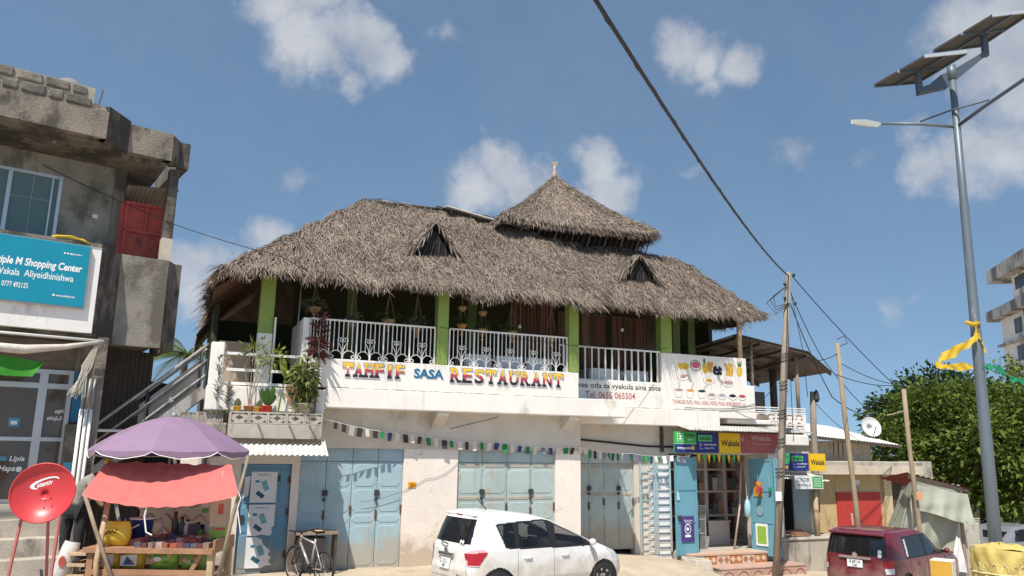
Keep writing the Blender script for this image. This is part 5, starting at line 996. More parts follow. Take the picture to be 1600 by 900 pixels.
part('front_pole', wood, sl_, lambda m: m.tube([lp(131, 768, -.55), lp(150, 830, -.6), lp(182, 925, -.75)], [.028, .03, .032], 7), True)
part('front_pole', wood_y, sl_, lambda m: m.tube([lp(150, 925, -.5), lp(150, 880, -.45), lp(170, 780, -.3)], .04, 6), True)
part('right_pole', wood, sl_, lambda m: m.tube([lp(388, 712, -.45), lp(375, 765, -.45), lp(362, 812, -.45), lp(335, 930, -.5)], [.022, .026, .03, .032], 7), True)
part('back_post', wood_r, sl_, lambda m: m.tube([lp(160, 925, .5), lp(172, 722, .5)], .035, 6), True)
part('back_post', wood_r, sl_, lambda m: m.tube([lp(352, 925, .5), lp(356, 728, .5)], .035, 6), True)
# red tarpaulin
tp = root('red_tarpaulin', 'red plastic sheet sagging over the street stall', 'tarpaulin', S0)
cA, cB, cC, cD = lp(168, 722, .5), lp(362, 727, .5), lp(372, 768, -.5), lp(130, 768, -.55)
def tarp(s, t):
    p = cA.lerp(cB, s).lerp(cD.lerp(cC, s), t); sg = 4*s*(1-s); p.z -= (.01*math.sin(math.pi*t)+.17*t**1.3)*sg; p.z += .02*math.sin(s*9+2)*t*(1-t)+.014*math.sin(math.atan2(t+.02, s+.02)*22)*(1-t)*math.exp(-2*s)+.012*math.sin(s*34+t*9)*(1-t)+.004*math.sin(s*22-t*16)*(t)+.01*math.sin(s*60)*(1-abs(2*s-1)); return p
redm = pm('red_plastic', (.74, .20, .18), .5, .08, 5, .008, 16, trans=.25)
part('sheet', redm, tp, lambda m: m.grid(tarp, 60, 24), True)
def hem(s, t): p = tarp(s, 1); p.y -= .01+.02*t; p.z -= .06*t; return p
part('hem', redm, tp, lambda m: m.grid(hem, 60, 3), True)
part('tie', paperw, tp, lambda m: m.tube([cC, cC+Vector((.05, 0, -.1)), cC+Vector((.02, -.02, -.25)), cC+Vector((.1, -.03, -.6))], .008, 5)); part('tie', paperw, tp, lambda m: m.tube([tarp(.42, 1)-Vector((0, 0, .05)), tarp(.42, 1)-Vector((.02, 0, .2)), tarp(.42, 1)-Vector((-.03, 0, .42)), tarp(.42, 1)-Vector((-.12, 0, .46))], .012, 5)); part('knot', syel, tp, lambda m: m.lathe([(.01, -.04), (.05, 0), (.02, .06)], 7, cA))
# lilac parasol
um = root('parasol', 'large lilac parasol with purple underside over the street stall', 'parasol', (-5.82, 13.6, gz(-5.82, 13.6)))
zb = 2.41-um.location.z; za_ = 2.98-um.location.z; RU = 1.30; NP = 8
lil = pm('lilac_fabric', (.30, .20, .295), .75, .06, 3, trans=.12); prp = pm('purple_underside', (.15, .08, .30), .8, .1, trans=.15)
for k in range(NP):
    a0 = 2*math.pi*k/NP+.2; a1 = a0+2*math.pi/NP
    def pan(s, t):
        a = a0+(a1-a0)*s; r_ = RU*t*(1-.05*4*s*(1-s)*t); z = za_-(za_-zb)*(t**1.7)-.035*math.sin(math.pi*s)*t*(1-t*.4)+.006*math.sin(s*15+t*11+k)*t; return Vector((math.cos(a)*r_, math.sin(a)*r_, z))
    gp = part('canopy_panel', lil, um, lambda m: m.grid(pan, 8, 8), True); part('lining', prp, gp, lambda m: m.grid(lambda s, t: pan(1-s, t)-Vector((0, 0, .012)), 8, 8), True)
    part('valance', lil, gp, lambda m: m.grid(lambda s, t: pan(s, 1)+Vector((0, 0, -(.02+.07*abs(math.sin(math.pi*s*1))**.6)*t)), 10, 2), True); part('valance_lining', prp, gp, lambda m: m.grid(lambda s, t: pan(1-s, 1)*.996+Vector((0, 0, zb*.004-(.02+.07*abs(math.sin(math.pi*s*1))**.6)*t)), 10, 2), True)
    part('piping', inkw, gp, lambda m: m.tube([pan(i/10, 1)+Vector((0, 0, -.09*abs(math.sin(math.pi*i/10))**.6-.02)) for i in range(11)], .007, 4))
    part('rib', greym, um, lambda m: m.tube([(0, 0, za_-.25), Vector((math.cos(a0)*RU*.6, math.sin(a0)*RU*.6, za_-.42))], .008, 4))
part('pole', pm('pale_pole', (.42, .36, .46), .4, .1), um, lambda m: m.tube([(0, 0, -.1), (0, 0, za_)], .022, 8), True); part('cap', greym, um, lambda m: m.lathe([(.05, -.01), (.05, .03), (.02, .07)], 10, (0, 0, za_)), True)
# goods on the stall
def good(name, lab, cat, x, y, z, rz=0, group='goods on the street stall'): return root(name, lab, cat, S0+Vector((x, y, z)), rz, group)
def bag(o, w_, h, d, mat, seed=0):
    def f(s, t):
        a = 2*math.pi*s; e = math.sin(math.pi*max(.02, min(.98, t)))**.35; return Vector((math.cos(a)*w_/2*(.75+.25*e)*(1+.03*math.sin(5*a+seed)), math.sin(a)*d/2*e*(1+.05*math.sin(3*a+seed)), h*t))
    return part('bag', mat, o, lambda m: m.grid(f, 20, 8), True)
def blotch(o, cols, w_, h, y, n=7, seed=0):
    r2 = random.Random(seed)
    for k in range(n): cx = r2.uniform(-.3, .3)*w_; cz = r2.uniform(.25, .8)*h; part('print', cols[k % len(cols)], o, lambda m: disc(m, cx, cz, r2.uniform(.05, .16)*w_, r2.uniform(.05, .14)*h, y-.002*k, 12))
dety = pm('detergent_yellow', (.62, .38, .04), .4, .1); detw = pm('detergent_white', (.6, .6, .6), .4); detb = pm('detergent_blue', (.03, .06, .2), .4); detr = pm('detergent_red', (.4, .08, .06), .4)
for x, lab in ((-.70, 'yellow and white detergent bag at the left of the lower shelf'), (-.34, 'yellow and white detergent bag beside the left-hand one on the lower shelf')):
    o = good('detergent_bag', lab, 'bag', x, -.1, .622); bag(o, .36, .27, .22, dety); part('print', detw, o, lambda m: m.prism([(-.15, -.115, .05), (.1, -.115, .05), (.1, -.115, .22), (-.15, -.115, .2)], (0, -.004, 0))); part('print', detb, o, lambda m: m.prism([(-.1, -.121, .07), (.07, -.121, .07), (-.05, -.121, .19)], (0, -.004, 0))); part('print', detr, o, lambda m: m.prism([(.0, -.126, .09), (.06, -.126, .09), (.02, -.126, .15)], (0, -.004, 0)))
grb = pm('green_pack', (.22, .38, .06), .35, .25, 9); grd = pm('green_pack_dark', (.05, .2, .04), .4); pkb = pm('pack_pink', (.5, .2, .16), .4)
for x, ww, hh, lab in ((.13, .46, .32, 'big green washing powder bag on the lower shelf'), (.58, .38, .26, 'smaller green washing powder bag on the lower shelf')):
    o = good('powder_bag', lab, 'bag', x, -.1, .622); bag(o, ww, hh, .24, grb); blotch(o, [grd, pkb, lyel, detw, pkb], ww, hh, -.125, 8, int(x*100))
o = good('yellow_sack', 'large yellow pack with dark script lying on the stall tray', 'sack', -.68, -.1, TZ+.001, R(-8)); bag(o, .52, .36, .3, pm('yellow_sack', (.72, .50, .06), .4, .1)); part('script', inkk, o, lambda m: m.tube([(-.17+.02*i, -.165, .17+.03*math.sin(i*1.7)+.004*i) for i in range(17)], .007, 4))
bt = pm('clear_bottle', (.5, .53, .55), .12, .1, alpha=.55)
for k, (x, lab) in enumerate(((-.80, 'clear water bottle at the back left of the stall'), (-.70, 'clear water bottle next to the blue bucket'))):
    o = good('water_bottle', lab, 'bottle', x, .25, TZ+.001); part('bottle', bt, o, lambda m: m.lathe([(.04, 0), (.045, .02), (.042, .2), (.04, .28), (.016, .33), (.016, .36)], 10), True); part('cap', inkb, o, lambda m: m.lathe([(.018, .36), (.018, .38)], 8)); part('label', paperw, o, lambda m: m.lathe([(.0435, .1), (.0435, .18)], 10, cap=False), True)
o = good('blue_bucket', 'blue plastic bucket with pale rim on the stall', 'bucket', -.42, .22, TZ+.001); part('body', pm('blue_plastic', (.02, .04, .16), .4), o, lambda m: m.lathe([(.14, 0), (.18, .36), (.19, .37), (.17, .36), (.13, .03)], 16), True); part('rim', paperw, o, lambda m: m.lathe([(.19, .37), (.195, .385), (.185, .39)], 16, cap=False)); part('handle', paperw, o, lambda m: m.tube([(-.19, -.05, .3), (-.1, -.19, .22), (.05, -.2, .3)], .012, 5))
pal = [(.22, .06, .05), (.12, .05, .05), (.30, .12, .08), (.06, .07, .12), (.25, .18, .15), (.35, .1, .06), (.1, .1, .12), (.4, .3, .25)]
nmn = ['first', 'second', 'third', 'fourth', 'fifth', 'sixth', 'seventh', 'eighth', 'ninth', 'tenth', 'eleventh', 'twelfth', 'thirteenth']
cnm = ['red', 'dark brown', 'rust', 'navy', 'tan', 'orange-red', 'charcoal', 'beige']
for r_ in range(3):
    for k in range(13):
        x = -.42+k*.105+random.uniform(-.01, .01); c = (k*3+r_*2) % 8; h = random.uniform(.05, .08)+.035*r_
        if r_ == 0 and k < 2: continue
        o = MB().box(-.047, .047, -.10, .08, 0, h).build('sweet_packet', pm('packet%d' % c, pal[c], .5, .35, 30)); o.location = S0+Vector((x, -.22+r_*.22, TZ+.001)); o.rotation_euler = (0, 0, random.uniform(-.12, .12))
        tag(o, '%s sweet packet, %s in the %s row of the stall tray' % (cnm[c], nmn[k], ('front', 'middle', 'back')[r_]), 'packet', 'sweet packets on the stall tray')
for k, (x, h, c, lab) in enumerate(((.05, .34, (.05, .045, .05), 'dark bottle at the back of the stall tray, left'), (.16, .26, (.03, .06, .08), 'dark teal bottle at the back of the stall tray'), (.25, .22, (.4, .38, .36), 'pale tub at the back of the stall tray'), (.42, .18, (.04, .04, .05), 'black box at the back right of the stall tray'), (.62, .2, (.35, .33, .36), 'grey box of small goods at the back right of the stall tray'), (.52, .12, (.06, .14, .04), 'green tin before the grey box on the stall tray'))):
    o = good('jar', lab, 'jar', x, .36 if k != 5 else .25, TZ+.11); bx_ = k in (3, 4); part('body', pm('jar%d' % k, c, .4, .2), o, (lambda m: m.box(-.13, .13, -.07, .07, -.108, h)) if bx_ else (lambda m: m.lathe([(.05, -.108), (.055, h*.6), (.03, h*.85), (.03, h)], 10)), not bx_)
    part('lid', inkk, o, lambda m: m.lathe([(.032, h+.001), (.032, h+.03)], 8))
o = good('white_sack', 'white plastic sack leaning at the left of the stall', 'sack', -1.42, -.2, .42-SZ, .3); bag(o, .26, .62, .22, pm('white_sack', (.55, .53, .51), .6, .12, 8, .01, 20)).rotation_euler = (0, R(14), 0); part('print', detr, o, lambda m: disc(m, .06, .33, .05, .08, -.125)); part('stand', wood_y, o, lambda m: m.box(-.2, .25, -.14, .2, -.5, 0))
for k, (px_, py_, w_, h, lab, c1) in enumerate(((322, 790, .13, .24, 'grey packet with green foot hanging from the tarpaulin', (.4, .36, .37)), (345, 772, .26, .22, 'white and violet packet hanging by the right pole', (.5, .48, .55)))):
    P_ = lp(px_, py_, .1); o = root('hanging_packet', lab, 'packet', S0+P_, 0, 'packets hanging on the stall'); part('sheet', pm('hang%d' % k, c1, .4, .15), o, lambda m: m.box(-w_/2, w_/2, -.02, .02, -h/2, h/2), bevel=.012); part('print', grd if k == 0 else detb, o, lambda m: m.box(-w_*.4, w_*.4, -.026, -.021, -h*.45, -h*.15)); part('string', paperw, o, lambda m: m.tube([(0, 0, h/2), (0, 0, h/2+.25)], .004, 4))
o = root('powder_poster', 'tall green and cream soap pack hanging at the right end of the stall', 'packet', S0+lp(345, 818, .05), 0, 'packets hanging on the stall'); part('sheet', pm('cream_pack', (.42, .36, .25), .5, .15), o, lambda m: m.box(-.17, .13, -.02, .02, -.05, .38)); part('sheet_low', grb, o, lambda m: m.box(-.16, .14, -.022, .02, -.40, -.051)); part('print', inkr, o, lambda m: m.box(-.1, .08, -.026, -.023, -.1, -.06)); part('print', detr, o, lambda m: m.box(-.05, .03, -.025, -.021, .14, .3)); part('print', grd, o, lambda m: disc(m, -.08, -.28, .07, .08, -.024)); part('cord', paperw, o, lambda m: m.tube([(0, 0, .38), (0, 0, .55)], .004, 4))
# patterned tile cartons stacked behind the stall
ct = pm('beige_carton', (.58, .46, .33), .8, .08); ctd = pm('carton_print', (.36, .18, .09), .8)
cm = MB().box(0, .62, 0, .3, 0, .22).mesh('carton', ct); n_ = 0
for r_ in range(9):
    for k in range(2):
        z = .0+r_*.225; P_ = at(205+0, 820, 14.6); 
        o = root('tile_carton', 'beige carton with brown diamonds, row %s from the ground, %s, behind the stall' % (nmn[r_], ('left', 'right')[k]), 'carton', Vector((P_.x+.12+k*.64+.02*math.sin(r_*3+k), 14.6, gz(P_.x+.5, 14.6)+z)), .12, 'patterned cartons behind the stall')
        link('carton', cm, o)
        for j in (0, 1): part('print', ctd, o, lambda m: (m.bar((.06+j*.28, -.006, .03), (.18+j*.28, -.006, .16), .006, .05, (0, 1, 0)), m.bar((.18+j*.28, -.004, .16), (.30+j*.28, -.004, .03), .006, .05, (0, 1, 0))))
# ================================================================ person behind the stall, bending to the right
pr = root('person', 'person in grey shirt and dark trousers bending forward behind the stall', 'person', (-7.18, 13.35, .56), 0)
def skinbody(name, parent, verts, edges, radii, mat, sub=2):
    me = bpy.data.meshes.new(name); me.from_pydata(verts, edges, []); me.materials.append(mat); o = link(name, me, parent)
    o.modifiers.new('skin', 'SKIN'); sv = me.skin_vertices[0].data
    for i, r_ in enumerate(radii): sv[i].radius = r_ if isinstance(r_, tuple) else (r_, r_)
    sv[0].use_root = True; s_ = o.modifiers.new('sub', 'SUBSURF'); s_.levels = s_.render_levels = sub; return o
tro = pm('dark_trousers', (.03, .03, .035), .9, .2); skn = pm('skin', (.16, .09, .06), .6, .1); shirt = pm('grey_shirt', (.30, .275, .25), .9, .12, 6, .01, 14)
V_ = [(0, 0, .92), (-.1, .0, .88), (-.12, -.02, .48), (-.13, .05, .06), (-.10, -.08, .03), (.11, .0, .88), (.12, -.04, .48), (.12, .03, .06), (.16, -.08, .03), (.08, 0, 1.12), (.22, -.02, 1.33), (.33, -.03, 1.42), (.40, -.05, 1.45), (.50, -.07, 1.44), (.57, -.08, 1.40), (.30, -.20, 1.36), (.42, -.27, 1.12), (.58, -.34, .98), (.64, -.36, .95), (.30, .16, 1.36), (.45, .2, 1.12), (.62, .1, 1.0), (.68, .06, .98)]
E_ = [(0, 1), (1, 2), (2, 3), (3, 4), (0, 5), (5, 6), (6, 7), (7, 8), (0, 9), (9, 10), (10, 11), (11, 12), (12, 13), (13, 14), (10, 15), (15, 16), (16, 17), (17, 18), (10, 19), (19, 20), (20, 21), (21, 22)]
R_ = [.15, .095, .065, .045, .035, .095, .065, .045, .035, .15, .16, .07, .055, .095, .08, .065, .05, .04, .035, .065, .05, .04, .035]
body = skinbody('body', pr, V_, E_, R_, skn)
skinbody('trousers', pr, V_[:9], E_[:8], [.165, .12, .09, .07, .05, .12, .09, .07, .05], tro)
skinbody('shirt', pr, [V_[0], (.04, 0, 1.02), V_[9], V_[10], (.3, -.03, 1.40), V_[15], (.37, -.24, 1.22), V_[19], (.4, .19, 1.22)], [(0, 1), (1, 2), (2, 3), (3, 4), (3, 5), (5, 6), (3, 7), (7, 8)], [.17, .18, .185, .195, .10, .09, .085, .09, .085], shirt)
skinbody('hair', pr, [(.46, -.07, 1.49), (.53, -.07, 1.48)], [(0, 1)], [.08, .085], blackpl)
# ================================================================ red satellite dish on a stand
D0 = at(67, 770, 10.9); gzd = gz(D0.x, 10.9)
ds = root('satellite_dish', 'red satellite dish with white oval logo on a pink tripod stand', 'dish', Vector((D0.x, 10.9, gzd)), 0)
hz = D0.z-gzd; rot = Matrix.Rotation(R(16), 3, 'Z') @ Matrix.Rotation(R(80), 3, 'X'); reddish = pm('red_dish_paint', (.52, .045, .05), .35, .06, 3, spec=.4)
DS = .84
part('dish', reddish, ds, lambda m: m.lathe([(r_*DS, z_*DS) for r_, z_ in [(.47, .02), (.455, .012), (.38, -.05), (.25, -.10), (.1, -.13), (.005, -.137), (.1, -.145), (.26, -.115), (.39, -.065), (.465, .0)]], 40, (0, 0, hz), rot, cap=False), True)
part('rim', reddish, ds, lambda m: m.tube([Vector((0, 0, hz)) + rot @ Vector((.468*DS*math.cos(a*math.pi/20), .468*DS*math.sin(a*math.pi/20), .018*DS)) for a in range(41)], .012, 5, False), True)
def dl(x, z, y=-.0): return Vector((0, 0, hz)) + rot @ (Vector((x, z, -.137+.66*(x*x+z*z)+.006))*DS)
lg = part('logo', inkw, ds, lambda m: [m.add([dl(.19*math.cos(a0)*k0-.02, .17+.075*math.sin(a0)*k0+.06*math.cos(a0)*k0), dl(.19*math.cos(a1)*k0-.02, .17+.075*math.sin(a1)*k0+.06*math.cos(a1)*k0), dl(.19*math.cos(a1)*k1-.02, .17+.075*math.sin(a1)*k1+.06*math.cos(a1)*k1), dl(.19*math.cos(a0)*k1-.02, .17+.075*math.sin(a0)*k1+.06*math.cos(a0)*k1)], [(0, 1, 2, 3)]) for i in range(30) for a0, a1 in [(R(i*8), R(i*8+8))] for k0, k1 in [(1.08, .98-.32*math.sin(math.pi*i/30))]])
t_ = text('azamtv', -.13, .09, .13, .20, 0, inkw, ds, bold=.03, shear=.1)
v_ = np.empty(len(t_.data.vertices)*3); t_.data.vertices.foreach_get('co', v_); v_ = v_.reshape(-1, 3)
for i in range(len(v_)): v_[i] = dl(v_[i][0], v_[i][2]+v_[i][0]*.28, 0)
t_.data.vertices.foreach_set('co', v_.ravel()); t_.data.update()
for x, z in ((.02, -.1), (.1, -.07), (.03, -.22), (.14, -.2)): part('bolt', iron, ds, lambda m: m.lathe([(.008, 0), (.008, .008)], 6, dl(x, z), rot))
pk = pm('pink_red_steel', (.42, .13, .12), .5, .12, 6)
for a, b in (((-.24, 0, hz-.31), (-.29, -.15, .02)), ((.27, 0, hz-.28), (.31, -.12, .02)), ((0, .18, hz-.2), (-.05, .55, .02))): part('stand_leg', pk, ds, lambda m: m.bar(a, b, .03))
part('stand_brace', pk, ds, lambda m: m.bar((-.27, -.09, .62), (.29, -.07, .66), .03)); part('stand_brace', pk, ds, lambda m: m.bar((-.27, -.09, .62), (-.04, .42, .5), .03)); part('stand_brace', iron, ds, lambda m: m.bar((0, .2, .8), (.25, -.02, .3), .03)); part('mount', iron, ds, lambda m: m.bar((0.03, .2, hz-.05), (0.03, .25, hz-.3), .07))
# ================================================================ bicycle
bk = root('bicycle', 'silver mountain bike with black tyres leaning near the blue double doors', 'bicycle', Vector((-3.75, 15.35, gz(-3.75, 15.35))), R(135)); bk.rotation_euler = (R(0), R(0), R(135))
tyr = blackrub; fr_ = pm('silver_frame', (.50, .46, .43), .3, .05, metal=.5)
def wheel(x):
    wl = part('wheel', tyr, bk, lambda m: m.tube([(x+.31*math.cos(a*math.pi/18), 0, .335+.31*math.sin(a*math.pi/18)) for a in range(37)], .024, 6, False), True)
    part('rim', greym, wl, lambda m: m.tube([(x+.283*math.cos(a*math.pi/18), 0, .335+.283*math.sin(a*math.pi/18)) for a in range(37)], .009, 5, False), True)
    for k in range(16): part('spoke', greym, wl, lambda m: m.tube([(x, .0, .335), (x+.28*math.cos(k*math.pi/8), 0, .335+.28*math.sin(k*math.pi/8))], .0025, 3)) if k < 16 else None
    part('hub', iron, wl, lambda m: m.tube([(x, -.05, .335), (x, .05, .335)], .025, 8))
wheel(-.53); wheel(.53)
for a, b, r_ in (((-.53, .04, .335), (-.06, 0, .30), .012), ((-.53, .04, .335), (-.17, 0, .78), .011), ((-.06, 0, .30), (-.19, 0, .84), .018), ((-.06, 0, .3), (.36, 0, .74), .026), ((-.17, 0, .76), (.34, 0, .84), .02), ((.33, 0, .88), (.37, 0, .70), .022)): part('frame_tube', fr_, bk, lambda m: m.tube([a, b], r_, 8), True)
for s in (-1, 1): part('fork_blade', iron, bk, lambda m: m.tube([(.37, s*.05, .72), (.53, s*.05, .335)], .014, 6), True)
part('seat_post', iron, bk, lambda m: m.tube([(-.19, 0, .84), (-.22, 0, .95)], .013, 6)); sd_ = part('saddle', blackpl, bk, lambda m: m.hexa([(-.36, -.08, .95), (-.36, .08, .95), (-.08, .02, .96), (-.08, -.02, .96), (-.38, -.09, 1.0), (-.38, .09, 1.0), (-.06, .02, .99), (-.06, -.02, .99)]), bevel=.015); part('saddle_cover', pm('saddle_tan', (.6, .36, .14)), sd_, lambda m: m.hexa([(-.34, -.07, 1.001), (-.34, .07, 1.001), (-.16, .03, 1.0), (-.16, -.03, 1.0), (-.33, -.06, 1.01), (-.33, .06, 1.01), (-.18, .02, 1.008), (-.18, -.02, 1.008)]))
part('handlebar', blackpl, bk, lambda m: m.tube([(.25, -.32, .98), (.30, -.15, .95), (.32, 0, .92), (.30, .15, .95), (.25, .32, .98)], .014, 6), True); part('stem', blackpl, bk, lambda m: m.tube([(.335, 0, .86), (.32, 0, .93)], .02, 6))
part('crank', iron, bk, lambda m: (m.tube([(-.06, -.05, .3), (-.06, .05, .3)], .08, 12), m.bar((-.06, -.07, .3), (.05, -.07, .18), .02), m.bar((-.06, .07, .3), (-.17, .07, .42), .02))); part('kickstand', iron, bk, lambda m: m.tube([(-.2, -.04, .3), (-.28, -.22, .01)], .01, 5))
o = root('wooden_crate_table', 'dark little wooden table with clutter behind the bicycle', 'table', FR(.95, .32, -.03), FR_RZ); part('top', wood, o, lambda m: m.box(-.4, .45, -.2, .2, .78, .84)); part('body', pm('dark_box', (.05, .045, .045), .8), o, lambda m: m.box(-.36, .2, -.16, .18, .28, .72))
for x in (-.36, .38):
    for y in (-.17, .14): part('leg', wood_d, o, lambda m: m.box(x, x+.05, y, y+.05, 0, .78))
# ================================================================ cars
def interp(tab, z):
    for (a, b), (c, d) in zip(tab, tab[1:]):
        if z <= c: t = 0 if z <= a else (z-a)/(c-a); return b+(d-b)*t
    return tab[-1][1]
def inpol(P, x, y): return inpoly(x, y, P)
def build_car(C, name, label, cat, loc, rz, N_=540, dz=.016, group=None):
    L_, W_, xr, xf, hw = C['L'], C['W'], C['xr'], C['xf'], C['hw']; z0, z1 = .2, C['H']; paint, glass = C['paint'], C['glass']
    car = root(name, label, cat, loc, rz, group)
    nz = int((z1-z0)/dz); zs = [z0+(z1-z0)*(1-(1-k/nz)**1.15) for k in range(nz+1)]
    def ring(z):
        a0, a1 = interp(xr, z), interp(xf, z); a = (a1-a0)/2; b = W_/2*interp(hw, z); n = interp(C['sq'], z); per = 4*(a+b); out = []
        for k in range(N_):
            t = (k/N_*per) % per
            if t < 2*a: p = (-a+t, -b)
            elif t < 2*a+2*b: p = (a, -b+t-2*a)
            elif t < 4*a+2*b: p = (a-(t-2*a-2*b), b)
            else: p = (-a, b-(t-4*a-2*b))
            f = 1/((abs(p[0])/a)**n+(abs(p[1])/b)**n)**(1/n); x, y = p[0]*f, p[1]*f
            out.append((a0+a+x, y, z))
        return out
    rings = [ring(z) for z in zs]; top = rings[-1]; V_ = np.array([p for r_ in rings for p in r_])
    K = len(rings); Vg = V_.reshape(K, N_, 3)
    tu = np.roll(Vg, -1, 1)-np.roll(Vg, 1, 1); tv = np.gradient(Vg, axis=0); nn = np.cross(tu, tv); nn /= np.linalg.norm(nn, axis=2)[:, :, None]+1e-9; NV = nn.reshape(-1, 3)
    regs = {}; arch = C['wheels']; wr = C['wr']
    for k in range(K-1):
        for j in range(N_):
            j2 = (j+1) % N_; c = (Vg[k, j]+Vg[k, j2]+Vg[k+1, j]+Vg[k+1, j2])/4; n_ = nn[k, j]; x, y, z = c
            reg = 'body'; side = abs(n_[1]) > .55 and abs(y) > W_*.3
            if side and any((x-ax)**2+(z-wr)**2 < (wr+.065)**2 for ax in arch): reg = None
            elif side:
                for nm, P in C['side']:
                    if inpol(P, x, z): reg = nm+('_r' if y < 0 else '_l'); break
            if reg == 'body' and n_[0] < -.35 and x < 1.0:
                for nm, P in C['rear']:
                    if inpol(P, y, z): reg = nm+('' if nm == 'rearglass' else '_r' if y < 0 else '_l'); break
            if reg == 'body' and n_[0] > .25 and x > L_*.3:
                for nm, P in C['front']:
                    if inpol(P, y, z): reg = nm+('' if nm == 'wind' else '_r' if y < 0 else '_l'); break
            if reg: regs.setdefault(reg, []).append((k*N_+j, k*N_+j2, (k+1)*N_+j2, (k+1)*N_+j))
    def emit(nm, faces, mat, off, parent=car, smooth=True):
        F_ = np.array(faces); ids, inv = np.unique(F_, return_inverse=True); P = V_[ids]+NV[ids]*off
        o = npmesh(nm, P, inv.reshape(-1, 4), mat, parent); o.data.polygons.foreach_set('use_smooth', [smooth]*len(F_)); return o
    body = emit('body', regs['body'], paint, 0)
    nb = len(regs['body']); lin = emit('interior_lining', [f[::-1] for f in regs['body']], blackpl, -.03)
    # roof cap and floor
    cap = MB(); cx = np.mean([p[0] for p in top]); n0 = len(top); lay = [[((p[0]-cx)*s+cx, p[1]*s, z1+.02*(1-s*s)) for p in top] for s in (1, .8, .5, .2)]
    cap.v = [q for l in lay for q in l]+[(cx, 0, z1+.02)]
    cap.f = [(i*n0+j, i*n0+(j+1) % n0, (i+1)*n0+(j+1) % n0, (i+1)*n0+j) for i in range(3) for j in range(n0)]+[(3*n0+j, 3*n0+(j+1) % n0, 4*n0) for j in range(n0)]; cap.m = [0]*len(cap.f)
    cap.build('roof', paint, car, True)
    fl = MB(); b0 = rings[0]; fl.add([b0[i] for i in range(0, n0, 6)], [tuple(range(len(range(0, n0, 6))))]); fl.build('floor', blackpl, car)
    MM = C['mats']
    for reg, faces in regs.items():
        if reg == 'body': continue
        key = reg[:-2] if reg[-2:] in ('_r', '_l') else reg
        mat, off, nm = MM[key]; emit(nm, faces, mat, off)
    def sy_(x, z):
        a0, a1 = interp(xr, z), interp(xf, z); a = (a1-a0)/2; n = interp(C['sq'], z); return W_/2*interp(hw, z)*max(0, 1-(abs(x-a0-a)/a)**n)**(1/n)
    for sx, sk, za_s, zb_s in C['seams']:
        for s in (-1, 1):
            part('panel_gap', C['gap'], car, lambda m: m.tube([(sx+(z-.9)*sk, s*(sy_(sx+(z-.9)*sk, z)+.0005), z) for z in [za_s+(zb_s-za_s)*i/16 for i in range(17)]], .0045, 4))
    for gy0, gz0, gy1, gz1 in C['rgaps']:
        part('panel_gap', C['gap'], car, lambda m: m.tube([((lambda y, z: interp(xr, z)+(interp(xf, z)-interp(xr, z))/2*(1-max(0, 1-(abs(y)/(W_/2*interp(hw, z)))**interp(C['sq'], z))**(1/interp(C['sq'], z))))(gy0+(gy1-gy0)*i/14, gz0+(gz1-gz0)*i/14), gy0+(gy1-gy0)*i/14, gz0+(gz1-gz0)*i/14) for i in range(15)], .005, 4))
    # wheels
    wm = None
    for ax in arch:
        for s in (-1, 1):
            y = s*(W_/2-.115); rot_ = Matrix.Rotation(R(90)*s, 3, 'X')
            well = part('wheel_arch', blackpl, car, lambda m: m.lathe([(wr+.075, -.12), (wr+.075, .10), (.1, .10)], 24, (ax, y-s*.02, wr), Matrix.Rotation(R(90)*s, 3, 'X') @ Matrix.Rotation(math.pi, 3, 'X').to_3x3(), cap=False))
            wl = part('wheel', blackrub, car, lambda m: m.lathe([(wr*.66, .08), (wr*.9, .095), (wr*.98, .07), (wr, .0), (wr*.98, -.07), (wr*.9, -.095), (wr*.6, -.09)], 32, (ax, y, wr), rot_ @ Matrix.Rotation(math.pi, 3, 'X').to_3x3(), cap=False), True)
            part('rim', greym, wl, lambda m: m.lathe([(wr*.67, .085), (wr*.62, .06), (wr*.60, -.03), (.001, -.03)], 28, (ax, y, wr), rot_ @ Matrix.Rotation(math.pi, 3, 'X').to_3x3(), cap=False), True)
            for k in range(C['spokes']):
                a = 2*math.pi*k/C['spokes']; part('spoke', C['rimm'], wl, lambda m: m.bar((ax, y+s*.03, wr), (ax+wr*.64*math.cos(a), y+s*.075, wr+wr*.64*math.sin(a)), .05, .03, (0, 1, 0)))
            part('hub_cap', C['rimm'], wl, lambda m: m.lathe([(.055, .0), (.05, .03), (.001, .035)], 14, (ax, y+s*.03, wr), rot_ @ Matrix.Rotation(math.pi, 3, 'X').to_3x3(), cap=False), True)
    # interior
    seatm = pm('car_seat', (.05, .05, .05), .9, .2)
    for sx in C['seats']:
        for sy in (-.36, .36):
            st_ = part('seat', seatm, car, lambda m: m.box(sx, sx+.5, sy-.25, sy+.25, .4, .62), bevel=.05); part('seat_back', seatm, st_, lambda m: m.hexa([(sx-.12, sy-.23, .6), (sx+.06, sy-.23, .6), (sx+.06, sy+.23, .6), (sx-.12, sy+.23, .6), (sx-.25, sy-.2, 1.12), (sx-.12, sy-.2, 1.12), (sx-.12, sy+.2, 1.12), (sx-.25, sy+.2, 1.12)]), bevel=.05); part('head_rest', seatm, st_, lambda m: m.box(sx-.28, sx-.18, sy-.12, sy+.12, 1.15, 1.32), bevel=.03)
    part('dashboard', seatm, car, lambda m: m.box(C['dash'], C['dash']+.35, -.65, .65, .6, .95), bevel=.06)
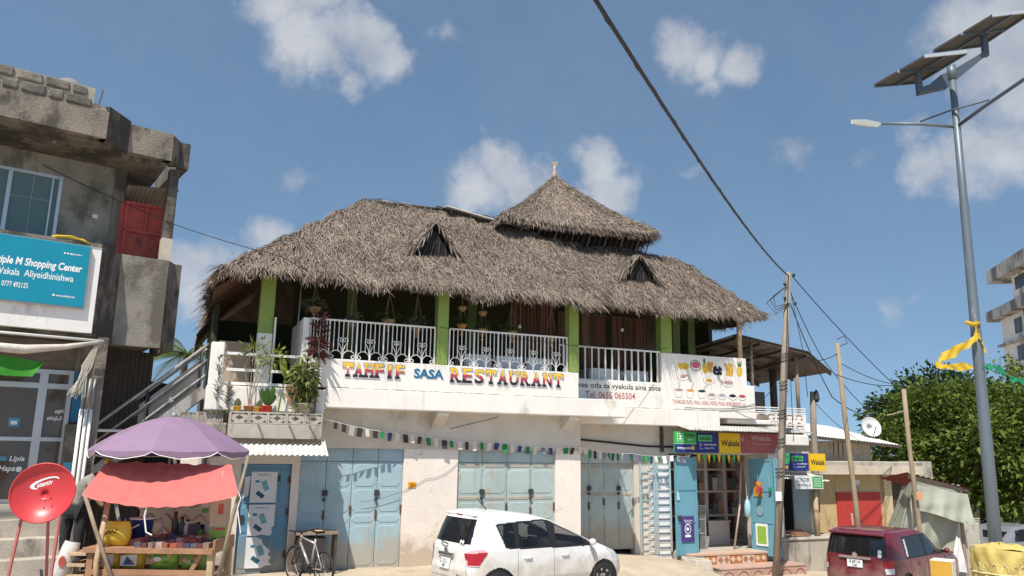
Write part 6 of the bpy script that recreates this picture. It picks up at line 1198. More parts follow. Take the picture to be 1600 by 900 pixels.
    # mirrors and handles
    for s in (-1, 1):
        mx_ = part('mirror', C['mirror'], car, lambda m: m.lathe([(.02, -.06), (.06, -.04), (.066, .0), (.055, .05), (.02, .06)], 10, (C['mx'], s*(W_/2+.07), C['mz']), Matrix.Rotation(R(90), 3, 'X')), True); part('mirror_arm', blackpl, mx_, lambda m: m.bar((C['mx']+.03, s*(W_/2-.08), C['mz']-.04), (C['mx'], s*(W_/2+.02), C['mz']-.02), .05))
        for hx in C['handles']: y_ = s*(W_/2*interp(hw, C['hz'])+.012); part('door_handle', paint, car, lambda m: m.tube([(hx, y_-s*.02, C['hz']), (hx+.03, y_+s*.012, C['hz']+.005), (hx+.17, y_+s*.012, C['hz']+.005), (hx+.2, y_-s*.02, C['hz'])], .014, 6), True)
    return car, lambda y, z: interp(xr, z)
white_p = pm('white_car_paint', (.74, .73, .72), .25, .03, 1.5, coat=.5, splash=(.30, (.52, .46, .38))); maroon = pm('maroon_car_paint', (.13, .012, .022), .28, .1, 2, coat=.6, splash=(-.25, (.22, .12, .10))); tintg = pm('tinted_glass', (.012, .012, .014), .05, .05, spec=.6, alpha=.93); sideg = pm('side_glass', (.02, .022, .025), .04, .05, spec=.6, alpha=.5)
redl = pm('tail_red', (.38, .012, .025), .2, .05, coat=.4); clrl = pm('tail_clear', (.62, .40, .40), .2, .05, coat=.4); lampw = pm('lamp_clear', (.6, .6, .6), .15, .05, coat=.4); chrome = pm('chrome', (.55, .55, .56), .15, .03, metal=.9)
common = dict(glass=(sideg, -.004, 'window'), rearglass=(tintg, -.004, 'rear_window'), trim=(blackpl, .002, 'window_trim'), seam=(pm('panel_gap', (.12, .12, .12)), -.006, 'panel_gap'), tailred=(redl, .012, 'tail_light'), tailclear=(clrl, .012, 'tail_lens'), headl=(lampw, .006, 'headlight'), wind=(sideg, -.004, 'windscreen'), bump=(blackpl, .002, 'bumper_trim'), fog=(lampw, .008, 'reversing_light'))
WC = dict(L=3.95, W=1.69, H=1.63, xr=[(.2, .07), (.35, 0), (.62, .0), (.72, .035), (.95, .06), (1.1, .11), (1.35, .20), (1.52, .27), (1.6, .36), (1.63, .5)], xf=[(.2, 3.88), (.4, 3.95), (.62, 3.9), (.78, 3.74), (.92, 3.4), (1.02, 3.08), (1.25, 2.58), (1.45, 2.08), (1.56, 1.65), (1.63, 1.1)],
    hw=[(.2, .93), (.45, 1), (.75, .995), (.95, .97), (1.2, .90), (1.45, .82), (1.58, .74), (1.63, .62)], sq=[(.2, 5), (.6, 5.5), (1, 6), (1.63, 5)], paint=white_p, glass=sideg, wheels=(.68, 3.22), wr=.30, spokes=7, rimm=chrome, mirror=white_p, mx=2.86, mz=1.02, handles=(1.22, 2.12), hz=.80, seats=(1.0, 2.0), dash=2.55,
    side=[('glass', [(.70, 1.39), (1.03, 1.42), (1.05, 1.0), (.86, 1.02)]), ('glass', [(1.18, 1.42), (1.80, 1.45), (1.88, .98), (1.14, 1.0)]), ('glass', [(2.05, 1.43), (2.28, 1.36), (2.68, 1.13), (2.74, .965), (2.0, .975)]), ('trim', [(.66, 1.42), (1.06, 1.45), (1.86, 1.48), (2.10, 1.46), (2.34, 1.39), (2.80, 1.12), (3.06, .95), (2.7, .935), (1.1, .97), (.84, .99)]), ('tailclear', [(.05, .98), (.38, .99), (.44, .94), (.05, .93)]), ('tailred', [(.05, .93), (.44, .94), (.40, .88), (.28, .72), (.05, .72)])],
    rear=[('rearglass', [(-.63, 1.07), (.63, 1.07), (.56, 1.52), (-.56, 1.52)]), ('tailclear', [(-.85, .96), (-.60, .96), (-.60, .92), (-.85, .92)]), ('tailred', [(-.85, .92), (-.56, .92), (-.60, .80), (-.85, .80)]), ('tailclear', [(-.85, .80), (-.60, .80), (-.63, .71), (-.85, .71)]), ('tailclear', [(.85, .96), (.60, .96), (.60, .92), (.85, .92)]), ('tailred', [(.85, .92), (.56, .92), (.60, .80), (.85, .80)]), ('tailclear', [(.85, .80), (.60, .80), (.63, .71), (.85, .71)])],
    front=[('wind', [(-.6, 1.06), (.6, 1.06), (.52, 1.5), (-.52, 1.5)]), ('headl', [(-.82, .68), (-.45, .62), (-.45, .76), (-.82, .86)]), ('headl', [(.82, .68), (.45, .62), (.45, .76), (.82, .86)])], seams=[(1.10, .02, .42, .97), (1.95, 0, .3, .97), (2.95, -.06, .3, .95)], mats=common, gap=pm('panel_gap', (.16, .16, .16)), rgaps=[(-.66, .48, .66, .48), (-.66, .48, -.60, .72), (.66, .48, .60, .72)])
def plate(car, W_, xfn, z0, z1, wd, lines, name='number_plate'):
    x0 = xfn(0, z0)-.028; x1 = xfn(0, z1)-.028
    p = part(name, paperw, car, lambda m: m.hexa([(x0, wd, z0), (x0, -wd, z0), (x0+.015, -wd, z0), (x0+.015, wd, z0), (x1, wd, z1), (x1, -wd, z1), (x1+.015, -wd, z1), (x1+.015, wd, z1)]))
    for s, a, b, c, d in lines:
        t = text(s, a, b, c, d, 0, inkk, p, bold=.02)
        t.rotation_euler = (0, 0, R(-90)); t.location = (x0-.004, 0, 0)
TH = 35
wc, xfn = build_car(WC, 'parked_car', 'white compact hatchback parked in front of the shops', 'car', (-.22, 14.95, zroad(0)-.0), R(TH))
wc.location = Vector((-.70, 14.55, -.29)) + Vector((-math.sin(R(TH)), math.cos(R(TH)), 0))*.845
plate(wc, 1.69, xfn, .62, .80, .17, [('Z 717', -.12, .12, .72, .785), ('JR', -.05, .06, .64, .70)])
part('garnish', chrome, wc, lambda m: m.hexa([(.0, .26, .83), (.0, -.26, .83), (.06, -.26, .83), (.06, .26, .83), (.01, .28, .90), (.01, -.28, .90), (.08, -.28, .90), (.08, .28, .90)]), bevel=.02); part('emblem', chrome, wc, lambda m: m.lathe([(.055, 0), (.045, .02), (.001, .02)], 14, (.03, 0, .94), Matrix.Rotation(R(-90), 3, 'Y'), cap=False))
part('wiper', blackpl, wc, lambda m: (m.tube([(.06, .0, 1.04), (.03, .12, 1.07), (.06, .28, 1.10)], .012, 5)), True)
part('spoiler', white_p, wc, lambda m: m.hexa([(.30, .55, 1.56), (.30, -.55, 1.56), (.6, -.52, 1.60), (.6, .52, 1.60), (.31, .53, 1.59), (.31, -.53, 1.59), (.6, -.50, 1.636), (.6, .50, 1.636)]), bevel=.02); part('brake_light', redl, wc, lambda m: m.box(.292, .31, -.1, .1, 1.565, 1.58))
part('aerial', blackpl, wc, lambda m: m.tube([(.85, -.1, 1.64), (.62, -.1, 1.86)], [.012, .006], 6), True)
for dy in (-.50, -.42): part('sticker', paperw, wc, lambda m: m.lathe([(.035, 0), (.001, .001)], 12, (.085, dy, 1.12), Matrix.Rotation(R(-78), 3, 'Y'), cap=False))
text('Ractis', 0, .2, 0, .035, 0, inkk, wc, 'badge', bold=.02).matrix_local = Matrix.Translation((.005, -.42, .52)) @ Matrix.Rotation(R(-90), 4, 'Z')
RC = dict(L=4.26, W=1.76, H=1.62, xr=[(.2, .07), (.35, 0), (.62, .0), (.75, .03), (1.0, .04), (1.2, .08), (1.45, .13), (1.56, .18), (1.62, .30)], xf=[(.2, 4.2), (.45, 4.26), (.75, 4.2), (.90, 4.0), (.98, 3.3), (1.03, 3.05), (1.25, 2.78), (1.45, 2.5), (1.56, 2.25), (1.62, 1.8)],
    hw=[(.2, .94), (.45, 1), (.8, .995), (1.0, .965), (1.25, .915), (1.5, .85), (1.58, .80), (1.62, .70)], sq=[(.2, 6), (.6, 7), (1, 7), (1.62, 6)], paint=maroon, glass=tintg, wheels=(.78, 3.38), wr=.32, spokes=6, rimm=chrome, mirror=maroon, mx=2.95, mz=1.06, handles=(1.35, 2.3), hz=.86, seats=(1.1, 2.1), dash=2.7,
    side=[('glass', [(1.02, 1.45), (1.88, 1.48), (1.92, 1.03), (.98, 1.03)]), ('glass', [(2.02, 1.48), (2.30, 1.44), (2.72, 1.05), (2.02, 1.03)]), ('pillar', [(.88, 1.44), (.97, 1.44), (.96, 1.04), (.87, 1.04)]), ('trim', [(.82, 1.49), (2.35, 1.51), (2.95, 1.0), (.84, 1.0)]), ('tailred', [(.03, 1.0), (.10, 1.0), (.10, .82), (.03, .82)])],
    rear=[('rearglass', [(-.70, 1.06), (.70, 1.06), (.66, 1.50), (-.66, 1.50)]), ('tailred', [(-.88, 1.0), (-.66, 1.0), (-.66, .83), (-.88, .83)]), ('fog', [(-.88, .83), (-.66, .83), (-.68, .71), (-.88, .71)]), ('tailred', [(.88, 1.0), (.66, 1.0), (.66, .83), (.88, .83)]), ('fog', [(.88, .83), (.66, .83), (.68, .71), (.88, .71)])],
    front=[('wind', [(-.66, 1.05), (.66, 1.05), (.6, 1.5), (-.6, 1.5)]), ('headl', [(-.86, .68), (-.5, .66), (-.5, .80), (-.86, .86)]), ('headl', [(.86, .68), (.5, .66), (.5, .80), (.86, .86)])], seams=[(1.0, 0, .5, 1.0), (1.97, 0, .3, 1.0), (3.0, 0, .3, 1.0)], mats=dict(common, pillar=(pm('pillar_sheen', (.62, .6, .6), .2), .004, 'pillar_trim'), glass=(tintg, -.004, 'window'), wind=(tintg, -.004, 'windscreen'), seam=(pm('dark_gap', (.03, .005, .008)), -.005, 'panel_gap')), gap=pm('dark_gap', (.03, .005, .008)), rgaps=[(-.66, .50, .66, .50), (-.66, .5, -.64, 1.0), (.66, .5, .64, 1.0)])
TR = 41; RZc = -.98
rc, xfn2 = build_car(RC, 'parked_car', 'dark red boxy hatchback parked at the right of the shops', 'car', (8.6, 19.1, RZc), R(TR))
rc.location = Vector((8.68, 18.35, -.86)) + Vector((-math.sin(R(TR)), math.cos(R(TR)), 0))*.88
plate(rc, 1.76, xfn2, .80, .97, .18, [('Z 671 H', -.13, .13, .89, .955), ('LX', -.05, .06, .815, .87)])
part('garnish', pm('satin_metal', (.32, .30, .28), .4, .1, metal=.4), rc, lambda m: m.hexa([(-.005, .38, .985), (-.005, -.38, .985), (.04, -.38, .985), (.04, .38, .985), (-.002, .38, 1.035), (-.002, -.38, 1.035), (.05, -.38, 1.035), (.05, .38, 1.035)]), bevel=.01); part('emblem', chrome, rc, lambda m: m.lathe([(.065, 0), (.05, .02), (.001, .02)], 14, (.03, 0, 1.075), Matrix.Rotation(R(-90), 3, 'Y'), cap=False)); part('wiper', blackpl, rc, lambda m: m.tube([(.05, 0, 1.07), (.02, -.06, 1.12), (.05, .25, 1.10)], .012, 5)); part('spoiler', maroon, rc, lambda m: m.hexa([(.08, .66, 1.525), (.08, -.66, 1.525), (.5, -.62, 1.55), (.5, .62, 1.55), (.09, .65, 1.56), (.09, -.65, 1.56), (.5, -.62, 1.635), (.5, .62, 1.635)]), bevel=.02)
part('rear_bumper', maroon, rc, lambda m: m.hexa([(-.04, .82, .25), (-.04, -.82, .25), (.3, -.84, .25), (.3, .84, .25), (-.03, .82, .44), (-.03, -.82, .44), (.3, -.85, .46), (.3, .85, .46)]), bevel=.04)
for k, z in enumerate((1.10, 1.18)): part('sticker', paperw, rc, lambda m: m.lathe([(.05, 0), (.001, .001)], 12, (.045+.01*k, -.58, z), Matrix.Rotation(R(-80), 3, 'Y'), cap=False))
silver = pm('silver_car_paint', (.24, .25, .26), .3, .03, coat=.5, metal=.3)
SC = dict(WC, paint=silver, mirror=silver, L=4.3, H=1.46, xr=[(.2, .07), (.4, 0), (.8, .05), (.95, .25), (1.0, .5), (1.2, .9), (1.4, 1.3), (1.46, 1.7)], xf=[(.2, 4.2), (.4, 4.3), (.7, 4.2), (.85, 3.7), (.95, 3.1), (1.2, 2.75), (1.4, 2.4), (1.46, 2.1)], hw=[(.2, .93), (.45, 1), (.85, .98), (1.2, .88), (1.4, .78), (1.46, .7)], wheels=(.8, 3.4), seats=(1.5, 2.3), dash=2.75,
    side=[('glass', [(1.2, 1.30), (1.95, 1.36), (1.95, .95), (.95, .95)]), ('glass', [(2.05, 1.36), (2.4, 1.3), (2.85, .95), (2.05, .95)]), ('tailred', [(.0, .9), (.2, .9), (.2, .72), (0, .72)])], rear=[('rearglass', [(-.6, 1.0), (.6, 1.0), (.5, 1.36), (-.5, 1.36)]), ('tailred', [(-.85, .88), (-.5, .88), (-.5, .74), (-.85, .74)]), ('tailred', [(.85, .88), (.5, .88), (.5, .74), (.85, .74)])])
P_ = at(1560, 870, 27); sc1, _ = build_car(SC, 'parked_car', 'silver saloon car parked behind the street lamp', 'car', (P_.x-.8, 27.0, zroad(20)+.06), R(24), 300, .03)
P_ = at(1600, 860, 32); sc2, _ = build_car(dict(SC, paint=white_p), 'parked_car', 'white saloon car at the far right edge behind the silver car', 'car', (P_.x-1.2, 32.5, zroad(20)+.06), R(20), 240, .035)
# ================================================================ second kiosk, retaining wall, yellow house
rw = root('retaining_wall', 'low dirty concrete retaining wall left of the dark red car', 'wall', FR(14.3, -1.0, -1.3), FR_RZ); part('wall', conc_l, rw, lambda m: m.box(0, 1.75, 0, .22, 0, 1.36), bevel=.03); part('coping', conc_l, rw, lambda m: m.box(-.03, 1.78, -.03, .25, 1.361, 1.43), bevel=.02); part('floor', conc_l, rw, lambda m: m.box(-.05, 3.2, .221, 1.8, .3, 1.34))
o = root('plank_pile', 'pile of reddish planks lying on the retaining wall', 'planks', FR(14.55, -1.6, .1), FR_RZ)
for k in range(5): part('plank', wood_r, o, lambda m: m.bar((-.1+.05*k, -.2+.09*k, .06+.05*(k % 3)), (1.25, -.12+.1*k, .03+.03*k), .13, .03))
k2 = root('kiosk', 'small kiosk with pale blue doors under a zinc awning behind the wooden pole', 'kiosk', FR(14.75, -2.6, -.02), FR_RZ)
part('wall', cream, k2, lambda m: m.box(-.3, .2, 0, .15, 0, 2.6)); part('wall', cream, k2, lambda m: m.box(.2, 2.3, 0, .15, 1.9, 2.6)); part('back', dark, k2, lambda m: m.box(.2, 2.3, .8, .9, 0, 1.9)); part('wall', cream, k2, lambda m: m.box(2.15, 2.3, .0, .15, 0, 1.9))
for a, b, yy in ((.22, .80, -.05), (1.45, 2.12, -.08)):
    d_ = part('door', bluem, k2, lambda m: m.box(a, b, yy, yy+.04, .0, 1.85)); link('panel', panel_mesh(b-a-.1, .75, bluem), d_, (a+.05, yy-.002, .08)); link('panel', panel_mesh(b-a-.1, .85, bluem), d_, (a+.05, yy-.002, .93))
part('awning', zinc_w, k2, lambda m: m.corrugated((-.2, -.1, 2.02), (2.4, 0, -.12), (.05, -.75, -.2), .1, .016)); part('post', wood_y, k2, lambda m: m.tube([(1.72, -.75, -.35), (1.70, -.75, 1.75)], .08, 8), True)
o = board('green and navy sign board partly behind the wooden pole at the second kiosk', 14.98, 15.42, -1.72, 2.0, 2.52, sgreen); part('panel', snavy, o, lambda m: m.box(0, .44, -.004, -.001, 0, .2)); part('logo', syel, o, lambda m: disc(m, .3, .1, .06, .055, -.005)); text('EZYPESA', .1, .4, .38, .45, -.004, inkk, o)
o = board('navy sign board with a green name box at the second kiosk', 15.44, 16.15, -1.72, 2.0, 2.52, snavy); mm(o, .71, .52)
o = board('yellow Wakala sign board at the second kiosk', 16.17, 16.82, -1.70, 2.0, 2.52, syel); text('Wakala', .05, .6, .18, .34, -.003, inkk, o, bold=.02)
o = board('white and green CRDB Wakala board below the second kiosk signs', 15.52, 16.62, -1.66, 1.46, 1.86, paperw); text('CRDB', .08, .55, .22, .33, -.004, inkk, o); text('WAKALA', .08, .6, .08, .16, -.004, inkk, o); part('panel', sgreen, o, lambda m: m.box(.68, 1.07, -.004, -.001, .03, .37)); part('print', inkw, o, lambda m: [m.box(.73, 1.02, -.007, -.005, .08+.07*k, .1+.07*k) for k in range(4)])
yb = root('yellow_house', 'low yellow house with stained concrete band and red front panel', 'building', FR(17.6, -3.5, 0), FR_RZ); ylw = pm('yellow_wash', (.56, .42, .22), .9, .1, 2, stain=(.3, (.35, .26, .15), 2, .5)); crb = pm('cream_block', (.56, .46, .33), .9, .1, 4, .01, 20)
part('wall', ylw, yb, lambda m: m.box(0, 5.0, 0, .2, -1.3, 1.84)); part('band', conc_l, yb, lambda m: m.box(-.6, 5.05, -.45, .6, 1.841, 2.28), bevel=.02); part('band_front', pm('band_cream', (.60, .51, .39), .9, .1, 2, stain=(.35, (.3, .25, .2), 2, .4)), yb, lambda m: m.box(-.6, 5.05, -.47, -.452, 1.85, 2.14)); part('band_end', conc_l, yb, lambda m: m.box(5.06, 6.2, .1, .5, 1.3, 2.3))
part('red_panel', pm('red_shutter', (.50, .055, .045), .6, .1, 3), yb, lambda m: m.box(1.35, 3.35, -.05, -.001, -1.2, 1.24)); part('red_trim', pm('pale_stick', (.6, .5, .42)), yb, lambda m: m.bar((2.0, -.1, -.5), (1.9, -.1, .55), .05)); part('pier', pm('yellow_pier', (.62, .50, .30)), yb, lambda m: m.box(3.5, 3.85, -.12, -.001, -1.3, 1.83)); part('dark_side', wood_d, yb, lambda m: m.box(3.86, 5.0, -.06, -.001, -1.3, 1.83))
for k in range(5): part('notice', (paperw, greym, pm('notice_dark', (.15, .15, .14)))[k % 3], yb, lambda m: m.box(2.05+.22*(k % 2), 2.24+.22*(k % 2), -.012, -.001, 1.3+.19*(k//2), 1.46+.19*(k//2)))
part('upper_wall', crb, yb, lambda m: m.box(-.8, 4.4, 1.2, 1.4, 2.28, 2.98))
for r_ in range(3):
    for k in range(11): part('block', crb, yb, lambda m: m.box(-.8+k*.46+(r_ % 2)*.2, -.8+k*.46+(r_ % 2)*.2+.44, 1.185, 1.199, 2.30+r_*.22, 2.50+r_*.22))
part('roof', zinc_w, yb, lambda m: m.corrugated((-1.2, .7, 3.30), (6.6, 0, -.42), (-.2, 3.2, .75), .14, .02)); part('roof_edge', wood_d, yb, lambda m: m.bar((-1.2, .72, 3.24), (5.4, .72, 2.82), .05, .1)); 
for k in range(4): part('rebar', rustm, yb, lambda m: m.bar((2.3+.22*k, .9, 2.28), (2.32+.22*k, .9, 2.95), .025))
o = root('satellite_dish', 'white satellite dish on the zinc roof before the trees', 'dish', FR(22.7, -5.2, 2.72), FR_RZ); part('mast', greym, o, lambda m: m.tube([(0, .1, 0), (0, .1, .9)], .03, 6)); dsr = Matrix.Rotation(R(-14), 3, 'Z') @ Matrix.Rotation(R(72), 3, 'X'); part('dish', pm('white_dish', (.66, .65, .62), .5, .05), o, lambda m: m.lathe([(.40, .02), (.34, -.03), (.2, -.08), (.01, -.1), (.2, -.09), (.36, -.03)], 28, (0, 0, .85), dsr, cap=False), True); part('feed_arm', iron, o, lambda m: m.bar(Vector((0, 0, .85))+dsr @ Vector((0, -.35, 0)), Vector((0, 0, .85))+dsr @ Vector((0, -.1, .3)), .025))
# ================================================================ tarpaulin stall, metal kiosk
TS = at(1450, 860, 23.2); TSz = -1.15
ts = root('tarpaulin_stall', 'closed stall draped in a grey-green tarpaulin', 'stall', Vector((TS.x, 23.2, TSz))); tpm = pm('grey_green_tarp', (.36, .37, .30), .7, .1, 2, .01, 8, stain=(.15, (.22, .22, .18), 2, .5), trans=.1)
def tl(x, y, dy=0.): return at(x, y, 23.2+dy)-ts.location
def drape(A_, B_, C_, D_, amp, fr, ph=0):
    A_, B_, C_, D_ = map(Vector, (A_, B_, C_, D_))
    def f(s, t):
        p = A_.lerp(B_, s).lerp(D_.lerp(C_, s), t); q = amp*(.25+t)*(math.sin(s*fr+ph+1.5*t)+.5*math.sin(s*fr*2.3-ph+t*4)+.35*math.sin(t*9+s*6+ph)); p.y += q; p.x += q*.3; p.z += .25*amp*math.sin(t*7+s*9+ph); return p
    return f
part('front_sheet', tpm, ts, lambda m: m.grid(drape(tl(1426, 752), tl(1500, 768), tl(1493, 862), tl(1400, 850), .06, 9), 70, 50), True)
part('side_sheet', tpm, ts, lambda m: m.grid(drape(tl(1410, 760, 1.2), tl(1428, 752), tl(1404, 850), tl(1382, 838, 1.4), .08, 9, 2), 40, 50), True)
part('valance', tpm, ts, lambda m: m.grid(drape(tl(1424, 756, -.12), tl(1512, 772, -.1), tl(1523, 822, -.35), tl(1428, 795, -.3), .06, 11, 4), 90, 18), True)
part('top_sheet', tpm, ts, lambda m: m.grid(drape(tl(1426, 752), tl(1502, 768), tl(1500, 758, 2), tl(1420, 745, 2), .02, 8), 20, 10), True)
for x, dy in ((1428, .1), (1498, .1), (1420, 1.8), (1500, 1.8)): P_ = tl(x, 768, dy); part('post', wood, ts, lambda m: m.tube([(P_.x, P_.y, -.3), P_], .05, 6))
part('roof', pm('red_brown_sheet', (.24, .075, .06), .7, .2, 3), ts, lambda m: m.corrugated(tl(1416, 738, .5), tl(1519, 764, -.2)-tl(1416, 738, .5), Vector((.3, 2.4, -.25)), .14, .02)); part('roof_beam', wood_d, ts, lambda m: m.bar(tl(1418, 744, .5), tl(1514, 767, -.1), .08, .12))
part('white_cloth', pm('white_sheet', (.68, .66, .66), .8, .06), ts, lambda m: m.grid(drape(tl(1494, 838, -.3), tl(1500, 842, -.3), tl(1512, 895, -.3), tl(1486, 892, -.3), .03, 12), 16, 16), True)
mk = root('metal_kiosk', 'pale dented sheet-metal kiosk between the tarpaulin stall and the street lamp', 'kiosk', Vector((at(1503, 860, 24).x, 24, -1.2)), R(15)); part('body', pm('dented_metal', (.42, .39, .34), .7, .15, 3, .02, 4, stain=(.4, (.2, .15, .1), 3, .4)), mk, lambda m: m.box(-.3, .75, 0, 1.2, .15, 1.75), bevel=.03); part('door_edge', greym, mk, lambda m: m.box(.72, .78, -.04, .0, .2, 1.72)); part('base', wood_d, mk, lambda m: m.box(-.4, .8, -.2, 1.1, -.1, .15))
# ================================================================ poles and cables
wp = pm('pole_wood', (.30, .25, .20), .9, .2, 3, .01, 30, stain=(.35, (.14, .11, .09), 2, .12)); wpy = pm('pole_wood_pale', (.33, .26, .175), .85, .15, 3, .008, 30, stain=(.3, (.22, .16, .1), 2, .12))
P1t, P1b = at(1232, 426, 21.3), at(1214, 866, 21.3)
def pole(name, lab, t, b, r0, r1, mat, ground=None):
    b2 = b if ground is not None else b-(t-b).normalized()*((b.z-(gz(b.x, b.y)-.4))/max(.1, (t-b).normalized().z)); o = root(name, lab, 'pole', b2); part('shaft', mat, o, lambda m: m.tube([Vector((0, 0, 0)), (t-b2)*.35+Vector((.02, 0, 0)), (t-b2)*.7-Vector((.015, 0, 0)), t-b2], [r0, r0*.95, (r0+r1)/2, r1], 10), True); return o, b2
p1, b1 = pole('utility_pole', 'tall grey wooden utility pole wrapped in wires beside the shop', P1t, P1b, .105, .075, wp)
for k in range(5): z = (P1t-b1)*(.70-.09*k); part('wire_wrap', iron, p1, lambda m: m.tube([z+Vector((.115*math.cos(a*.8), .115*math.sin(a*.8), a*.012)) for a in range(24)], .012, 4))
part('notice', paperw, p1, lambda m: m.box((at(1214, 775, 21.3)-b1).x-.08, (at(1214, 775, 21.3)-b1).x+.09, -.135, -.125, (at(1214, 775, 21.3)-b1).z-.12, (at(1214, 775, 21.3)-b1).z+.12))
for k, (dx, dz) in enumerate(((-.14, -.35), (.13, -.08), (-.16, -.75), (.12, -.9))): part('insulator', blackpl, p1, lambda m: m.lathe([(.02, -.05), (.045, 0), (.03, .05)], 8, (P1t-b1)+Vector((dx, -.05, dz))))
for k in range(3): part('wire_loop', iron, p1, lambda m: m.tube([(P1t-b1)+Vector((-.1, -.08, -.4)), (P1t-b1)+Vector((-.5-.1*k, -.1, -.7-.1*k)), (P1t-b1)+Vector((-.45, -.1, -1.0-.1*k)), (P1t-b1)+Vector((-.05, -.1, -.9))], .014, 4))
P2t, P2b = at(1308, 536, 22.5), at(1340, 822, 22.5); p2, b2 = pole('utility_pole', 'slim leaning pale wooden pole in front of the red panel', P2t, P2b, .075, .06, wpy); part('top_loop', iron, p2, lambda m: m.tube([(P2t-b2)+Vector((.05, 0, -.1)), (P2t-b2)+Vector((.3, 0, 0)), (P2t-b2)+Vector((.22, 0, .22)), (P2t-b2)+Vector((.0, 0, .1))], .014, 4))
P3t, P3b = at(1412, 608, 22.3), at(1438, 848, 22.3); p3, b3 = pole('utility_pole', 'short wooden pole with crossbar before the tarpaulin stall', P3t, P3b, .068, .06, wpy); part('crossbar', wpy, p3, lambda m: m.bar((P3t-b3)+Vector((-.55, 0, -.75)), (P3t-b3)+Vector((.05, 0, -.6)), .03)); part('notice', pm('orange_notice', (.6, .3, .15)), p3, lambda m: m.box(.0, .16, -.1, -.09, 0, .2)).location = at(1430, 780, 22.2)-b3
P4t, P4b = at(1270, 612, 25.4), at(1276, 800, 25.4); p4, b4 = pole('utility_pole', 'thick wooden post with a bundle of meters right of the balustrade', P4t, P4b, .11, .09, wp, 0); part('meter_bundle', iron, p4, lambda m: m.lathe([(.04, -.2), (.1, -.1), (.08, .1), (.03, .2)], 8, (P4t-b4)+Vector((.08, -.08, -.15))))
def cable(lab, pts, r, sag=.0, n=16, name='overhead_cable'):
    pts = [Vector(p) for p in pts]; Q = []
    for a, b in zip(pts, pts[1:]): Q += [a.lerp(b, i/n)-Vector((0, 0, sag*4*(i/n)*(1-i/n))) for i in range(n)]
    Q.append(pts[-1]); o = root(name, lab, 'cable', Q[0], 0, 'overhead cables'); part('strand', blackpl, o, lambda m: m.tube([q-Q[0] for q in Q], r, 5), True); return o, Q
far = at(915, -25, 5.2)
o, Q = cable('thick twisted black cable crossing the sky to the tall utility pole', [P1t-Vector((0, 0, .1)), far], .020, .25, 60)
part('twist', blackpl, o, lambda m: m.tube([q-Q[0]+Vector((.016*math.cos(i*1.9), 0, .016*math.sin(i*1.9))) for i, q in enumerate(Q)], .012, 4))
ft = at(1396, 600, 26)
cable('cable from the tall pole top down to the far tree top', [P1t-Vector((-.1, 0, .1)), ft], .014, .1); cable('cable from the slim leaning pole to the far tree, upper', [P2t-Vector((0, 0, .55)), ft], .012, .1); cable('cable from the lean-to eave to the far tree', [at(1306, 585, 21), ft+Vector((0, 0, -.05))], .012, .1)
cable('cable from the tall pole curving down past the slim pole', [P1t-Vector((0, 0, .9)), at(1300, 620, 22), at(1364, 648, 25)], .014, .15); cable('steep cable from the tall pole down to the dish', [P1t-Vector((0, 0, .5)), at(1285, 560, 22), at(1366, 650, 25)], .012, .1); cable('short looping cable between the tall pole and slim pole', [P1t-Vector((-.1, 0, 2.4)), P2t-Vector((0, 0, .3))], .012, .15); cable('wire from the thick post down to the zinc roof', [P4t-Vector((0, 0, .3)), at(1345, 690, 24)], .010, .1); cable('wire from the tall pole down to the balustrade', [P1t-Vector((.1, 0, 1.2)), at(1240, 690, 20.9)], .010, .0); cable('wire with a black box hanging from the tall pole', [P1t-Vector((-.05, 0, .7)), at(1254, 545, 20.8), at(1262, 620, 20.8)], .010, .0)
cable('pair of wires drooping from the food mural to the tall pole', [FR(12.6, -.83, 3.8), FR(13.5, -.6, 4.0), at(1219, 585, 21.3)], .009, .08); cable('thin wire swagged over the right parapet', [FR(11.0, -.83, 3.72), FR(12.3, -.83, 3.72), FR(13.45, -.83, 3.85)], .009, .02)
cable('thin wire from the grey building over the thatch to the railing', [FL(-1, -1.45, 7.9), FL(1.4, -.7, 6.95), FR(-.2, .95, 6.35), FR(.8, .9, 5.98)], .009, .03); cable('thin wire along the terrace front', [FR(3.4, .55, 5.2), FR(7.0, .55, 5.0), FR(10.4, -.7, 5.3)], .006, .02)
cable('thin wire crossing the white wall beside the number plate', [FR(1.9, .02, 1.35), FR(3.4, .02, 1.85), FR(4.12, .02, 2.2)], .004, .1); cable('thin wire under the balcony soffit', [FR(3.9, .02, 2.95), FR(5.1, .02, 3.25)], .005, .0)
# ================================================================ street lamp with solar panels
LB_ = at(1556, 880, 13.0); LT = at(1487, 112, 13.0); lz = gz(LB_.x, 13.0); la = root('street_lamp', 'tall grey street lamp with twin arms and solar panels', 'lamp', Vector((LB_.x, 13.0, lz-.1))); O_ = la.location.copy()
lampg = pm('lamp_grey', (.15, .18, .205), .45, .06, 2, metal=.3, stain=(.1, (.3, .32, .33), 3, .3)); lampd = pm('lamp_bracket', (.09, .11, .14), .5, .1, metal=.3)
top = LT-O_; part('pole', lampg, la, lambda m: m.tube([(0, 0, 0), top*.35, top*.36, top*.75, top*.76, top], [.105, .095, .092, .07, .066, .058], 16), True)
part('sleeve', lampg, la, lambda m: m.tube([top*.985, top*1.0+Vector((0, 0, .12))], .075, 12), True)
def ll(x, y, dy=0.): return at(x, y, 13+dy)-O_
part('arm', lampg, la, lambda m: m.tube([ll(1490, 198), ll(1440, 194, .1), ll(1376, 193, .15)], [.032, .028, .024], 8), True); part('arm', lampd, la, lambda m: m.tube([ll(1495, 198), ll(1540, 165, -.6), ll(1600, 124, -1.2), ll(1660, 85, -1.8)], .032, 8), True); part('brace', lampd, la, lambda m: m.tube([ll(1438, 190, .1), ll(1484, 173), ll(1545, 156, -.6)], .016, 6), True)
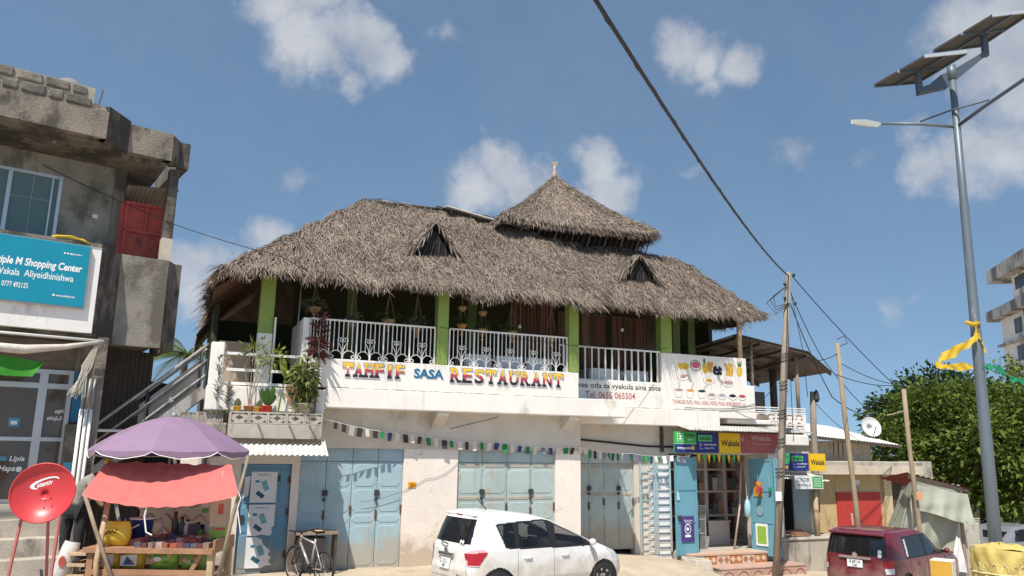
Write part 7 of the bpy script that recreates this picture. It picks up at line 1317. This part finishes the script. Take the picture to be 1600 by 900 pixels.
part('lantern', pm('lantern_shell', (.30, .31, .29), .4), la, lambda m: m.hexa([ll(1328, 189, .1), ll(1330, 194, -.05), ll(1372, 199, -.05), ll(1378, 194, .1), ll(1328, 187, .15), ll(1330, 187, -.02), ll(1352, 186, -.02), ll(1376, 191, .12)]), bevel=.01); part('lens', pm('lantern_lens', (.25, .21, .17), .3), la, lambda m: m.hexa([ll(1334, 194.5, -.04), ll(1336, 195.5, -.09), ll(1362, 199.2, -.09), ll(1364, 198, -.04), ll(1334, 193.5, -.04), ll(1336, 194, -.09), ll(1362, 197.5, -.09), ll(1364, 196.5, -.04)]))
part('bracket', lampd, la, lambda m: m.prism([ll(1436, 146), ll(1482, 136), ll(1486, 110), ll(1470, 117), ll(1452, 132), ll(1440, 136), ll(1440, 136)][:6], Vector((0, .12, 0)))); part('bracket', lampd, la, lambda m: m.prism([ll(1490, 128), ll(1541, 87), ll(1541, 80), ll(1535, 82), ll(1486, 111)], Vector((0, .12, 0)))); part('bracket_post', lampd, la, lambda m: m.bar(ll(1437, 146, .05), ll(1434, 112, .05), .09)); part('bracket_post', lampd, la, lambda m: m.bar(ll(1540, 88, .05), ll(1537, 50, .05), .09))
pback = pm('panel_back', (.085, .08, .076), .6, .12, 5); alf = pm('panel_frame', (.5, .51, .52), .35, .05, metal=.5)
def solar(a, b, c, d):
    q = [Vector(p) for p in (a, b, c, d)]; n_ = (q[1]-q[0]).cross(q[3]-q[0]).normalized(); n_ = n_ if n_.z > 0 else -n_
    p_ = part('solar_panel', pback, la, lambda m: m.hexa([x for x in q]+[x+n_*.03 for x in q])); part('cells', pm('solar_cells', (.01, .015, .04), .1), p_, lambda m: m.hexa([x+n_*.031 for x in q]+[x+n_*.034 for x in q])); part('panel_frame', alf, p_, lambda m: m.bar(q[2]+n_*.01, q[3]+n_*.01, .03, .06)); part('panel_frame', alf, p_, lambda m: m.bar(q[0].lerp(q[3], .5)+n_*.005-(q[2]-q[3])*.02, q[0].lerp(q[3], .5)+(q[2]-q[3])*.5+n_*.0, .03, .05)); part('frame_bar', lampd, p_, lambda m: m.bar(q[0].lerp(q[1], .5)-n_*.02, q[3].lerp(q[2], .5)-n_*.02, .05)); part('frame_bar', lampd, p_, lambda m: m.bar(q[0]-n_*.01, q[1]-n_*.01, .03, .05)); part('frame_bar', lampd, p_, lambda m: m.bar(q[1]-n_*.01, q[2]-n_*.01, .03, .05)); part('frame_bar', lampd, p_, lambda m: m.bar(q[0].lerp(q[3], .5)-n_*.015, q[1].lerp(q[2], .5)-n_*.015, .04))
    return p_
solar(ll(1366, 134, .5), ll(1434, 128, .4), ll(1510, 82, -.55), ll(1444, 89, -.45)); solar(ll(1458, 80, .5), ll(1532, 71, .4), ll(1612, 18, -.55), ll(1550, 25, -.45))
rb = root('yellow_ribbon', 'yellow fabric streamer knotted round the street lamp pole', 'streamer', O_); yr = pm('yellow_fabric', (.70, .47, .04), .6, .1, trans=.3); gr2 = pm('green_streamer', (.02, .24, .12), .6, .1, trans=.3)
def ribbon(pts, w_, mat, par, tw=0):
    P = [Vector(p) for p in pts]; n_ = len(P)-1
    def f(s, t): i = min(n_-1, int(s*n_)); k = s*n_-i; k2 = k*k*(3-2*k); p = P[i].lerp(P[i+1], k); a = tw*s+math.sin(s*7)*.35; wv = w_*(1+.25*math.sin(s*11)+.12*math.sin(s*31)); return p+Vector((.02*math.sin(s*23+t*3), math.sin(a)*wv*.6, math.cos(a)*wv))*(t-.5)+Vector((0, .015*math.sin(s*26+t*5), .008*math.sin(s*37)))
    return part('strip', mat, par, lambda m: m.grid(f, 40, 3), True)
part('knot', yr, rb, lambda m: m.tube([ll(1508, 503, -.09), ll(1520, 507, -.12), ll(1530, 505, -.08)], [.03, .04, .03], 8), True)
ribbon([ll(1526, 508, -.12), ll(1524, 530, -.16), ll(1490, 550, -.2), ll(1466, 562, -.2)], .15, yr, rb, .6); ribbon([ll(1462, 568, -.2), ll(1475, 573, -.25), ll(1500, 573, -.2), ll(1520, 573, -.12)], .11, yr, rb, .5); ribbon([ll(1528, 520, -.1), ll(1536, 540, -.1), ll(1545, 560, -.1)], .10, yr, rb, 1.0)
gs = root('green_streamer', 'green pennant streamer blowing to the right of the street lamp', 'streamer', O_); ribbon([ll(1540, 572, -.1), ll(1556, 574, -.15), ll(1575, 585, -.2)], .10, gr2, gs, .8); ribbon([ll(1578, 592, -.2), ll(1592, 594, -.25), ll(1612, 600, -.3)], .10, gr2, gs, .8); part('string', gr2, gs, lambda m: m.tube([ll(1535, 573, -.1), ll(1576, 588, -.2), ll(1625, 608, -.3)], .008, 4))
# ================================================================ wrapped bundle, bollard, motorcycle
bd = root('wrapped_bundle', 'drum wrapped in patterned yellow cloth at the foot of the street lamp', 'bundle', Vector((at(1565, 880, 12.2).x, 12.2, gz(7.6, 12.2)))); hb = at(1565, 856, 12.2).z-bd.location.z; yc = pm('yellow_cloth', (.55, .42, .13), .8, .12, 6, .01, 14); ycl = pm('cloth_pattern', (.68, .60, .34), .8)
part('drum', iron, bd, lambda m: m.lathe([(.36, 0), (.36, hb-.45)], 20), True)
def wrap(s, t): a = 2*math.pi*s; r_ = .385+.02*math.sin(a*3+1)+.012*math.sin(a*11+t*5)+.01*math.sin(a*7-t*9)-.06*max(0, t-.9)*10*.3; return Vector((math.cos(a)*r_, math.sin(a)*r_, hb-.5+.5*t+.02*math.sin(a*2+.5)*t))
cl_ = part('cloth', yc, bd, lambda m: m.grid(wrap, 64, 14), True); part('cloth_top', yc, bd, lambda m: m.grid(lambda s, t: Vector((wrap(s, 1).x*(1-t*.97), wrap(s, 1).y*(1-t*.97), wrap(s, 1).z+.05*math.sin(t*2.2)+.02*math.sin(s*19+t*6))), 64, 8), True)
part('rope', ycl, cl_, lambda m: m.tube([wrap(i/40, .30)*1.0+Vector((wrap(i/40, .3).x*.02, wrap(i/40, .3).y*.02, 0)) for i in range(41)], .012, 5, False))
for k in range(9):
    s0 = .5+k*.052
    for lev in (.36, .02): part('motif', ycl, cl_, lambda m: m.tube([wrap(s0+.018*math.cos(R(a))+.02, lev+.22*math.sin(R(a)))*1.0+Vector((wrap(s0, .5).x*.018, wrap(s0, .5).y*.018, 0)) for a in range(0, 181, 20)], .006, 4))
bo = root('concrete_bollard', 'square concrete bollard painted ochre and white before the dark red car', 'bollard', Vector((at(1474, 890, 11.0).x, 11.0, gz(6.1, 11.0)))); hbo = at(1474, 874, 11.0).z-bo.location.z; bo.rotation_euler = (0, 0, R(-38)); part('block', pm('white_kerb_paint', (.68, .63, .56), .85, .08, 5, .005, 30), bo, lambda m: m.box(-.135, .135, -.135, .135, -.05, hbo), bevel=.012); part('ochre_face', pm('ochre_paint', (.56, .32, .05), .85, .1, 5), bo, lambda m: m.box(-.13, .13, -.139, -.1355, -.05, hbo-.01))
mo = root('motorcycle', 'red motorcycle at the right edge behind the yellow bundle', 'motorcycle', Vector((at(1592, 880, 15).x-.25, 15.0, gz(9.8, 15))), R(65))
for x in (-.62, .62):
    wl = part('wheel', blackrub, mo, lambda m: m.tube([(x+.27*math.cos(a*math.pi/14), 0, .31+.27*math.sin(a*math.pi/14)) for a in range(29)], .045, 6, False), True); part('hub', greym, wl, lambda m: m.tube([(x, -.06, .31), (x, .06, .31)], .06, 8))
    for k in range(6): part('spoke', greym, wl, lambda m: m.bar((x, 0, .31), (x+.26*math.cos(k*1.05), 0, .31+.26*math.sin(k*1.05)), .015))
part('tank', pm('red_tank', (.35, .02, .02), .25, .05, coat=.5), mo, lambda m: m.lathe([(.03, -.28), (.13, -.15), (.15, .05), (.1, .22), (.03, .27)], 12, (.12, 0, .88), Matrix.Rotation(R(90), 3, 'Y')), True); part('seat', blackpl, mo, lambda m: m.hexa([(-.75, -.12, .78), (-.75, .12, .78), (-.12, .1, .78), (-.12, -.1, .78), (-.78, -.13, .9), (-.78, .13, .9), (-.1, .1, .86), (-.1, -.1, .86)]), bevel=.03); part('engine', greym, mo, lambda m: m.box(-.15, .25, -.12, .12, .3, .65), bevel=.04)
for s in (-1, 1): part('fork', chrome, mo, lambda m: m.tube([(.36, s*.08, .98), (.62, s*.09, .31)], .022, 6)); 
part('handlebar', blackpl, mo, lambda m: m.tube([(.22, -.36, 1.08), (.34, -.12, 1.05), (.34, .12, 1.05), (.22, .36, 1.08)], .014, 6)); part('headlight', chrome, mo, lambda m: m.lathe([(.02, -.06), (.09, 0), (.1, .06), (.001, .07)], 12, (.46, 0, .92), Matrix.Rotation(R(90), 3, 'Y'))); part('fender', pm('red_tank', (.35, .02, .02)), mo, lambda m: m.tube([(.62+.35*math.cos(R(a)), 0, .31+.35*math.sin(R(a))) for a in range(30, 151, 15)], .05, 6)); part('frame', iron, mo, lambda m: m.tube([(.36, 0, .95), (.1, 0, .35), (-.3, 0, .35), (-.62, 0, .31)], .03, 6)); part('blue_bag', pm('blue_tarp', (.03, .14, .35)), mo, lambda m: m.lathe([(.05, 0), (.2, .1), (.18, .25), (.03, .33)], 9, (-.55, 0, .9)), True)
# ================================================================ trees
tb1 = pm('tree_leaf_bright', (.125, .17, .028), .55, .2, island=.55, trans=.3); tb2 = pm('tree_leaf_dark', (.035, .070, .022), .6, .2, island=.5, trans=.2); bark = pm('bark', (.10, .08, .06), .95, .25, 5, .02, 20)
def tree(name, lab, base, H_, crowns, nl, lsz, mat, seed, trunk_r=.2, group='trees on the right'):
    o = root(name, lab, 'tree', base, 0, group); g = np.random.default_rng(seed); C_ = []; D_ = []
    part('trunk', bark, o, lambda m: m.tube([(0, 0, -.4), (.1, .05, H_*.3), (-.05, 0, H_*.6)], [trunk_r, trunk_r*.75, trunk_r*.4], 9), True)
    tot = sum(c[3]*c[4]*c[5] for c in crowns)
    for ci, (cx, cy, cz, rx, ry, rz_) in enumerate(crowns):
        part('limb', bark, o, lambda m: m.tube([(0, 0, H_*.28), (cx*.5, cy*.5, (cz+H_*.28)*.5), (cx, cy, cz)], [trunk_r*.55, trunk_r*.35, trunk_r*.12], 6), True)
        n = int(nl*rx*ry*rz_/tot); nc = max(12, n//120); v = g.normal(size=(nc, 3)); v /= np.linalg.norm(v, axis=1)[:, None]; cc = np.array([cx, cy, cz])+v*np.array([rx, ry, rz_])*g.uniform(.55, 1.0, nc)[:, None]
        idx_ = g.integers(0, nc, n); off = g.normal(size=(n, 3))*np.array([.24, .24, .17])*max(.6, min(rx, 1.6)); C_.append(cc[idx_]+off); D_.append(v[idx_]*.8+off*1.2+g.normal(0, .5, (n, 3))+np.array([0, 0, .15]))
    lv = leaves('crown', o, np.concatenate(C_), np.concatenate(D_), lsz, mat, .5, seed+1, .25); lv['kind'] = 'stuff'; return o
B1 = at(1492, 800, 32); tree('leafy_tree', 'bright green leafy tree behind the tarpaulin stall', Vector((B1.x, 32, -1.2)), 6.8, [(-1.7, 0, 3.8, 1.5, 1.6, 1.6), (.2, .2, 5.2, 2.1, 1.8, 1.9), (2.0, 0, 4.9, 1.7, 1.6, 1.8), (-.6, -.6, 2.6, 2.0, 1.2, 1.2), (1.8, -.4, 2.7, 1.7, 1.3, 1.3), (-1.3, .3, 5.4, 1.2, 1.1, 1.1)], 11000, .27, tb1, 41)
B2 = at(1462, 800, 40); tree('leafy_tree', 'dark dense round-topped tree behind the white dish', Vector((B2.x, 40, -1.3)), 8.2, [(-.3, 0, 5.6, 2.4, 2.2, 2.4), (1.8, 0, 5.6, 2.3, 2.0, 2.6), (-.5, -.6, 3.5, 2.4, 1.5, 1.7)], 14000, .30, tb2, 51)
B3 = at(1610, 800, 30); tree('leafy_tree', 'bright green leafy tree right of the street lamp', Vector((B3.x, 30, -1.2)), 7.0, [(-1.2, 0, 4.2, 1.6, 1.6, 1.8), (.8, 0, 5.0, 1.9, 1.7, 1.9), (-.8, -.4, 2.4, 1.6, 1.2, 1.1), (1.4, -.3, 2.8, 1.7, 1.3, 1.4)], 8500, .27, tb1, 61)
B4 = at(1535, 800, 35); tree('leafy_tree', 'dark tree filling the gap behind the street lamp pole', Vector((B4.x, 35, -1.3)), 7.0, [(0, 0, 4.9, 2.0, 1.8, 2.3), (1.2, 0, 3.6, 1.8, 1.6, 1.7), (-1.0, 0, 3.2, 1.7, 1.5, 1.5)], 8000, .30, tb2, 71)
B5 = at(1586, 700, 44); tree('conifer', 'pointed young tree top before the apartment block', Vector((B5.x, 44, -1.3)), 9.0, [(0, 0, 5.0, 1.5, 1.4, 2.0), (0, 0, 7.0, 1.0, 1.0, 1.4), (0, 0, 8.6, .5, .5, .9)], 5000, .22, tb1, 81)
B6 = at(1270, 690, 55); tree('leafy_tree', 'distant low green tree behind the zinc roof', Vector((B6.x, 55, -1.3)), 5.0, [(-1.5, 0, 3.0, 2.0, 1.5, 1.2), (1.5, 0, 2.8, 2.4, 1.5, 1.1), (4.0, 0, 2.5, 2.0, 1.5, 1.0)], 6000, .3, tb1, 91)
# ================================================================ apartment block and far house
ab = root('apartment_block', 'stained white concrete apartment block with rows of dark windows behind the trees', 'building', (59.6, 93.0, .0), R(90-14)); aw_ = pm('block_white', (.64, .62, .60), .9, .1, .6, stain=(.45, (.20, .19, .18), .35, .25)); ac = pm('block_ledge', (.40, .385, .365), .95, .2, .5, stain=(.6, (.10, .10, .095), .5, .3)); gdk = pm('block_window', (.035, .04, .045), .3, .1)
FHs = 3.15; NF = 6
part('wall', aw_, ab, lambda m: m.box(-40, 0, -9, 0, 0, NF*FHs-.1))
for k in range(1, NF): part('ledge', ac, ab, lambda m: m.box(-40, .5, 0.002, .5, k*FHs-.2, k*FHs+.05)); part('ledge_end', ac, ab, lambda m: m.box(.002, .5, -9, .001, k*FHs-.2, k*FHs+.05))
part('roof_edge', ac, ab, lambda m: m.box(-40, 1.6, -9.5, 1.1, NF*FHs-.1, NF*FHs+1.1)); part('penthouse', aw_, ab, lambda m: m.box(-40, -6.5, -8, .6, NF*FHs+1.1, NF*FHs+3.9)); part('penthouse_roof', ac, ab, lambda m: m.box(-40, -2.6, -8, 1.9, NF*FHs+3.9, NF*FHs+5.4)); part('penthouse_glass', gdk, ab, lambda m: m.box(-40, -7.4, .601, .64, NF*FHs+2.2, NF*FHs+3.6))
for k in range(NF):
    for j in range(9):
        x = -4.1-j*4.3
        wn = part('window', gdk, ab, lambda m: m.box(x-2.3, x, -.05, .02, k*FHs+.75, k*FHs+2.5)); part('mullion', ac, wn, lambda m: m.box(x-1.2, x-1.08, .021, .05, k*FHs+.75, k*FHs+2.5))
for j in range(9): part('drain_pipe', ac, ab, lambda m: m.box(-7.4-j*4.3-.15, -7.4-j*4.3, .002, .15, 0, NF*FHs))
for x in (-.3, -2.5): part('aerial', greym, ab, lambda m: m.bar((x, -2, NF*FHs+1.1), (x, -2, NF*FHs+5.0), .06))
fh = root('far_house', 'small pink and white house beyond the parked cars at the far right', 'house', (at(1590, 800, 62).x, 62, -1.4), R(12)); part('wall', pm('far_white', (.62, .56, .52), .9, .06), fh, lambda m: m.box(-4, 6, 0, 5, 0, 3.4)); part('roof', pm('far_roof', (.45, .42, .40)), fh, lambda m: m.prism([(-4.4, -.5, 3.4), (6.4, -.5, 3.4), (6.4, 5.5, 3.4), (-4.4, 5.5, 3.4)], (0, 0, .3)))
for x in (-2.5, .5, 3.5): part('window', gdk, fh, lambda m: m.box(x, x+1.0, -.05, .02, 1.6, 2.4))
part('shade', pm('far_dark', (.1, .09, .08)), fh, lambda m: m.box(-4, 6, -1.5, -.01, .9, 1.3))
fw = root('far_wall', 'dark hedge-covered wall closing the street at the right', 'wall', (at(1480, 800, 50).x, 50, -1.4), R(5)); part('wall', pm('dark_green_wall', (.05, .055, .035), .95, .3), fw, lambda m: m.box(-22, 20, 0, .4, 0, 2.2))
